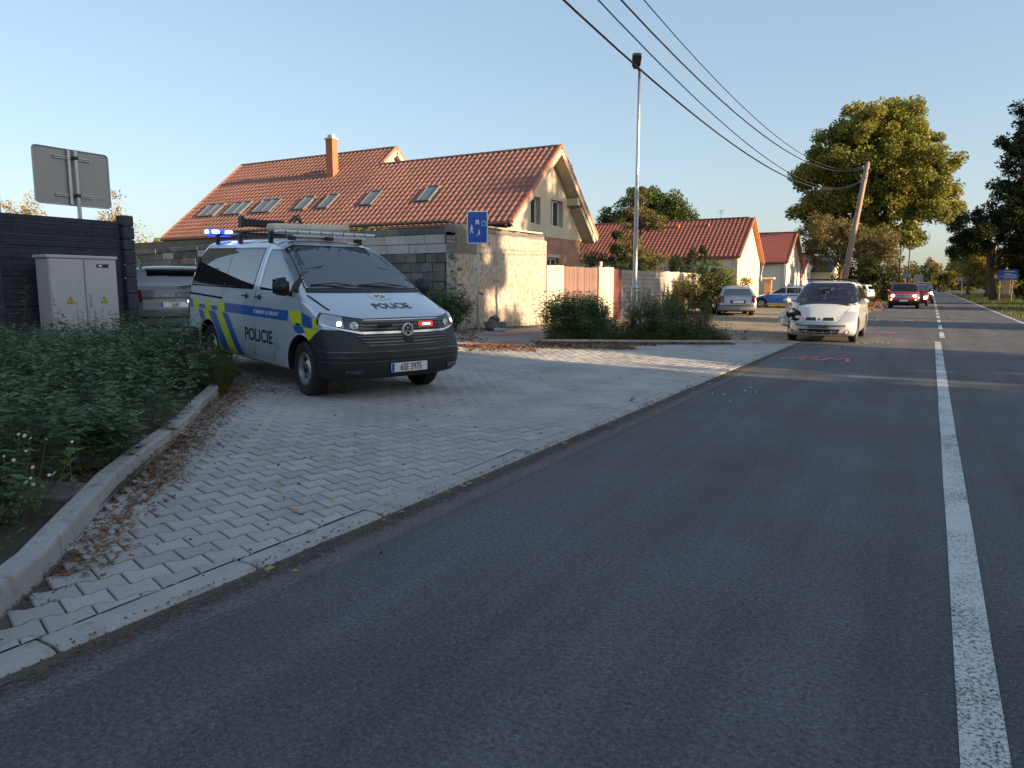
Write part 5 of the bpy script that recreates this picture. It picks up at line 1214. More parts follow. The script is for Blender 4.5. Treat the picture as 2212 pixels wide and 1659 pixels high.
# ------------------------------------------------------------ police van (origin: ground under the front axle)
def build_van():
    root = empty('police_van', (-6.32, 7.34, .108), label='silver police van with blue and yellow checks on the paved driveway', cat='van')
    root.rotation_euler = (0, R(1.75), R(-17.9))
    silver = paint('van_silver', (.58, .64, .72), .35, .28, .04)
    #      xf   zf    xr    zr    w    rf   nf  rr  nr
    RG = [(.62, .25, -3.72, .30, .80, .45, 2.6, .2, 3),
          (.84, .30, -3.90, .34, .92, .42, 2.6, .2, 3),
          (.90, .42, -3.96, .44, .945, .40, 2.7, .2, 3.2),
          (.91, .55, -3.98, .56, .952, .40, 2.7, .2, 3.2),
          (.89, .68, -3.97, .70, .952, .42, 2.6, .2, 3.2),
          (.845, .80, -3.96, .84, .95, .42, 2.5, .2, 3.2),
          (.815, .93, -3.955, .96, .948, .44, 2.4, .2, 3.2),
          (.78, 1.00, -3.95, 1.03, .944, .46, 2.4, .2, 3.2),
          (.71, 1.04, -3.945, 1.07, .94, .47, 2.4, .2, 3.2),
          (.50, 1.13, -3.94, 1.12, .932, .45, 2.4, .2, 3.2),
          (.27, 1.21, -3.93, 1.19, .92, .38, 2.4, .2, 3.2),
          (.08, 1.275, -3.92, 1.27, .905, .30, 2.4, .2, 3.2),
          (-.03, 1.32, -3.91, 1.32, .892, .24, 2.7, .2, 3.2),
          (-.34, 1.52, -3.88, 1.52, .828, .22, 2.8, .2, 3.2),
          (-.68, 1.73, -3.83, 1.72, .752, .22, 2.8, .2, 3.2),
          (-.86, 1.83, -3.78, 1.81, .705, .25, 2.6, .22, 3.2),
          (-.95, 1.885, -3.70, 1.88, .68, .42, 2.3, .25, 3),
          (-1.10, 1.925, -3.6, 1.925, .60, .42, 2.3, .3, 3),
          (-1.35, 1.955, -3.4, 1.955, .42, .42, 2.2, .3, 2.6),
          (-1.7, 1.968, -3.1, 1.968, .18, .3, 2.2, .3, 2.4),
          (-1.9, 1.97, -2.9, 1.97, .0, .3, 2.2, .3, 2.2)]
    car = Car(root, RG, silver, .34, (0, -3.0), .925, arch=.065)
    FD = [(-.16, 1.27), (-.56, 1.70), (-.68, 1.775), (-1.22, 1.79), (-1.22, 1.27)]
    SD = [(-1.46, 1.28), (-1.42, 1.80), (-3.50, 1.80), (-3.70, 1.70), (-3.78, 1.36), (-3.70, 1.28)]
    WS = [(-.80, 1.315), (-.645, 1.80), (-.55, 1.835), (.55, 1.835), (.645, 1.80), (.80, 1.315), (.5, 1.295), (-.5, 1.295)]
    RW = [(-.70, 1.22), (-.62, 1.78), (.62, 1.78), (.70, 1.22)]
    cut = [cabin_cutter(RG, 11, .05, .62, .05)]
    for sg_ in (1, -1):
        cut.append(poly_prism_mesh(inset(FD, .035), sg_*.45, sg_*1.2, 'y')); cut.append(poly_prism_mesh(inset(SD, .04), sg_*.45, sg_*1.2, 'y'))
    cut.append(poly_prism_mesh(inset(WS, .035), -1.0, .5, 'x'))
    car.finish_body(cut); B = car.body
    ws = car.front('windscreen', round_poly(WS, .05), .002, M_glvan, thr=.25)
    # black border of the windscreen
    for sg_ in (1, -1):
        car.side('front_side_window', round_poly(FD, .05), sg_, .002, M_glvan)
        s0 = [(-1.46, 1.28), (-1.42, 1.80), (-2.44, 1.80), (-2.44, 1.28)]; s1 = [(-2.452, 1.28), (-2.452, 1.80), (-3.50, 1.80), (-3.70, 1.70), (-3.78, 1.36), (-3.70, 1.28)]
        car.side('sliding_door_window', s0, sg_, .002, M_gldark); car.side('rear_side_window', round_poly(s1, [.0, .0, .05, .05, .05, .05]), sg_, .002, M_gldark)
    car.front('rear_window', round_poly(RW, .06), .002, M_gldark, d=-1)
    # windscreen and window borders
    sp = []
    for sg_ in (1, -1):
        sp += [([(-1.44, 1.27), (-1.40, 1.81), (-3.52, 1.81), (-3.73, 1.70), (-3.80, 1.36), (-3.71, 1.26), (-1.44, 1.27)], 'side', sg_, .022), (FD+[FD[0]], 'side', sg_, .014)]
    sp += [([(-.82, 1.31), (-.67, 1.80), (-.54, 1.845), (.54, 1.845), (.67, 1.80), (.82, 1.31)], 'front', 1, .016)]
    car.lines('window_seal', sp, M_frit, off=.004)
    # cowl, wipers
    car.patch('cowl', car.front_planes([(-.84, 1.262), (-.82, 1.318), (.82, 1.318), (.84, 1.262)]), .003, M_plas, keep=lambda f: f.normal.x > .1)
    for y0, y1, z1 in ((.62, -.12, 1.345), (-.10, -.74, 1.345)):
        h0, n0 = car.hit('front', y0, 1.315); h1, n1 = car.hit('front', (y0+y1)/2, z1+.01); h2, n2 = car.hit('front', y1, z1)
        MB().tube([h0+n0*.02, h1+n1*.03, h2+n2*.012], .008, 5).tube([h0+n0*.01+Vector((0, -.08, .02)), h2+n2*.008], .006, 5).build('wiper', M_black, ws)
    # seams
    S = []
    for sg_ in (1, -1):
        S += [([(-1.34, 1.85), (-1.34, .75), (-1.36, .34)], 'side', sg_, .009), ([(-.12, 1.26), (.02, 1.0), (.02, .82)], 'side', sg_, .008), ([(-1.34, .30), (-.46, .30)], 'side', sg_, .008),
              ([(-2.50, .34), (-2.50, 1.26)], 'side', sg_, .007)] if sg_ == 1 else [([(-1.34, 1.85), (-1.34, .75), (-1.36, .34)], 'side', sg_, .009), ([(-.12, 1.26), (.03, 1.02), (.05, .84)], 'side', sg_, .008), ([(-2.47, 1.26), (-2.47, 1.04)], 'side', sg_, .006)]
        S += [([(-2.45, 1.10), (-3.80, 1.13)], 'side', sg_, .03), ([(.45, 1.075), (.0, 1.235)], 'side', sg_, .009)]
    S += [([(-.62, .985), (0, .99), (.62, .985)], 'front', 1, .01)]
    [car.lines('panel_gap', [q_], M_seam) for q_ in S]
    # lower rub strip line in the doors
    for sg_ in (1, -1): car.side('sill_step', [(-2.9, .30), (-.42, .28), (-.42, .335), (-2.9, .35)], sg_, .004, silver, rim=.01, src='cut'); car.side('sill_shadow', [(-2.62, .20), (-.4, .20), (-.4, .275), (-2.62, .30)], sg_, .001, M_plas, src='cut')
    # bumper in black plastic
    bp = [(.30, .10), (1.2, .10), (1.2, .835), (.50, .865), (.20, .70)]
    bum = car.patch('front_bumper', [((0, 0, 0), (0, 0, 1))]+[p for p in car.side_planes(bp, 1)[1:]], .006, M_plas, rim=.02, src='cut', keep=lambda f: (f.normal.x > -.3))
    bp2 = [(-3.42, .10), (-4.2, .10), (-4.2, .60), (-3.40, .60)]
    car.patch('rear_bumper', car.side_planes(bp2, 1)[1:], .006, M_plas, rim=.02, src='cut', keep=lambda f: f.normal.x < .3)
    # creases in the bumper
    for z in (.485, .54, .60): car.patch('bumper_rib', [((0, 0, z), (0, 0, 1)), ((0, 0, z+.014), (0, 0, -1)), ((.47, 0, 0), (1, 0, 0))], .020, M_slat, bum, rim=.01)
    # grilles
    dark = M_black
    ug = [(-.60, .845), (-.63, .965), (.63, .965), (.60, .845)]
    gr = car.front('upper_grille', ug, .010, dark, rim=.01)
    for z in (.868, .905, .942): car.patch('grille_slat', car.front_planes([(-.60, z-.006), (-.61, z+.008), (.61, z+.008), (.60, z-.006)]), .026, M_slat, gr, rim=.02, keep=lambda f: f.normal.x > .1)
    car.patch('chrome_strip', car.front_planes([(-.57, .808), (-.59, .835), (.59, .835), (.57, .808)]), .024, M_chrome, gr, rim=.02, keep=lambda f: f.normal.x > .1)
    lg = car.front('lower_grille', [(-.50, .645), (-.66, .795), (.66, .795), (.50, .645)], .009, dark, rim=.004, parent=bum)
    for z in (.675, .71, .745, .78):
        w2 = .50+(z-.645)*1.05; car.patch('grille_slat', car.front_planes([(-w2, z-.006), (-w2, z+.008), (w2, z+.008), (w2, z-.006)]), .026, M_slat, lg, rim=.016, keep=lambda f: f.normal.x > .1)
    h_, n_ = car.hit('front', 0, .72); MB().box(h_+Vector((.02, 0, -.0)), (.02, .13, .10), bev=.006).build('radar_cover', M_plas, bum)
    # badge: ring with V over W strokes
    h_, n_ = car.hit('front', 0, .862); C0 = h_+Vector((.05, 0, -.008)); bd = MB().lathe([(.074, -.03), (.080, -.004), (.076, .006), (.066, .006), (.062, -.002), (.062, -.02)], 32, 'x', c=C0).build('badge', M_chrome, B, smooth=True)
    MB().lathe([(.064, -.008), (0, -.008)], 28, 'x', c=C0).build('badge_ground', M_black, bd)
    st = MB()
    def seg(a, b_, w_=.011):
        a = Vector(a); b_ = Vector(b_); c = (a+b_)/2; an = math.atan2(b_.y-a.y, b_.x-a.x); st.box((C0.x+.002, C0.y+c.x, C0.z+c.y), (.006, (b_-a).length, w_), Matrix.Rotation(an, 3, 'X'))
    for sx in (1, -1):
        seg((sx*.026, .060), (sx*.004, .010)); seg((sx*.056, .032), (sx*.030, -.050)); seg((sx*.030, -.050), (sx*.006, -.006))
    st.build('badge_letters', M_chrome, bd)
    # headlamps wrapping the corner
    for sg_ in (1, -1):
        def pl3(a, b_, up): 
            A_ = Vector((a[0], a[1]*sg_, a[2])); B_ = Vector((b_[0], b_[1]*sg_, b_[2])); d = Vector((1, sg_, 0)); n3 = (B_-A_).cross(d)
            if (n3.z > 0) != up: n3 = -n3
            return (tuple(A_), tuple(n3))
        hp = [pl3((.45, .93, 1.045), (.80, .60, .985), False), pl3((.50, .93, .905), (.84, .52, .80), True), ((0, sg_*.545, 0), (0, sg_, 0)), ((.40, 0, 0), (1, 0, 0))]
        hl = car.patch('headlamp', hp, .010, M_lensdark, rim=.012, keep=lambda f: f.normal.x > -.1)
        hp2 = [pl3((.45, .93, 1.035), (.80, .60, .975), False), pl3((.50, .93, .925), (.84, .52, .835), True), ((0, sg_*.76, 0), (0, sg_, 0)), ((.45, 0, 0), (1, 0, 0))]
        car.patch('lamp_lens', hp2, .013, M_lens, hl, keep=lambda f: f.normal.x > -.1)
        hp3 = [pl3((.50, .93, .925), (.84, .55, .818), False), pl3((.50, .93, .905), (.84, .52, .795), True), ((0, sg_*.56, 0), (0, sg_, 0)), ((.45, 0, 0), (1, 0, 0))]
        car.patch('lamp_trim', hp3, .016, M_chrome, hl, keep=lambda f: f.normal.x > -.1)
        for yy, zz, rr_, mm in ((.80, .925, .027, M_drl), (.655, .905, .036, M_lens)):
            h_, n_ = car.hit('front', sg_*yy, zz); q = n_.to_track_quat('Z', 'Y').to_matrix().to_4x4(); q.translation = h_+n_*.012
            b = MB(); b.lathe([(rr_*1.35, 0), (rr_*1.3, .012), (rr_, .012)], 20); b.V = [q @ Vector(v) for v in b.V]; b.build('lamp_ring', M_chrome, hl, smooth=True)
            b = MB(); b.lathe([(rr_, .010), (rr_*.6, .016), (0, .018)], 20); b.V = [q @ Vector(v) for v in b.V]; b.build('lamp_bulb', mm, hl, smooth=True)
        # fog lamp slot
        h_, n_ = car.hit('front', sg_*.70, .385); fg = MB().box(h_+n_*.012, (.03, .22, .045), Matrix.Rotation(math.atan2(n_.y, n_.x), 3, 'Z'), bev=.008).build('fog_lamp', M_lensdark, bum)
        MB().box(h_+n_*.03+Vector((0, sg_*-.03, 0)), (.01, .09, .03), Matrix.Rotation(math.atan2(n_.y, n_.x), 3, 'Z')).build('fog_lens', M_lens, fg)
        # tail lamp
        tl = car.patch('tail_lamp', [((0, 0, .72), (0, 0, 1)), ((0, 0, 1.18), (0, 0, -1)), ((-3.80, 0, 0), (-1, 0, 0)), ((0, sg_*.74, 0), (0, sg_, 0))], .008, M_redlens, rim=.01)
        if sg_ < 0:
            h_, n_ = car.hit('side', -3.84, .99, sg_); MB().box(h_+n_*.012, (.05, .02, .03), bev=.005).build('lit_blue_marker', M_bluelit, tl)
        mirror(B, (-.30, sg_*1.05, 1.33), sg_, M_plas, (.12, .19, .23), .05)
        tri = car.side('mirror_foot', [(-.13, 1.26), (-.28, 1.43), (-.34, 1.26)], sg_, .008, M_plas, rim=.01)
        for hx in (-1.20, -1.62):
            h_, n_ = car.hit('side', hx, 1.165, sg_); MB().tube([h_+n_*.03+Vector((-.085, 0, 0)), h_+n_*.045, h_+n_*.03+Vector((.085, 0, 0))], [.012, .016, .012], 6).build('door_handle', M_black, B)
            b = MB(); M = Matrix(((1, 0, 0, 0), (0, 0, 1, 0), (0, 1, 0, 0), (0, 0, 0, 1))); b.prism(circ(hx, 1.165, .036, 14), (abs(h_.y)+.002)*sg_, (abs(h_.y)+.006)*sg_, M); b.build('handle_recess', M_plas, B)
        # arch lips
        for ax in (0, -3.0):
            b = MB(); n = 30; pts = []
            for i in range(n+1):
                a = -.08+(math.pi+.16)*i/n; px, pz = ax+(car.arch+.004)*math.cos(a), .36+(car.arch+.004)*math.sin(a); h_, nn = car.hit('side', px, max(pz, .33), sg_); yy = h_.y if h_ else sg_*.94; pts.append((px, yy-sg_*.006, pz))
            b.tube(pts, .011, 6).build('arch_lip', silver if True else M_plas, B, smooth=True)
    # livery, right flank as in the photo, mirrored on the left
    M_lblue = mat('livery_blue', (.010, .10, .42), .35, var=.05, coat=.7); M_lyel = mat('livery_yellow', (.62, .66, .02), .4, var=.05, coat=.6, emit=(.62, .66, .02), estr=0)
    for sg_ in (-1, 1):
        def sd(nm, poly, m, off=.0022): return car.side(nm, poly, sg_, off, m, src='cut')
        sd('blue_band', [(-3.72, 1.045), (-.33, 1.035), (-.35, .905), (-3.72, .915)], M_lblue)
        sd('silver_gap', [(-3.55, .985), (-2.30, .983), (-2.30, .972), (-3.55, .974)], silver, .0032) if False else None
        for i, (a, b_) in enumerate(((-3.62, -3.36), (-3.12, -2.87), (-2.62, -2.36))):
            sd('yellow_check', [(a, 1.047), (b_, 1.047), (b_+.03, .905), (a+.03, .905)], M_lyel, .0045)
        for i, (a, b_) in enumerate(((-3.36, -3.12), (-2.87, -2.62))):
            sd('silver_check', [(a, 1.048), (b_, 1.048), (b_+.015, .978), (a+.015, .978)], silver, .0045); 
        # slanted stripes
        sk = .0
        def sl(x0, x1, m, nm, off): sd(nm, [(x0, .895), (x1, .895), (x1+.53, .325), (x0+.53, .325)], m, off)
        sl(-3.40, -2.24, M_lblue, 'blue_stripe', .0022)
        sl(-3.20, -2.97, M_lyel, 'yellow_stripe', .0045); sl(-2.69, -2.44, M_lyel, 'yellow_stripe', .0045)
        # front checks
        sd('yellow_check', [(-.33, 1.04), (.0, 1.035), (.03, .875), (-.22, .87)], M_lyel, .0045); sd('blue_check', [(.015, 1.032), (.27, .985), (.30, .855), (.06, .868)], M_lblue)
        sd('yellow_check', [(.285, .985), (.38, .97), (.44, .868), (.315, .858)], M_lyel, .0045)
        sd('blue_check', [(-.20, .862), (.02, .862), (.10, .80), (-.06, .76), (-.17, .80)], M_lblue); sd('yellow_check', [(.09, .852), (.41, .85), (.235, .70), (.17, .70)], M_lyel, .0045)
        # lettering
        fl = -1 if sg_ > 0 else 1
        V, F = text_mesh('POLICIE', .235, (1.06*1, 1), bold=.004); cx = -1.22
        car.glue([Vector(((v.x if sg_ < 0 else -v.x)+cx, v.y+.65, 0)) for v in V], F, 'side', sg_, .004, 'lettering', M_black)
        V, F = text_mesh('POMÁHAT A CHRÁNIT', .072, (1, 1), bold=.001)
        car.glue([Vector(((v.x if sg_ < 0 else -v.x)-.97, v.y+.97, 0)) for v in V], F, 'side', sg_, .007, 'motto', M_whitep)
        h_, n_ = car.hit('side', -.06, .885, sg_); MB().box(h_+n_*.008, (.12, .012, .026), bev=.004).build('side_indicator', M_black, B)
    V, F = text_mesh('POLICIE', .135, (1.12, 1), bold=.003)
    # hood lettering: read from the front (right side of van at image left)
    car.glue([Vector((v.x, .53-v.y*1.45, 0)) for v in V], F, 'hood', 1, .004, 'bonnet_lettering', M_black)
    # eight-pointed star badge on the bonnet
    st = []; n = 32
    for i in range(n): rr_ = (.135 if i % 4 == 0 else .115 if i % 2 == 0 else .085); st.append((rr_*math.cos(2*math.pi*i/n), rr_*math.sin(2*math.pi*i/n)))
    V = [Vector((0, .245, 0))]+[Vector((a*1.35, .245+b_*1.0, 0)) for a, b_ in st]; F = [(0, 1+i, 1+(i+1) % n) for i in range(n)]
    sb = car.glue(V, F, 'hood', 1, .004, 'police_star', M_whitep)
    V = []; F = []
    for i in range(8):
        a = 2*math.pi*i/8+.2; q = len(V)
        for r_, da in ((.015, 0), (.04, .28), (.075, 0), (.04, -.28)): V.append(Vector((1.35*r_*math.cos(a+da), .245+1.0*r_*math.sin(a+da), 0)))
        F.append((q, q+1, q+2, q+3))
    car.glue(V, F, 'hood', 1, .0065, 'star_centre', M_black, sb)
    h_, n_ = car.hit('front', 0, .41); plate(car, '6SE 3975', (h_.x+.014, 0.0, .41), B)
    # grille strobes
    for yy, lit in ((.29, False), (-.28, True)):
        # image right is the van's left (+y) side
        yv = -yy; h_, n_ = car.hit('front', yv, .915); g_ = MB().box(h_+Vector((.045, 0, 0)), (.03, .17 if not lit else .20, .04 if not lit else .055), bev=.008).build('grille_strobe', M_redglow if lit else M_lensdark, gr)
        if lit:
            for dy in (-.03, .03): MB().box(h_+Vector((.062, dy, 0)), (.008, .045, .022), bev=.003).build('lit_strobe_lens', M_redlit, g_)
    # roof: bars, light bar, ladder, folded awning rail
    for x in (-1.35, -2.35, -3.2): MB().box((x, 0, 2.03), (.05, 1.36, .035), bev=.01).box((x, .68, 1.96), (.07, .05, .16), bev=.008).box((x, -.68, 1.96), (.07, .05, .16), bev=.008).build('roof_bar', M_black, B)
    lbm = mat('light_bar_white', (.62, .64, .66), .35, var=.08, vscale=10)
    br = Matrix.Rotation(0, 3, 'Z')
    lbr = MB().box((-1.10, .02, 2.025), (.26, 1.44, .05), bev=.022).box((-1.10, .02, 1.985), (.2, 1.1, .03)).build('light_bar', lbm, B)
    for k in range(9): MB().box((-.945, -.66+.17*k, 2.02), (.012, .006, .05)).build('light_bar_joint', M_plas, lbr)
    for yy in (-.5, .5): MB().box((-1.10, yy, 1.95), (.12, .06, .06)).build('light_bar_foot', M_black, lbr)
    rb = MB().box((-3.35, -.60, 2.06), (.26, .36, .10), bev=.035).build('rear_blue_beacon', M_bluedome, B)
    for yy in (-.70, -.50): MB().box((-3.22, yy-.0, 2.07), (.02, .11, .045), bev=.008).build('lit_blue_lens', M_bluelit, rb)
    MB().box((-3.35, -.79, 2.07), (.10, .012, .045)).build('lit_blue_lens', M_bluelit, rb)
    MB().box((-2.75, -.60, 2.03), (1.0, .04, .03)).build('beacon_rail', M_black, B)
    ma = mat('equipment_cream', (.62, .54, .42), .55, var=.15, vscale=5)
    eq = MB().box((-1.95, .18, 2.14), (.26, 1.2, .10), Matrix.Rotation(.03, 3, 'X'), bev=.03).box((-1.95, .82, 2.18), (.1, .05, .16), bev=.02).build('folded_mast', ma, B)
    MB().box((-2.3, -.35, 2.18), (.10, .62, .11), bev=.01).box((-2.3, -.68, 2.19), (.14, .05, .16), bev=.01).build('led_board', M_black, B)
    for k in range(10): MB().box((-2.245, -.62+k*.06, 2.18), (.008, .035, .07)).build('led_cell', M_plas, eq)
    MB().tube([(-1.9, -.15, 2.06), (-1.95, .02, 2.32), (-1.95, .1, 2.15)], .015, 5).tube([(-2.2, .35, 2.06), (-2.05, .02, 2.30), (-2.0, -.2, 2.08)], .015, 5).build('mast_brace', M_black, eq)
    MB().box((-.98, -.02, 1.955), (.10, .12, .05), bev=.015).build('roof_aerial', M_plas, B)
    # interior
    for yy in (.42, -.42): seat(B, -.75, yy, .68)
    for yy in (.5, 0, -.5): seat(B, -2.2, yy, .68)
    MB().box((-.12, 0, 1.13), (.5, 1.5, .22), bev=.06).build('dashboard', M_dash, B)
    sw_ = MB(); pts = [(-.40+.04*math.cos(a)*0, .42+.19*math.cos(a), 1.22+.17*math.sin(a)) for a in [2*math.pi*i/20 for i in range(21)]]; sw_.tube([(x-.25*(z-1.22), y, z) for x, y, z in pts], .016, 6).build('steering_wheel', M_black, B)
    car.wheels('steel', .22, .205); 
    for w_ in car.wl[:2]: w_.rotation_euler.z += R(-6)
    return car
build_van()
# ------------------------------------------------------------ the other cars
def rings_of(fo, wb, ro, w, H, zn=.62, zc=1.0, xc=-.2, xs=-1.0, xt=None, zb=.20, top_w=.66, rb=.06, nose=.10, rfn=.42):
    """fo front overhang, ro rear overhang, w half width, zn nose edge, zc cowl/belt, xc cowl x, xs roof front x, xt roof rear x"""
    R_ = -wb-ro; xt = xt if xt is not None else R_+.45; tw = w*top_w/.85
    r = [(fo-.25, zb, R_+.14, zb+.06, w*.92, rfn, 2.5, .25, 3), (fo-.05, zb+.10, R_+.04, zb+.13, w*.98, rfn, 2.5, .22, 3), (fo, zb+.24, R_, zb+.26, w, rfn, 2.5, .2, 3),
         (fo-.01, zn-.10, R_+.005, zn-.04, w, rfn, 2.4, .2, 3), (fo-.035, zn-.03, R_+.01, zn+.02, w, rfn+.03, 2.3, .2, 3), (fo-nose, zn+.03, R_+.02, zn+.08, w*.997, rfn+.05, 2.2, .2, 3)]
    for t in (.33, .66, .9): r.append((fo-nose+(xc-fo+nose)*t, zn+.03+(zc-zn-.03)*(1-(1-t)**1.35), R_+.02+rb*t*.6, zn+.1+(zc-zn-.1)*t, w*(.995-.02*t), rfn+.02, 2.2, .2, 3))
    r.append((xc, zc, R_+.02+rb, zc, w*.965, .36, 2.2, .2, 3))
    for t in (.5, .85): r.append((xc+(xs-xc)*t, zc+(H-.10-zc)*t, R_+.02+rb+(xt-R_-.02-rb)*t**1.5, zc+(H-.10-zc)*t, w*.965+(tw-w*.965)*t, .36, 2.2, .2, 3))
    r += [(xs-.05, H-.085, xt, H-.085, tw*.96, .38, 2.2, .25, 3), (xs-.16, H-.045, xt+.08, H-.045, tw*.86, .38, 2.2, .3, 3), (xs-.35, H-.015, xt+.22, H-.015, tw*.62, .36, 2.2, .3, 2.6), (xs-.6, H-.002, xt+.45, H-.002, tw*.28, .3, 2.2, .3, 2.4), (xs-.8, H, xt+.6, H, 0, .2, 2.2, .2, 2.2)]
    return r
def build_car(name, label, loc, head, sp, group=None):
    root = empty(name, (loc[0], loc[1], loc[2] if len(loc) > 2 else terr(loc[0], loc[1])), label=label, cat=sp.get('cat', 'car'), group=group); root.rotation_euler = (0, 0, R(head))
    RG = sp['rings']; car = Car(root, RG, sp['paint'], sp['rw'], (0, -sp['wb']), sp['w']-.01, arch=.05, sub=2)
    zc, H, w = sp['zc'], sp['H'], sp['w']; xc, xs, xt = sp['xc'], sp['xs'], sp['xt']; cut = []; zt = H-.13
    tw = w*sp['tw']/.85
    WS = [(-w*.86, zc+.03), (-tw*.90, zt), (-tw*.7, zt+.035), (tw*.7, zt+.035), (tw*.90, zt), (w*.86, zc+.03), (0, zc+.015)]
    RWd = [(-w*.78, zc+.06), (-tw*.86, zt-.02), (tw*.86, zt-.02), (w*.78, zc+.06)]
    sw_ = sp['side']   # list of polygons
    g1, g2 = sp.get('glass', (M_gl, M_gl))
    if sp.get('hollow'):
        k0 = 9; cut.append(cabin_cutter(RG, k0, .05, .5, .05))
        for sg_ in (1, -1):
            for p in sw_: cut.append(poly_prism_mesh(inset(p, .03), sg_*w*.4, sg_*w*1.3, 'y'))
        cut.append(poly_prism_mesh(inset(WS[:-1], .03), xs-.1, xc+.35, 'x')); cut.append(poly_prism_mesh(inset(RWd, .04), RG[0][2]-.4, xt+.35, 'x'))
    car.finish_body(cut); B = car.body
    wsn = car.front('windscreen', WS if not sp.get('hollow') else WS[:-1], .002, g1, thr=.2); car.front('rear_window', round_poly(RWd, .06), .002, g2, d=-1, thr=.1)
    sp_ = []
    for sg_ in (1, -1):
        for p in sw_: car.side('side_window', round_poly(p, .03), sg_, .002, g2); sp_.append((p+[p[0]], 'side', sg_, .022))
        for x in sp.get('doors', ()): sp_.append(([(x, zc), (x, .32)], 'side', sg_, .008))
    sp_.append(([(-w*.87, zc+.02), (-tw*.92, zt+.01), (-tw*.7, zt+.045), (tw*.7, zt+.045), (tw*.92, zt+.01), (w*.87, zc+.02), (-w*.87, zc+.02)], 'front', 1, .03))
    car.lines('window_seal', sp_, M_frit, off=.004)
    for q in sp.get('front', ()):  # (name, polygon, offset, material, mirrored)
        for sg_ in ((1, -1) if q[4] else (1,)):
            if (q[0], sg_) in sp.get('skip', ()): continue
            car.front(q[0], [(y*sg_, z) for y, z in q[1]], q[2], q[3], rim=.012, thr=.04)
    for q in sp.get('rear', ()):
        for sg_ in ((1, -1) if q[4] else (1,)): car.front(q[0], [(y*sg_, z) for y, z in q[1]], q[2], q[3], d=-1, rim=.012, thr=.04)
    for q in sp.get('sidep', ()):
        for sg_ in (1, -1): car.side(q[0], q[1], sg_, q[2], q[3], src='cut')
    for sg_ in (1, -1): mirror(B, (xc-.12, sg_*(w+.10), zc+.07), sg_, sp.get('mirror', sp['paint']), (.10, .2, .14), .05)
    for x in sp.get('handles', ()):
        for sg_ in (1, -1):
            h_, n_ = car.hit('side', x, zc-.10, sg_); MB().box(h_+n_*.018, (.17, .025, .03), bev=.008).build('door_handle', sp.get('handle_mat', sp['paint']), B)
    if sp.get('rails'):
        for sg_ in (1, -1): MB().tube([(xs-.25, sg_*tw*.80, H-.05), (xs-.35, sg_*tw*.80, H+.02), (xt+.25, sg_*tw*.80, H+.02), (xt+.1, sg_*tw*.80, H-.06)], .016, 6).build('roof_rail', M_black, B)
    if sp.get('seats', sp.get('hollow')):
        for yy in (.36, -.36): seat(B, xs-.25, yy, .38, 1)
        for yy in (.40, 0, -.40): seat(B, xs-1.15, yy, .36)
        MB().box((xc-.12, 0, zc-.07), (.4, w*1.5, .16), bev=.05).build('dashboard', M_dash, B)
    if sp.get('plate_f'): h_, _ = car.hit('front', 0, sp['pzf']); plate(car, sp['plate_f'], (h_.x+.012, 0, sp['pzf']), B)
    if sp.get('plate_r'): h_, _ = car.hit('front', 0, sp['pzr'], -1); plate(car, sp['plate_r'], (h_.x-.012, sp.get('ply', 0), sp['pzr']), B, d=-1, strip=sp.get('pstrip', True))
    car.wheels(sp.get('style', 'alloy'), .2, sp['rw']*.62)
    return car
def lampdot(car, y, z, r_, m, name='lit_headlamp', d=1):
    h_, n_ = car.hit('front', y, z, d); q = n_.to_track_quat('Z', 'Y').to_matrix().to_4x4(); q.translation = h_+n_*.02; b = MB(); b.lathe([(r_, -.01), (r_, .008), (r_*.5, .016), (0, .018)], 16); b.V = [q @ Vector(v) for v in b.V]; return b.build(name, m, car.body, smooth=True)

# --- the crashed white people carrier
P_white = paint('van_white', (.62, .62, .585), .05, .35, .22)
rg = rings_of(.84, 2.58, .75, .86, 1.61, zn=.56, zc=1.0, xc=-.02, xs=-.92, xt=-3.0, zb=.17, top_w=.66, nose=.07, rb=.04)
M_gltint = glass_mat('violet_tinted_glass', (.55, .48, .75), .85, body=(.06, .045, .14), ior=1.6)
SC_ = dict(rings=rg, paint=P_white, rw=.30, wb=2.58, w=.86, zc=1.0, H=1.61, xc=-.02, xs=-.92, xt=-3.0, tw=.66, hollow=True, glass=(M_gltint, glass_mat('clear_rear_glass', (.7, .72, .72), .95, ior=1.5)), rails=True,
    side=[[(-.28, 1.04), (-.86, 1.42), (-1.25, 1.45), (-1.25, 1.04)], [(-1.33, 1.04), (-1.33, 1.45), (-2.2, 1.44), (-2.2, 1.04)], [(-2.28, 1.04), (-2.28, 1.43), (-2.85, 1.38), (-2.98, 1.06)]], doors=(-1.29, -2.2), handles=(-1.1, -2.0),
    front=[('headlamp', [(.42, .545), (.60, .80), (.84, .80), (.86, .545)], .006, M_lens, True), ('bonnet_slot', [(.08, .575), (.10, .65), (.32, .65), (.34, .575)], .006, M_black, True), ('lower_grille', [(-.42, .235), (-.50, .36), (.50, .36), (.42, .235)], .006, M_black, False), ('bumper_recess', [(-.62, .42), (-.62, .475), (.62, .475), (.62, .42)], .005, mat('grey_trim', (.16, .16, .155), .6, var=.3, vscale=12), False)],
    skip=(('headlamp', -1),), rear=[('tail_lamp', [(.62, .75), (.66, 1.2), (.82, 1.2), (.84, .75)], .006, M_redlens, True)])
crash = build_car('crashed_car', 'white people carrier with smashed front corner and missing headlamp standing at the road edge', (-2.45, 21.1, 0), -90, SC_)
B = crash.body
for z in (.275, .315): MB().box((.80, 0, z), (.02, .86, .008)).build('grille_bar', P_white, B)
for y in (-.3, -.1, .1, .3): MB().box((.805, y, .297), (.02, .01, .12)).build('grille_bar', P_white, B)
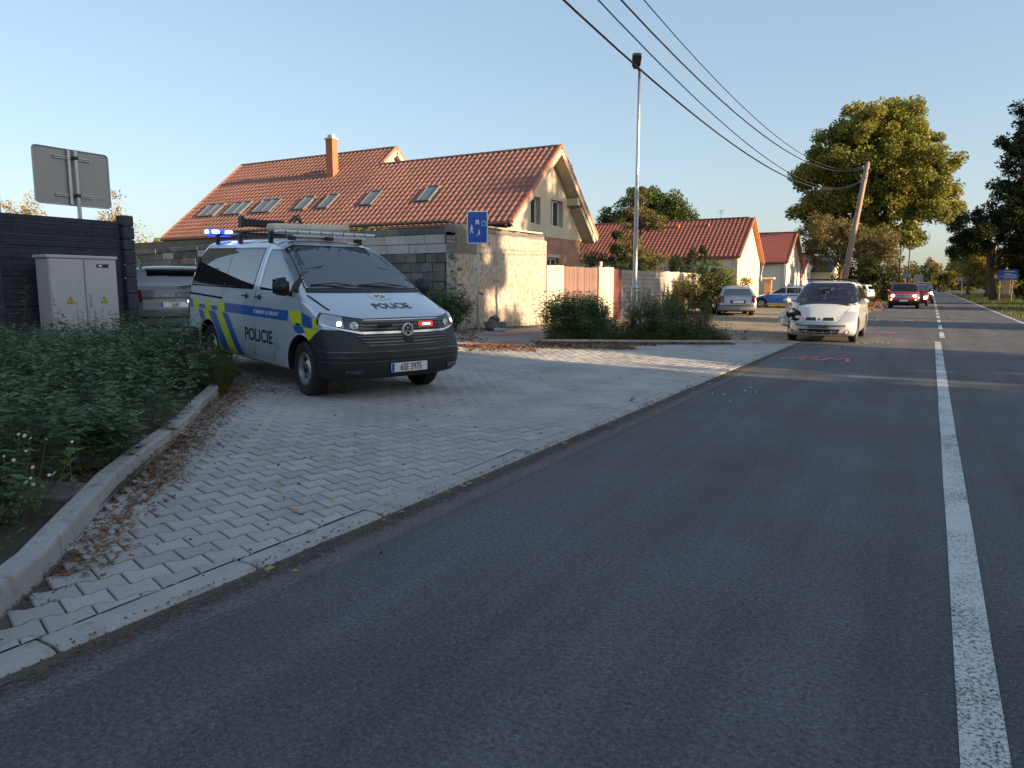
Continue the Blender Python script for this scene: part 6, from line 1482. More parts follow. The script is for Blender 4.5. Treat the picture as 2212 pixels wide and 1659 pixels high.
for sg_ in (1, -1):
    h_, n_ = crash.hit('front', sg_*.66, .30); q = n_.to_track_quat('Z', 'Y').to_matrix().to_4x4(); q.translation = h_; b = MB(); b.lathe([(.062, -.01), (.062, .006), (.05, .008), (.045, -.004), (0, -.004)], 18); b.V = [q @ Vector(v) for v in b.V]; b.build('fog_lamp', M_lens, B, smooth=True)
MB().box((.80, .0, .615), (.015, .055, .075), Matrix.Rotation(.6, 3, 'Y'), bev=.01).build('badge', M_chrome, B)
for q_ in ([(-.70, 1.0), (-.62, .85), (-.40, .62), (-.36, .54)], [(.70, 1.0), (.62, .85), (.40, .62), (.36, .54)], [(-.80, .525), (0, .52), (.80, .525)]): crash.lines('panel_gap', [(q_, 'front', 1, .010)], M_seam)
# number plate hanging, pushed in
MB().box((.865, -.02, .43), (.012, .50, .09), Matrix.Rotation(.25, 3, 'Y')).build('crumpled_plate', mat('dirty_plate', (.16, .155, .14), .7, var=.5, vscale=14), B)
MB().tube([(-1.2, -.62, 1.64), (-1.2, .62, 1.64)], .02, 6).build('roof_crossbar', M_black, B); MB().tube([(-2.1, -.62, 1.64), (-2.1, .62, 1.64)], .02, 6).build('roof_crossbar', M_black, B)
MB().tube([(-.98, 0, 1.58), (-1.1, 0, 1.78)], .006, 5).build('aerial', M_black, B)
MB().box((-.55, 0, 1.36), (.04, .24, .07), bev=.01).build('rear_view_mirror', M_black, B)
# crush: push the right front corner of the body in and wrinkle it
def crush(me, cx, cy, cz, r_, amt, seed):
    for v in me.vertices:
        d = Vector((v.co.x-cx, (v.co.y-cy)*1.0, v.co.z-cz)); l = d.length
        if l < r_:
            k = (1-(l/r_)**2)**1.2; nz_ = mnoise.noise_vector(v.co*7+Vector((seed, 0, 0)))*.10; v.co += Vector((-amt[0]*k, amt[1]*k, amt[2]*k))+nz_*k
for o in [x for x in COL.objects if x.type == 'MESH' and (x == B or x.parent == B) and x.name.split('.')[0] in ('body', 'lower_grille', 'bumper_recess', 'panel_gaps')]:
    crush(o.data, .55, -.82, .68, .50, (.28, .10, .03), 2)
M_torn = mat('torn_cavity', (.025, .022, .022), .7, var=.6, vscale=25); M_alum = mat('torn_metal', (.38, .37, .36), .35, metal=.8, var=.4, vscale=20)
q = random.Random(14); b = MB()
def shard(c, s, m, nm, n=7, th=.01, seed=1):
    q = random.Random(seed); pts = [(s[0]*math.cos(2*math.pi*i/n)*q.uniform(.78, 1.08), s[1]*math.sin(2*math.pi*i/n)*q.uniform(.78, 1.08)) for i in range(n)]
    M = Matrix.Translation(c) @ Matrix.Rotation(s[2], 4, 'Z') @ Matrix.Rotation(s[3], 4, 'Y'); bm = bmesh.new(); vs = [bm.verts.new(M @ Vector((0+q.uniform(-.03, .03), a, b_))) for a, b_ in pts]+[bm.verts.new(M @ Vector((q.uniform(.02, .07), 0, 0)))]
    for i in range(n): bm.faces.new((vs[i], vs[(i+1) % n], vs[n]))
    r_ = bmesh.ops.extrude_face_region(bm, geom=bm.faces[:]); bmesh.ops.translate(bm, verts=[v for v in r_['geom'] if isinstance(v, bmesh.types.BMVert)], vec=(-th, 0, 0)); bmesh.ops.recalc_face_normals(bm, faces=bm.faces)
    return from_bm(nm, bm, m, B)
shard((.70, -.62, .72), (.25, .17, -.45, .35), M_torn, 'crushed_cavity', 11, .02, 3)
shard((.74, -.72, .80), (.10, .07, -.5, .5), P_white, 'torn_wing', 6, .006, 21); shard((.77, -.50, .66), (.10, .06, .1, .2), M_chrome, 'broken_headlamp', 7, .01, 5); shard((.74, -.70, .62), (.05, .05, -.4, .1), M_lens, 'broken_headlamp', 6, .01, 6); shard((.72, -.62, .78), (.04, .08, -.4, .5), M_alum, 'broken_headlamp', 6, .01, 9)
shard((.50, -.94, .64), (.16, .17, -.3, -.1), P_white, 'torn_wing', 8, .006, 7); shard((.66, -.84, .44), (.17, .035, -.4, -.2), M_alum, 'torn_wing', 6, .006, 10); shard((.40, -.84, .90), (.13, .09, -.7, .5), P_white, 'torn_wing', 7, .006, 11)
for i in range(6): a = Vector((.68, -.55-.05*i, .55+.05*i)); MB().tube([a, a+Vector((.05, q.uniform(-.1, .05), q.uniform(-.1, .1))), a+Vector((.02, q.uniform(-.15, .05), q.uniform(-.2, .0)))], .007, 5).build('loose_cable', M_black, B)

# --- silver estate, rear towards the camera
P_silver = paint('silver_paint', (.34, .36, .39), .6, .32, .12)
def estate_spec(P, **k):
    rg = rings_of(.86, 2.51, 1.10, .865, 1.455, zn=.62, zc=.93, xc=-.30, xs=-1.12, xt=-3.12, zb=.19, top_w=.62, rb=.05)
    d = dict(rings=rg, paint=P, rw=.31, wb=2.51, w=.865, zc=.93, H=1.455, xc=-.30, xs=-1.12, xt=-3.12, tw=.62, hollow=True, rails=True,
        side=[[(-.62, .97), (-1.12, 1.28), (-1.45, 1.30), (-1.45, .97)], [(-1.53, .97), (-1.53, 1.31), (-2.35, 1.30), (-2.45, .97)], [(-2.55, .97), (-2.48, 1.29), (-3.05, 1.25), (-3.28, 1.0)]], doors=(-1.49, -2.45), handles=(-1.32, -2.28),
        front=[('headlamp', [(.42, .60), (.44, .74), (.80, .76), (.84, .62)], .006, M_lens, True), ('grille', [(-.38, .60), (-.40, .74), (.40, .74), (.38, .60)], .006, M_black, False)],
        rear=[('tail_lamp', [(.60, .66), (.62, .98), (.84, .98), (.86, .66)], .008, M_redlens, True), ('bumper_strip', [(-.84, .50), (-.84, .545), (.84, .545), (.84, .50)], .012, M_plas, False), ('bumper_lip', [(-.80, .24), (-.82, .31), (.82, .31), (.80, .24)], .008, M_black, False), ('plate_recess', [(-.34, .63), (-.34, .78), (.34, .78), (.34, .63)], .002, M_seam, False), ('tailgate_gap', [(-.60, .585), (-.60, .60), (.60, .60), (.60, .585)], .003, M_seam, False)],
        style='alloy'); d.update(k); return d
hd_ = 109; rc = Vector((-7.76, 34.9)); f_ = Vector((math.cos(R(hd_)), math.sin(R(hd_)))); pos = rc+f_*(2.51+1.10)
oct_ = build_car('silver_estate', 'silver estate car parked tail towards the camera beside the bushes', (pos.x, pos.y, 0.03), hd_, estate_spec(P_silver, glass=(M_gl, M_gldark), plate_r=' ', pzr=.705))
MB().tube([(-3.55, 0, .32), (-3.75, 0, .34)], .022, 6).box((-3.77, 0, .37), (.05, .05, .05), bev=.015).build('tow_bar', M_black, oct_.body)
h_, _ = oct_.hit('front', 0, .87, -1); MB().lathe([(.04, 0), (.04, -.008), (0, -.012)], 14, 'x', c=(h_.x-.002, 0, .87)).build('badge', M_chrome, oct_.body)
# --- blue and silver patrol estate seen from the side
P_pale = paint('pale_blue_paint', (.40, .46, .52), .4, .32, .05); M_cblue = paint('patrol_blue', (.012, .085, .36), .2, .35, .05)
c_ = Vector((-8.35, 51.1)); hd_ = 184; f_ = Vector((math.cos(R(hd_)), math.sin(R(hd_)))); pos = c_+f_*1.35
bl = build_car('patrol_car', 'blue and silver patrol estate standing sideways between the silver estate and the crashed car', (pos.x, pos.y, .03), hd_, estate_spec(P_pale, glass=(M_gl, M_gl), mirror=M_plas,
    sidep=[('blue_flank', [(.70, .34), (.74, .70), (.55, .80), (.0, .885), (-3.3, .905), (-3.42, .8), (-3.42, .36)], .003, M_cblue)]))
for sg_ in (1, -1):
    for z, w_ in ((.74, .62), (.66, .62), (.58, .5)):
        b = MB(); x = -1.55-.0; q = random.Random(int(z*100))
        V = []
        h_, n_ = bl.hit('side', -1.9, z, sg_); xx = -1.9-w_/2
        while xx < -1.9+w_/2: l_ = q.uniform(.03, .055); b.box((xx+l_/2, h_.y+sg_*.008, z), (l_, .006, .045)); xx += l_+.018
        b.build('door_lettering', M_whitep, bl.body)
MB().box((-1.6, 0, 1.51), (.26, 1.05, .09), bev=.03).build('light_bar', M_bluedome if False else M_cblue, bl.body)
# --- cars queueing on the road
P_red = paint('red_paint', (.42, .022, .030), .2, .35, .08); P_maroon = paint('maroon_paint', (.11, .012, .018), .3, .35, .05); P_darkblue = paint('dark_blue_paint', (.022, .028, .05), .5, .3, .05)
def suv_spec(P, w=.90, H=1.69, **k):
    rg = rings_of(.80, 2.57, .82, w, H, zn=.88, zc=1.12, xc=-.28, xs=-.85, xt=-3.12, zb=.24, top_w=.70, rb=.03, nose=.05, rfn=.30)
    d = dict(rings=rg, paint=P, rw=.345, wb=2.57, w=w, zc=1.12, H=H, xc=-.28, xs=-.85, xt=-3.12, tw=.70, side=[[(-.55, 1.16), (-.88, 1.50), (-1.4, 1.52), (-1.4, 1.16)], [(-1.5, 1.16), (-1.5, 1.52), (-2.3, 1.51), (-2.35, 1.16)], [(-2.45, 1.18), (-2.42, 1.50), (-2.95, 1.46), (-3.1, 1.2)]], doors=(-1.45, -2.38), handles=(-1.25, -2.15), cat='car',
        glass=(M_gldark, M_gldark), sidep=[('sill_cladding', [(-3.3, .28), (.7, .28), (.7, .42), (-3.3, .42)], .006, M_plas)]); d.update(k); return d
jeep = build_car('red_offroader', 'red off-roader with lit headlamps and seven-slot grille facing the camera behind the warning triangle', (-1.52, 54.8, 0), -90, suv_spec(P_red, hollow=True, seats=True, glass=(M_gl, M_gldark),
    front=[('grille_panel', [(-.48, .74), (-.50, .92), (.50, .92), (.48, .74)], .006, M_metal, False), ('lamp_panel', [(.50, .76), (.52, .91), (.76, .91), (.80, .78)], .006, M_lens, True), ('front_bumper', [(-.90, .24), (-.90, .56), (.90, .56), (.90, .24)], .012, M_plas, False)], plate_f=' ', pzf=.53, rails=True))
for i in range(7): h_, _ = jeep.hit('front', (i-3)*.125, .83); MB().box(h_+Vector((.012, 0, 0)), (.02, .068, .145), bev=.008).build('grille_slot', M_black, jeep.body)
M_head = emis('lit_headlamp', (.86, .84, 1), 16); M_amber = emis('lit_indicator', (1, .35, .05), 6)
for sg_ in (1, -1): lampdot(jeep, sg_*.63, .84, .085, M_head); lampdot(jeep, sg_*.70, .60, .05, M_amber, 'lit_indicator')
sec = build_car('maroon_car', 'dark red car half hidden behind the red off-roader', (-1.02, 63, 0), -90, suv_spec(P_maroon, H=1.60, front=[('grille', [(-.4, .6), (-.45, .8), (.45, .8), (.4, .6)], .006, M_black, False)]))
for sg_ in (1, -1): lampdot(sec, sg_*.68, .62, .11, M_head)
thd = build_car('dark_offroader', 'dark blue off-roader with lit lamps, last in the queue', (-.72, 72, 0), -90, suv_spec(P_darkblue, w=.96, H=1.80, front=[('grille', [(-.4, .7), (-.45, .95), (.45, .95), (.4, .7)], .006, M_black, False)]))
for sg_ in (1, -1): lampdot(thd, sg_*.74, .88, .10, M_head)
P_white2 = paint('clean_white', (.70, .72, .74), .05, .35, .03)
ws_ = build_car('white_offroader', 'white off-roader parked on the grass verge right of the crashed car', (-7.7, 72.2, 0), 166, suv_spec(P_white2, H=1.62, rear=[('tail_lamp', [(.5, .95), (.52, 1.1), (.86, 1.1), (.88, .95)], .008, M_redlens, True), ('rear_bumper', [(-.9, .24), (-.9, .6), (.9, .6), (.9, .24)], .012, M_plas, False)]))
# --- grey off-roader in the yard behind the van
P_grey = paint('grey_green_paint', (.13, .15, .155), .3, .4, .08)
hd_ = 143; rc = Vector((-13.75, 9.9)); f_ = Vector((math.cos(R(hd_)), math.sin(R(hd_)))); pos = rc+f_*(2.57+.82)
gy = build_car('grey_offroader', 'grey off-roader seen from behind between the dark fence and the police van', (pos.x, pos.y, .27), hd_, suv_spec(P_grey, w=.95, H=1.62, rails=True, plate_r='2687', pzr=.80, ply=0, pstrip=True,
    rear=[('tail_lamp', [(.60, .86), (.62, 1.12), (.90, 1.12), (.94, .86)], .008, M_redlens, True), ('plate_panel', [(-.60, .70), (-.60, .90), (.60, .90), (.60, .70)], .004, mat('plate_panel_grey', (.24, .26, .27), .4), False), ('tailgate_gap', [(-.62, .93), (-.62, .95), (.62, .95), (.62, .93)], .004, M_seam, False), ('bumper_gap', [(-.9, .52), (-.9, .56), (.9, .56), (.9, .52)], .004, M_seam, False), ('rear_bumper', [(-.9, .2), (-.9, .36), (.9, .36), (.9, .2)], .012, M_plas, False)]))
for i, ch_ in enumerate('DISC'): pass
for y in (.5, .38, .10, -.02, -.14): h_, _ = gy.hit('front', -y, 1.0, -1); MB().box(h_+Vector((-.006, 0, 0)), (.01, .05, .02)).build('tailgate_letter', M_chrome, gy.body)
MB().box((gy.rings[12][2]+.02 if False else -3.18, 0, 1.52), (.16, 1.05, .03), bev=.01).build('spoiler', M_black, gy.body); MB().box((-3.27, -.15, 1.515), (.01, .5, .02)).build('brake_light', M_redlens, gy.body)
MB().tube([(-3.36, -.1, 1.17), (-3.33, -.45, 1.21)], .012, 5).build('wiper', M_black, gy.body)
# ============================================================ VEGETATION
M_bark = mat('bark', (.10, .075, .055), .95, var=.3, vscale=3, bump=.02, bscale=12)
M_barkpale = mat('pale_bark', (.30, .26, .21), .9, var=.2, vscale=3)
ML_linden = leaf_mat('linden_leaf', (.14, .18, .036), (.31, .27, .052), .42, scale=.28)
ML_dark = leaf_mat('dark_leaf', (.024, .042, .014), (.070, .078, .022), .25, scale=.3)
ML_brown = leaf_mat('brownish_leaf', (.14, .105, .035), (.20, .17, .07), .3, scale=.5)
ML_yellow = leaf_mat('yellow_leaf', (.16, .15, .030), (.27, .21, .04), .35, scale=.5)
ML_green = leaf_mat('green_leaf', (.045, .08, .02), (.11, .14, .035), .3, scale=.7)
ML_conifer = leaf_mat('conifer_needle', (.085, .078, .025), (.15, .125, .045), .15, scale=.9)
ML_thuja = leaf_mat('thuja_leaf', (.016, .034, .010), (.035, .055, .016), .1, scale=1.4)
ML_weed = leaf_mat('weed_leaf', (.075, .145, .066), (.16, .235, .10), .3, scale=2.2)
ML_weed2 = leaf_mat('weed_leaf_olive', (.060, .085, .022), (.13, .14, .045), .35, scale=1.5)
ML_straw = leaf_mat('dry_grass', (.20, .17, .07), (.32, .26, .12), .3, scale=2)
ML_birch = leaf_mat('birch_leaf', (.26, .22, .09), (.40, .28, .12), .4, scale=.5)
def leaves(C, rad, n, size, rng, flat=.0, droop=0, aspect=.55):
    """C (k,3) clump centres, rad (k,) radii: n leaf quads"""
    k = rng.integers(0, len(C), n); d = rng.normal(0, 1, (n, 3)); d /= np.linalg.norm(d, axis=1)[:, None]
    r = rng.random(n)**.45; P = C[k]+d*(rad[k]*r)[:, None]*np.array([1, 1, .8])
    a = rng.normal(0, 1, (n, 3)); a[:, 2] = a[:, 2]*(1-flat)-droop; a /= np.linalg.norm(a, axis=1)[:, None]
    b = np.cross(a, rng.normal(0, 1, (n, 3))+np.array([0, 0, flat*2])); b /= np.linalg.norm(b, axis=1)[:, None]+1e-9
    s = size*rng.uniform(.55, 1.35, n)[:, None]; c = np.cross(a, b)
    V = np.stack([P-a*s*.5, P+b*s*aspect*.5+c*s*.08, P+a*s*.5, P-b*s*aspect*.5+c*s*.08], 1).reshape(-1, 3)
    F = np.arange(4*n).reshape(n, 4); return V, F
def crown_points(ells, n, rng, inner=.55):
    v = np.array([e[3]*e[4]*e[5] for e in ells])**.7; k = rng.choice(len(ells), n, p=v/v.sum()); E = np.array(ells, float)[k]
    d = rng.normal(0, 1, (n, 3)); d /= np.linalg.norm(d, axis=1)[:, None]; r = inner+(1-inner)*rng.random(n)
    r = np.where(rng.random(n) < .25, r*rng.random(n), r)
    return E[:, :3]+d*E[:, 3:]*r[:, None]
def tree(name, label, x, y, ells, m, mb=None, nclump=120, crad=(.5, 1.1), nleaf=16000, lsize=.22, trunk=(.35, .12), seed=1, group=None, cat='tree', limbs=14, lean=(0, 0), flat=.2, z0=0, tops=None, trunk_top=None, droop=.2, inner=.55):
    rng = np.random.default_rng(seed); rr = random.Random(seed)
    e = empty(name, (x, y, z0), label=label, cat=cat, group=group)
    C = crown_points(ells, nclump, rng, inner); rad = rng.uniform(crad[0], crad[1], nclump)
    V, F = leaves(C, rad, nleaf, lsize, rng, flat, droop)
    npmesh('crown', V, F, m, e)
    top = max(a[2]+a[5]*.5 for a in ells) if trunk_top is None else trunk_top
    b = MB(); pts = []; n = 7
    for i in range(n):
        t = i/(n-1); pts.append(Vector((lean[0]*t+rr.uniform(-.12, .12)*(t > 0), lean[1]*t+rr.uniform(-.12, .12)*(t > 0), -.2+(top+.2)*t)))
    b.tube(pts, [trunk[0]*(1-t/(n-1))+trunk[1]*(t/(n-1))+(trunk[0]*.4 if t == 0 else 0) for t in range(n)], 9)
    for j in range(limbs):
        c = Vector(C[rr.randrange(nclump)]); t = rr.uniform(.25, .8)
        k = min(int(t*(n-1)), n-2); s = pts[k].lerp(pts[k+1], t*(n-1)-k)
        if c.z < s.z-1: continue
        mid = s.lerp(c, .5)+Vector((rr.uniform(-.3, .3), rr.uniform(-.3, .3), -.15*(c-s).length*.5+rr.uniform(0, .5))); r0 = trunk[0]*.4*(1-t*.5)
        b.tube([s, mid, c], [r0, r0*.55, r0*.15], 6)
    b.build('trunk', mb or M_bark, e, smooth=True); return e
# big linden at the bend
tree('linden_tree', 'huge golden green tree behind the leaning pole, tallest in the photo', -5.6, 80, [(-.4, 0, 14.0, 5.6, 5, 4.4), (-3.6, 0, 11.2, 3.6, 3.6, 3.4), (3.2, 0, 12.2, 4.2, 4, 3.9), (1.0, 0, 16.6, 3.6, 3.3, 2.6), (-2.2, 0, 16.2, 3, 3, 2.2), (4.6, 0, 9.3, 2.9, 2.6, 2.0), (-4.4, 0, 8.9, 2.7, 2.4, 2.0), (-5.3, 0, 12.1, 2.2, 2, 1.6), (.4, 0, 9.4, 4.2, 3.5, 2.5), (5.9, 0, 11.6, 1.7, 1.6, 1.8), (2.4, 0, 17.6, 1.8, 1.8, 1.4), (-3.2, 0, 6.8, 3.0, 2.6, 2.0), (2.0, 0, 6.6, 3.2, 2.6, 1.8)],
     ML_linden, nclump=540, crad=(.6, 1.25), nleaf=135000, lsize=.30, trunk=(.55, .15), seed=4, limbs=34, trunk_top=13.5)
tree('ivy_tree', 'smaller brownish tree with drooping twigs below the huge tree', -6.6, 67, [(-.8, 0, 5.8, 2.6, 2, 2.2), (1.8, 0, 5.2, 2.2, 2, 1.6), (-1.9, 0, 4.2, 1.3, 1.3, 1.4), (3.0, 0, 4.5, 1.4, 1.3, 1.3)], ML_brown, nclump=110, crad=(.35, .75), nleaf=17000, lsize=.17, trunk=(.18, .05), seed=6, limbs=24, trunk_top=6)
tree('dark_undergrowth', 'dark green undergrowth round the trunk of the huge tree', -6.0, 77, [(-.9, 0, 2.0, 1.9, 1.6, 2.3), (1.2, 0, 2.4, 1.7, 1.5, 2.6), (2.6, 0, 1.2, 1.2, 1, 1.6), (0, 0, 4.2, 2.2, 1.6, 1.8)], ML_dark, nclump=100, crad=(.4, .8), nleaf=16000, lsize=.2, trunk=(.3, .2), seed=8, limbs=5, cat='shrub')
# dark trees on the right edge
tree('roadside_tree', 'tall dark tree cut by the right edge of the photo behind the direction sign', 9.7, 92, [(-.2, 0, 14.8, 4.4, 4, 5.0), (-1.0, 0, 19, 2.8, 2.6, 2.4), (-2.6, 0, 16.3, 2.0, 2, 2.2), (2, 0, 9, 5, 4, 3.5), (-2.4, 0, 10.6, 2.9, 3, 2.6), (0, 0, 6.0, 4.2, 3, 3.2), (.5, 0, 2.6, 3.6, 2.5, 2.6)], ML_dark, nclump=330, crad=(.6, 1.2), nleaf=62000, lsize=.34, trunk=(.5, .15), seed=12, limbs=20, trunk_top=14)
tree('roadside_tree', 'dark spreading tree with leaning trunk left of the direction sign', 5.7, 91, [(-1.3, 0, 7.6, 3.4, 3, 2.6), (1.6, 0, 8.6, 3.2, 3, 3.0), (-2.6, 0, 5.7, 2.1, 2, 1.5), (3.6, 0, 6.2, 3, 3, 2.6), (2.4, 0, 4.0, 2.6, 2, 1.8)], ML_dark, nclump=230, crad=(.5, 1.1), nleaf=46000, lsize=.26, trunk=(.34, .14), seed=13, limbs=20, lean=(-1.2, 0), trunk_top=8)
tree('roadside_tree', 'brown gold lit crown low at the right edge, beside the direction sign', 10.8, 84, [(.4, 0, 6.0, 3.4, 2.6, 2.4), (2.2, 0, 3.8, 3, 2.4, 2.2), (-.6, 0, 4.6, 1.7, 1.5, 1.2)], ML_brown, nclump=80, crad=(.5, .9), nleaf=12000, lsize=.22, trunk=(.3, .1), seed=14, limbs=10)
tree('roadside_tree', 'yellow green young tree with forked trunk down the right verge', 6.5, 118, [(0, 0, 4.7, 3.0, 2.4, 2.0), (-2.0, 0, 3.6, 1.7, 1.6, 1.4), (2.2, 0, 3.9, 1.8, 1.6, 1.5)], ML_yellow, nclump=80, crad=(.5, .9), nleaf=10000, lsize=.24, trunk=(.26, .1), seed=15, limbs=12)
tree('roadside_tree', 'olive tree behind the yellow green one on the right verge', 5.6, 150, [(0, 0, 6.5, 3.6, 3, 3.6), (1.5, 0, 3, 3, 2, 2)], ML_linden, nclump=80, crad=(.6, 1.1), nleaf=9000, lsize=.35, trunk=(.3, .1), seed=16, limbs=8)
# trees closing the road
rq = random.Random(4)
for i, (x, y, h_, r_, mt, lb) in enumerate([(-7, 175, 9.5, 5, ML_brown, 'orange brown tree at the left end of the distant tree line'), (-3.5, 215, 7, 5, ML_dark, 'dark low tree in the distant tree line above the second car'), (2, 240, 8, 4.5, ML_yellow, 'yellow tree in the middle of the distant tree line'), (8, 260, 9, 5.5, ML_brown, 'brown tree in the distant tree line right of the yellow one'), (14, 250, 11, 6, ML_dark, 'dark tree at the right end of the distant tree line'), (-1, 270, 10, 5, ML_brown, 'brown tree peeking over the distant tree line')]):
    tree('distant_tree', lb, x, y, [(0, 0, h_*.55, r_, r_*.8, h_*.42), (rq.uniform(-2, 2), 0, h_*.75, r_*.5, r_*.5, h_*.25), (rq.uniform(-3, 3), 0, h_*.3, r_, r_, h_*.3)], mt, nclump=60, crad=(.7, 1.5), nleaf=4500, lsize=.6, trunk=(.3, .1), seed=30+i, limbs=4, group='distant tree line')
def far_wood(name, label, pts, m, seed, hgt, n):
    rng = np.random.default_rng(seed); C = []; P = [np.array(p, float) for p in pts]
    for a, b in zip(P, P[1:]):
        k = int(np.linalg.norm(b-a)/2.2)
        for i in range(k): q = a+(b-a)*(i+rng.random())/k; hh = hgt*(.7+.5*rng.random()); C += [(q[0], q[1]+rng.normal()*2, z*hh) for z in (.15, .4, .65, .9)]
    C = np.array(C); V, F = leaves(C, rng.uniform(1.2, 2.6, len(C)), n, .9, rng); return npmesh(name, V, F, m, kind='stuff', label=label, cat='wood')
far_wood('far_wood', 'far dark woodland closing the horizon at the end of the road', [(-60, 300), (-10, 310), (60, 300), (140, 260)], ML_dark, 50, 7, 16000)
far_wood('far_wood', 'far olive scrub on the right beyond the dark roadside trees', [(14, 100), (20, 140), (22, 200), (16, 250)], ML_linden, 51, 6, 12000)
far_wood('far_wood', 'scrub behind the houses on the left', [(-60, 40), (-75, 90), (-60, 160), (-30, 230)], ML_green, 52, 5, 12000)
# trees behind the walls
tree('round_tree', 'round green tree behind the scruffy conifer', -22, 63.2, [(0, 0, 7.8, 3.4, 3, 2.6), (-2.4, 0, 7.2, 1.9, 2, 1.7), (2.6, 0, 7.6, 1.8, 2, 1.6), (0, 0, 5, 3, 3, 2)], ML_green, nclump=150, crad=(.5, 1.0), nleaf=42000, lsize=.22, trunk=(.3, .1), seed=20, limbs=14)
def conifer(name, label, x, y, h_, r_, m, seed, n=9000, z0=0, taper=1.0, lsize=.16, scruffy=.25):
    rng = np.random.default_rng(seed); e = empty(name, (x, y, z0), label=label, cat='tree'); C = []; rad = []
    for i in range(int(34*h_/6)):
        t = rng.random()**.8; z = .25+t*(h_-.3); rr_ = r_*(1-t)**taper+.12; a = rng.random()*6.28
        for q in (.35, .7, 1.0): C.append((math.cos(a)*rr_*q*rng.uniform(1-scruffy, 1+scruffy), math.sin(a)*rr_*q, z-.15*q*rr_)); rad.append(.18+.28*(1-t)*(r_/1.5)+.1)
    V, F = leaves(np.array(C), np.array(rad), n, lsize, rng, .1, .2, .35); npmesh('crown', V, F, m, e)
    MB().tube([(0, 0, -.2), (0, 0, h_*.5), (0, 0, h_)], [.14, .08, .02], 8).build('trunk', M_bark, e); return e
conifer('scruffy_conifer', 'tall scruffy olive brown conifer behind the grey garden wall', -15.6, 43.3, 7.3, 2.0, ML_conifer, 21, n=20000, taper=.55, lsize=.15, scruffy=.35)
conifer('dark_conifer', 'dark low conifer just left of the scruffy one', -16.3, 41.3, 4.6, 1.1, ML_dark, 22, n=6000)
conifer('spruce', 'spruce top peeking out behind the right roof edge of the long farmhouse', -23, 48.5, 10.2, 1.9, ML_dark, 23, n=11000, taper=1.1)
def column_bush(name, label, x, y, h_, r_, m, seed, n=7000, group=None):
    rng = np.random.default_rng(seed); e = empty(name, (x, y, .1), label=label, cat='shrub', group=group); k = 60
    t = rng.random(k); a = rng.random(k)*6.28; rr_ = r_*np.sqrt(np.clip(1-(t*1.02)**3, 0, 1))*.7; C = np.stack([np.cos(a)*rr_, np.sin(a)*rr_, .2+t*(h_-.45)], 1)
    V, F = leaves(C, np.full(k, r_*.42), n, .09, rng, 0, -.5, .5); npmesh('foliage', V, F, m, e); MB().tube([(0, 0, -.1), (0, 0, h_*.8)], [.05, .02], 6).build('stem', M_bark, e)
    return e
column_bush('thuja', 'lowest and widest dark thuja, left of the three', -13, 42.3, 3.45, .62, ML_thuja, 24, group='three dark thujas')
column_bush('thuja', 'dark thuja in the middle of the three', -13, 45.4, 3.85, .60, ML_thuja, 25, group='three dark thujas')
column_bush('thuja', 'slender tallest dark thuja, right of the three', -13, 47.9, 4.15, .46, ML_thuja, 26, group='three dark thujas')
def bush(name, label, x, y, ells, m, seed, n=6000, lsize=.09, nc=60, crad=(.2, .4), group=None, z0=.05):
    return tree(name, label, x, y, ells, m, nclump=nc, crad=crad, nleaf=n, lsize=lsize, trunk=(.03, .02), seed=seed, limbs=12, cat='shrub', group=group, z0=z0)
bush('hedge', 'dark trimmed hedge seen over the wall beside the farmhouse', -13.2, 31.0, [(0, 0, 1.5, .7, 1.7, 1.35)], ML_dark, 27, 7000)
bush('feathery_shrub', 'blue green feathery shrub showing over the garden wall', -13.0, 34.4, [(0, 0, 1.7, 1.0, 2.2, 1.2)], ML_green, 28, 8000)
bush('brown_bush', 'brown green bush in front of the grey garden wall', -10.3, 35.6, [(0, 0, 1.0, .9, 1.1, 1.0), (.3, 1.5, 1.1, 1.0, 1.2, 1.1)], ML_conifer, 29, 9000, nc=80)
bush('tall_bush', 'tall dark green bush left of the silver estate car', -10.3, 39.0, [(0, 0, 1.3, 1.1, 1.6, 1.4), (.8, -1.5, .9, .9, 1.2, 1.0), (0, 1.8, 1.5, 1.0, 1.3, 1.3)], ML_green, 31, 14000, nc=110)
bush('yellow_bush', 'yellow green sunlit bush behind the estate car by the yellow gable', -10.9, 45.0, [(0, 0, 1.2, 1.1, 1.8, 1.3), (.3, 2.2, 1.0, 1.2, 1.6, 1.2), (0, -1.6, 1.3, .9, 1.1, 1.4)], ML_yellow, 32, 12000, nc=110)
bush('wall_top_bush', 'orange green bush growing up behind the block wall', -15.9, 18.1, [(0, 0, 2.6, .75, .6, 1.05), (.5, 0, 2.9, .5, .5, .6), (-.4, 0, 3.0, .5, .5, .5)], ML_weed2, 33, 5000, nc=60, crad=(.12, .28))
bush('wall_bush', 'green bush against the block wall behind the parked grey car', -18.2, 16.2, [(0, 0, 1.1, .8, .5, 1.1), (1.0, 0, 1.5, .5, .4, .9)], ML_green, 34, 4000)
for i, (x, y, lb) in enumerate([(-44.5, 20.6, 'thin pale autumn tree above the dark fence, leftmost of three'), (-41.9, 21.6, 'thin pale autumn tree above the dark fence, behind the lower left corner of the sign'), (-38.6, 24.4, 'thin pale autumn tree above the dark fence, right of the sign pole')]):
    tree('thin_birch', lb, x, y, [(0, 0, 5.4, 1.1, 1, 1.5), (.6, .3, 4.3, 1.3, 1, 1.1), (-.7, 0, 4.6, .9, .9, 1.2)], ML_birch, M_barkpale, nclump=36, crad=(.25, .55), nleaf=1700, lsize=.13, trunk=(.08, .02), seed=60+i, limbs=18, group='thin trees beyond the dark fence', trunk_top=6.3)
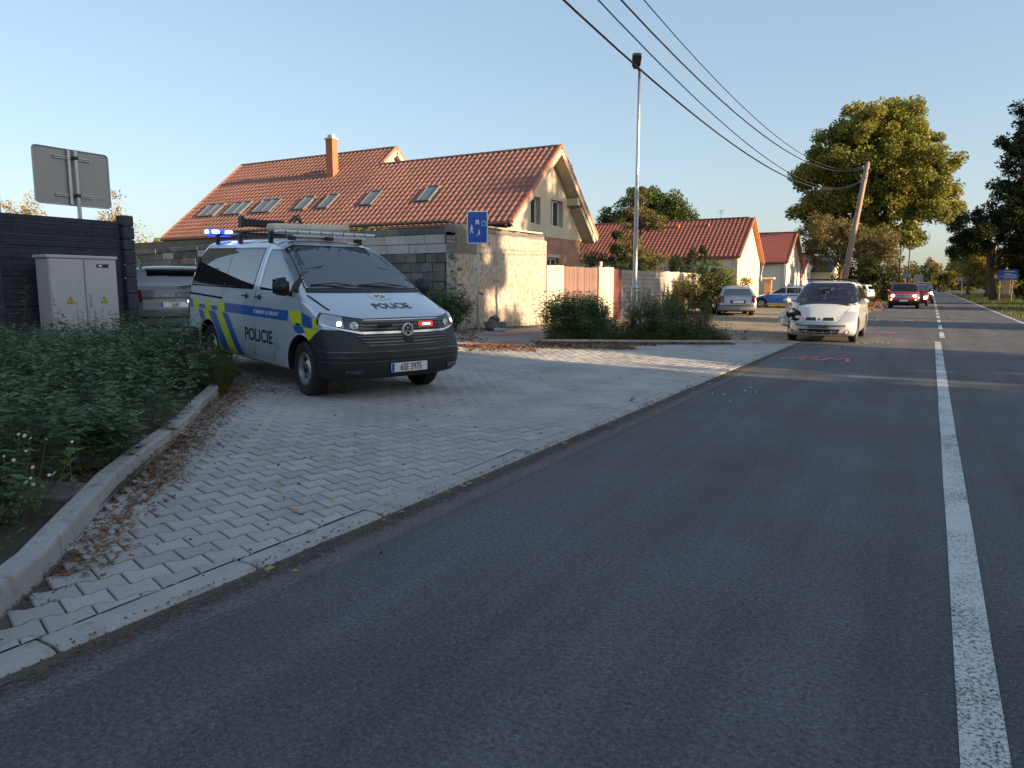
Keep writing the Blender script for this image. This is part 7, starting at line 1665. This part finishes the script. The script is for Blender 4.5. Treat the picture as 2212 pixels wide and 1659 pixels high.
# roadside trees on the sunny side of the road beside and behind the camera (outside the picture); their shade lies over the foreground
SH = tree('shade_tree', 'broad tree across the field to the right of the camera', 28, 7.6, [(0, 0, 7.2, 3.6, 4.3, 5.4), (0, 2.2, 4.0, 3.2, 3.0, 4.2), (0, -2.2, 4.2, 3.2, 3.0, 4.2), (0, 0, 10.4, 2.6, 3.4, 3.0)], ML_dark, nclump=300, crad=(.8, 1.4), nleaf=26000, lsize=.55, trunk=(.4, .15), seed=70, limbs=10, inner=.15)
SH.scale = (1, 1, 1.14)
index_kids()
def shade(x, y, s, label, rz=0, sz=None):
    c = copy_tree(SH); c.location = (x, y, 0); c.scale = (s, s, sz or s); c.rotation_euler = (0, 0, R(rz)); c['label'] = label; return c
shade(28, -1.6, 1.0, 'broad tree across the field behind the camera, second in the row', 180)
shade(28.5, -10.5, 1.1, 'broad tree across the field behind the camera, third in the row', 10)
shade(28, -20, 1.1, 'broad tree across the field behind the camera, fourth in the row', 190)
shade(34, 2.6, 1.05, 'tree in the back row across the field to the right of the camera', 5)
shade(34.5, -6, 1.1, 'tree in the back row across the field behind the camera', 175)
tree('shade_tree', 'tree across the field ahead on the right, shading the driveway end', 24, 15.6, [(0, 0, 5.4, 2.6, 2.9, 5.4), (0, .8, 8.4, 2.4, 2.6, 2.6), (0, 2.6, 6.4, 1.6, 1.5, 4.4), (0, -1.6, 3.4, 2, 1.5, 3.4), (0, 1.8, 3.0, 1.8, 1.3, 3.0)], ML_dark, nclump=210, crad=(.45, .9), nleaf=28000, lsize=.36, trunk=(.3, .1), seed=71, limbs=16)
tree('shade_tree', 'tall tree across the field ahead on the right, shading the farmhouse gable', 24, 31.6, [(0, 0, 9.6, 3.6, 3.2, 6.4), (0, -2.4, 12.6, 2.6, 2.0, 3.0), (0, .5, 4.0, 2.8, 2.5, 4.0)], ML_dark, nclump=230, crad=(.5, 1.1), nleaf=26000, lsize=.38, trunk=(.4, .15), seed=72, limbs=16)
tree('shade_tree', 'slim tree across the field ahead on the right beyond the tall one', 22, 37.6, [(0, 0, 7.5, 1.3, .8, 2.4)], ML_dark, nclump=40, crad=(.4, .7), nleaf=3000, lsize=.3, trunk=(.22, .1), seed=73, limbs=8)
shade(24, 57.0, 1.15, 'broad tree across the field ahead on the right, beside the queueing cars', 0, .52)
shade(23, 74, 1.0, 'broad tree far ahead across the field on the right', 170, .52)

# weeds ---------------------------------------------------------------------
def weed_arrays(rng, h_, nl=34, ls=.085, bushy=.18, spike=False):
    """one upright weed: stem, side shoots and lance-shaped leaves"""
    V = []; F = []
    def leaf(p, az, el, L_, w_):
        d = np.array([math.cos(az)*math.cos(el), math.sin(az)*math.cos(el), math.sin(el)]); s = np.array([-math.sin(az), math.cos(az), 0]); dn = np.array([0, 0, -1.])
        i = len(V); m_ = p+d*L_*.45; V.extend([p, m_+s*w_*.5+dn*L_*.02, p+d*L_+dn*L_*.22, m_-s*w_*.5+dn*L_*.02]); F.append((i, i+1, i+2, i+3))
    def stem(p0, p1, r):
        i = len(V); V.extend([p0+np.array([r, 0, 0]), p0-np.array([r*.5, r*.8, 0]), p1, p0-np.array([r*.5, -r*.8, 0])]); F.extend([(i, i+1, i+2, i+2), (i+1, i+3, i+2, i+2), (i+3, i, i+2, i+2)])
    lean = rng.normal(0, .09, 2)*h_; top = np.array([lean[0], lean[1], h_]); stem(np.zeros(3), top, .005)
    sh = [(np.zeros(3), top)]
    for k in range(4):
        t = rng.uniform(.25, .75); a = rng.random()*6.28; p = top*t; q = p+np.array([math.cos(a)*bushy, math.sin(a)*bushy, rng.uniform(.12, .3)*h_]); stem(p, q, .003); sh.append((p, q))
    for j in range(nl):
        k = 0 if rng.random() < .5 else rng.integers(1, 5); a, b = sh[k]; t = rng.uniform(.15 if k == 0 else .1, 1); p = a+(b-a)*t; L_ = ls*rng.uniform(.6, 1.3)*(1.15-.6*(p[2]/h_))
        leaf(p, j*2.4+rng.normal()*.3, rng.uniform(-.2, .6), L_, L_*.42)
    if spike:
        for j in range(16): t = 1-.22*rng.random(); leaf(top*t, rng.random()*6.28, rng.uniform(.2, 1.2), ls*.3, ls*.14)
    return np.array(V), F
def tri_fix(F): return [tuple(f) if f[2] != f[3] else f[:3] for f in F]
WV = {}
def variants(key, n, **k):
    if key not in WV:
        rng = np.random.default_rng(sum(map(ord, key))); WV[key] = []
        for i in range(n): V, F = weed_arrays(rng, **k); WV[key].append((V, np.array(F)))
    return WV[key]
def thicket(name, label, region, hfun, n, m, key, seed, cat='weeds', **k):
    vs = variants(key, 7, h_=1.0, **k); rng = np.random.default_rng(seed); VV = []; FF = []; c = 0
    xs_ = [p[0] for p in region]; ys_ = [p[1] for p in region]; got = 0
    while got < n:
        x = rng.uniform(min(xs_), max(xs_)); y = rng.uniform(min(ys_), max(ys_))
        if not inside((x, y), region): continue
        h_ = hfun(x, y)*rng.uniform(.72, 1.12)
        got += 1
        if h_ <= .05: continue
        V, F = vs[rng.integers(0, len(vs))]; a = rng.random()*6.28; s = .55+.45*h_; X = (V[:, 0]*math.cos(a)-V[:, 1]*math.sin(a))*s; Y = (V[:, 0]*math.sin(a)+V[:, 1]*math.cos(a))*s
        VV.append(np.stack([X+x, Y+y, V[:, 2]*h_+terr(x, y)+.02], 1)); FF.append(F+c); c += len(V)
    V = np.concatenate(VV); F = np.concatenate(FF); f = [tuple(q) if q[2] != q[3] else (q[0], q[1], q[2]) for q in F.tolist()]
    return raw(name, [tuple(v) for v in V.tolist()], f, m, kind='stuff', label=label, cat=cat)
def fence_h(x, y):   # taller away from the kerb
    d = min(1, max(0, ((-x-3.6)*.77-(y-1.4)*.64)/.8+.25)); return (.44+.38*d)*(1-.30*min(1, max(0, (-x-9)/2.2)))
WREG = [(-4.3, 1.1), (-4.55, 2.4), (-5.3, 3.45), (-6.3, 4.7), (-7.4, 5.8), (-8.4, 6.5), (-9.6, 7.1), (-12.3, 8.2), (-12.3, .2), (-5.5, .2)]
thicket('weed_thicket', 'dense dark green leafy weeds filling the corner bed in front of the utility cabinet', WREG, fence_h, 820, ML_weed, 'w1', 80, nl=50, ls=.155, bushy=.24)
thicket('weed_thicket', 'paler seeding weed stems rising through the dark weeds by the cabinet', [(-12, 1), (-6.5, 3.4), (-8.6, 6.5), (-12, 7.9)], lambda x, y: .74 if rq.random() < .8 else .95, 110, ML_weed2, 'w2', 81, nl=40, ls=.10, bushy=.15, spike=True)
thicket('weed_thicket', 'tangled green weeds in the triangular bed left of the street lamp', [(-7.7, 15.15), (-7.0, 18.0), (-8.2, 18.5), (-8.2, 16)], lambda x, y: 1.0+.15*math.sin(x*3), 170, ML_weed, 'w1', 82)
thicket('weed_thicket', 'low green weeds along the kerb at the foot of the street lamp', [(-7.75, 15.2), (-4.3, 18.55), (-5.0, 19.5), (-7.9, 17.5)], lambda x, y: .42+.25*math.sin(x*2.1+1)**2, 260, ML_weed, 'w1', 83)
thicket('weed_thicket', 'feathery pale green weeds in the bed right of the street lamp', [(-6.6, 17.2), (-4.9, 18.5), (-5.2, 20.4), (-6.9, 19.6)], lambda x, y: 1.15-.3*max(0, x+6), 240, ML_weed2, 'w2', 84)
thicket('weed_thicket', 'bright yellow flowering groundcover behind the lamp post foot', [(-8.0, 18.3), (-5.4, 20.2), (-6.4, 22.5), (-9.0, 21)], lambda x, y: .38, 200, leaf_mat('pale_yellow_bloom', (.30, .24, .09), (.48, .36, .18), .4, scale=4), 'w3', 85, nl=30, ls=.10)
thicket('weed_thicket', 'tall green weeds at the torn end of the block wall beside the van', [(-12.9, 15.9), (-10.9, 15.9), (-10.75, 16.8), (-12.9, 16.9)], lambda x, y: 1.05+.25*math.sin(x*5), 110, ML_weed, 'w1', 86)
thicket('weed_thicket', 'low weeds along the foot of the block wall behind the grey car', [(-22, 15.8), (-13, 15.8), (-13, 16.9), (-22, 16.9)], lambda x, y: .7, 120, ML_weed, 'w1', 87)
thicket('weed_thicket', 'scattered low weeds along the plastered wall foot', [(-11.3, 17.3), (-10.95, 17.3), (-10.95, 23), (-11.3, 23)], lambda x, y: .22, 40, ML_weed2, 'w2', 88)
def single_weed(label, x, y, h_, seed, m=ML_weed, **k):
    V, F = weed_arrays(np.random.default_rng(seed), h_, **k); o = raw('weed_plant', [tuple(v) for v in V.tolist()], [f if f[2] != f[3] else f[:3] for f in F], m, label=label, cat='weed')
    o.location = (x, y, terr(x, y)); return o
single_weed('lone tall weed in front of the parked grey car, right of the fence post', -11.9, 8.8, 1.3, 91, nl=70, ls=.13, bushy=.2)
single_weed('dark spiky weed standing against the left cabinet door', -11.8, 6.6, 1.05, 92, ML_dark, nl=60, ls=.10, bushy=.08, spike=True)
single_weed('leafy weed in front of the right cabinet door', -11.8, 7.6, .85, 93, nl=60, ls=.12)
single_weed('brown dry weed stalk standing left of the cabinet', -11.8, 5.9, 1.35, 94, ML_straw, nl=26, ls=.09, bushy=.08, spike=True)
single_weed('slender dry stalk at the left edge of the weed thicket', -11.4, 5.4, 1.3, 95, ML_straw, nl=22, ls=.08, bushy=.08, spike=True)
single_weed('small weed sprouting at the right end of the verge kerb', -4.0, 18.95, .35, 96, ML_weed2, nl=60, ls=.12, bushy=.3)
single_weed('tiny green sprout growing in the joint by the road kerb', -3.16, 8.6, .06, 97, ML_weed, nl=24, ls=.05, bushy=.04)
def flowers():
    rng = np.random.default_rng(5); e = empty('daisy_clump', (-4.55, 2.05, terr(-4.55, 2.05)), label='clump of small white daisies at the left edge of the dark weeds', cat='flowers')
    b = MB(); s = MB(); yl = MB()
    for i in range(46):
        x, y, z = rng.normal(0, .17), rng.normal(0, .17), rng.uniform(.18, .52); s.tube([(x*.6, y*.6, 0), (x, y, z)], .0025, 3, cap=False); r_ = rng.uniform(.009, .016); t = Vector((rng.normal()*.5+.7, rng.normal()*.5-.7, 1)).normalized()
        M = t.to_track_quat('Z', 'Y').to_matrix().to_4x4(); M.translation = (x, y, z); pts = []
        for k in range(16): q = r_*(1 if k % 2 == 0 else .55); pts.append((q*math.cos(k*math.pi/8), q*math.sin(k*math.pi/8)))
        b.prism(pts, 0, .002, M)
    b.build('petals', M_frame, e); s.build('stems', ML_weed, e, kind='stuff')
    V, F = leaves(np.array([[0, 0, .15], [.1, .1, .2], [-.12, 0, .18]]), np.array([.2, .15, .15]), 260, .05, rng); npmesh('leaves', V, F, ML_weed, e, kind='stuff')
flowers()
# grass blades
def grass(name, label, region, n, h_, w_, m, seed, zf=None):
    rng = np.random.default_rng(seed); xs_ = [p[0] for p in region]; ys_ = [p[1] for p in region]; P = []
    while len(P) < n:
        x = rng.uniform(min(xs_), max(xs_)); y = rng.uniform(min(ys_), max(ys_))
        if inside((x, y), region): P.append((x, y, terr(x, y) if x < -2.9 else -.04))
    P = np.array(P); a = rng.random(n)*6.28; hh = h_*rng.uniform(.5, 1.3, n); ln = rng.normal(0, .3, (n, 2))*hh[:, None]; d = np.stack([np.cos(a)*w_, np.sin(a)*w_, np.zeros(n)], 1)
    T = P+np.stack([ln[:, 0], ln[:, 1], hh], 1); V = np.stack([P-d, P+d, T], 1).reshape(-1, 3); return npmesh(name, V, np.arange(3*n).reshape(n, 3), m, kind='stuff', label=label, cat='grass')
grass('kerb_grass', 'dry yellow green grass at the far end of the raised kerb', [(-7.2, 5.75), (-8.0, 6.55), (-8.9, 7.1), (-9.4, 6.7), (-8, 5.6)], 5200, .42, .004, ML_weed2, 100)
grass('bed_grass', 'straw coloured grass along the front of the weed bed below the lamp', [(-7.7, 15.15), (-4.2, 18.55), (-4.6, 18.9), (-7.9, 15.7)], 5000, .28, .005, ML_weed2, 101)
grass('verge_grass', 'rough grass verge on the right side of the road', [(3.55, 30), (3.55, 170), (12, 170), (9, 30)], 26000, .16, .02, ML_weed2, 102)
grass('verge_grass', 'sunlit grass verge left of the road behind the crashed car', [(-3.2, 50), (-3.2, 60.5), (-11, 60.5), (-11.5, 52)], 9000, .14, .018, ML_yellow, 103)
grass('verge_grass', 'bright green lawn between the side road and the big tree', [(-3.1, 69.5), (-3.1, 110), (-11.5, 110), (-11.5, 70)], 16000, .16, .03, ML_yellow, 104)
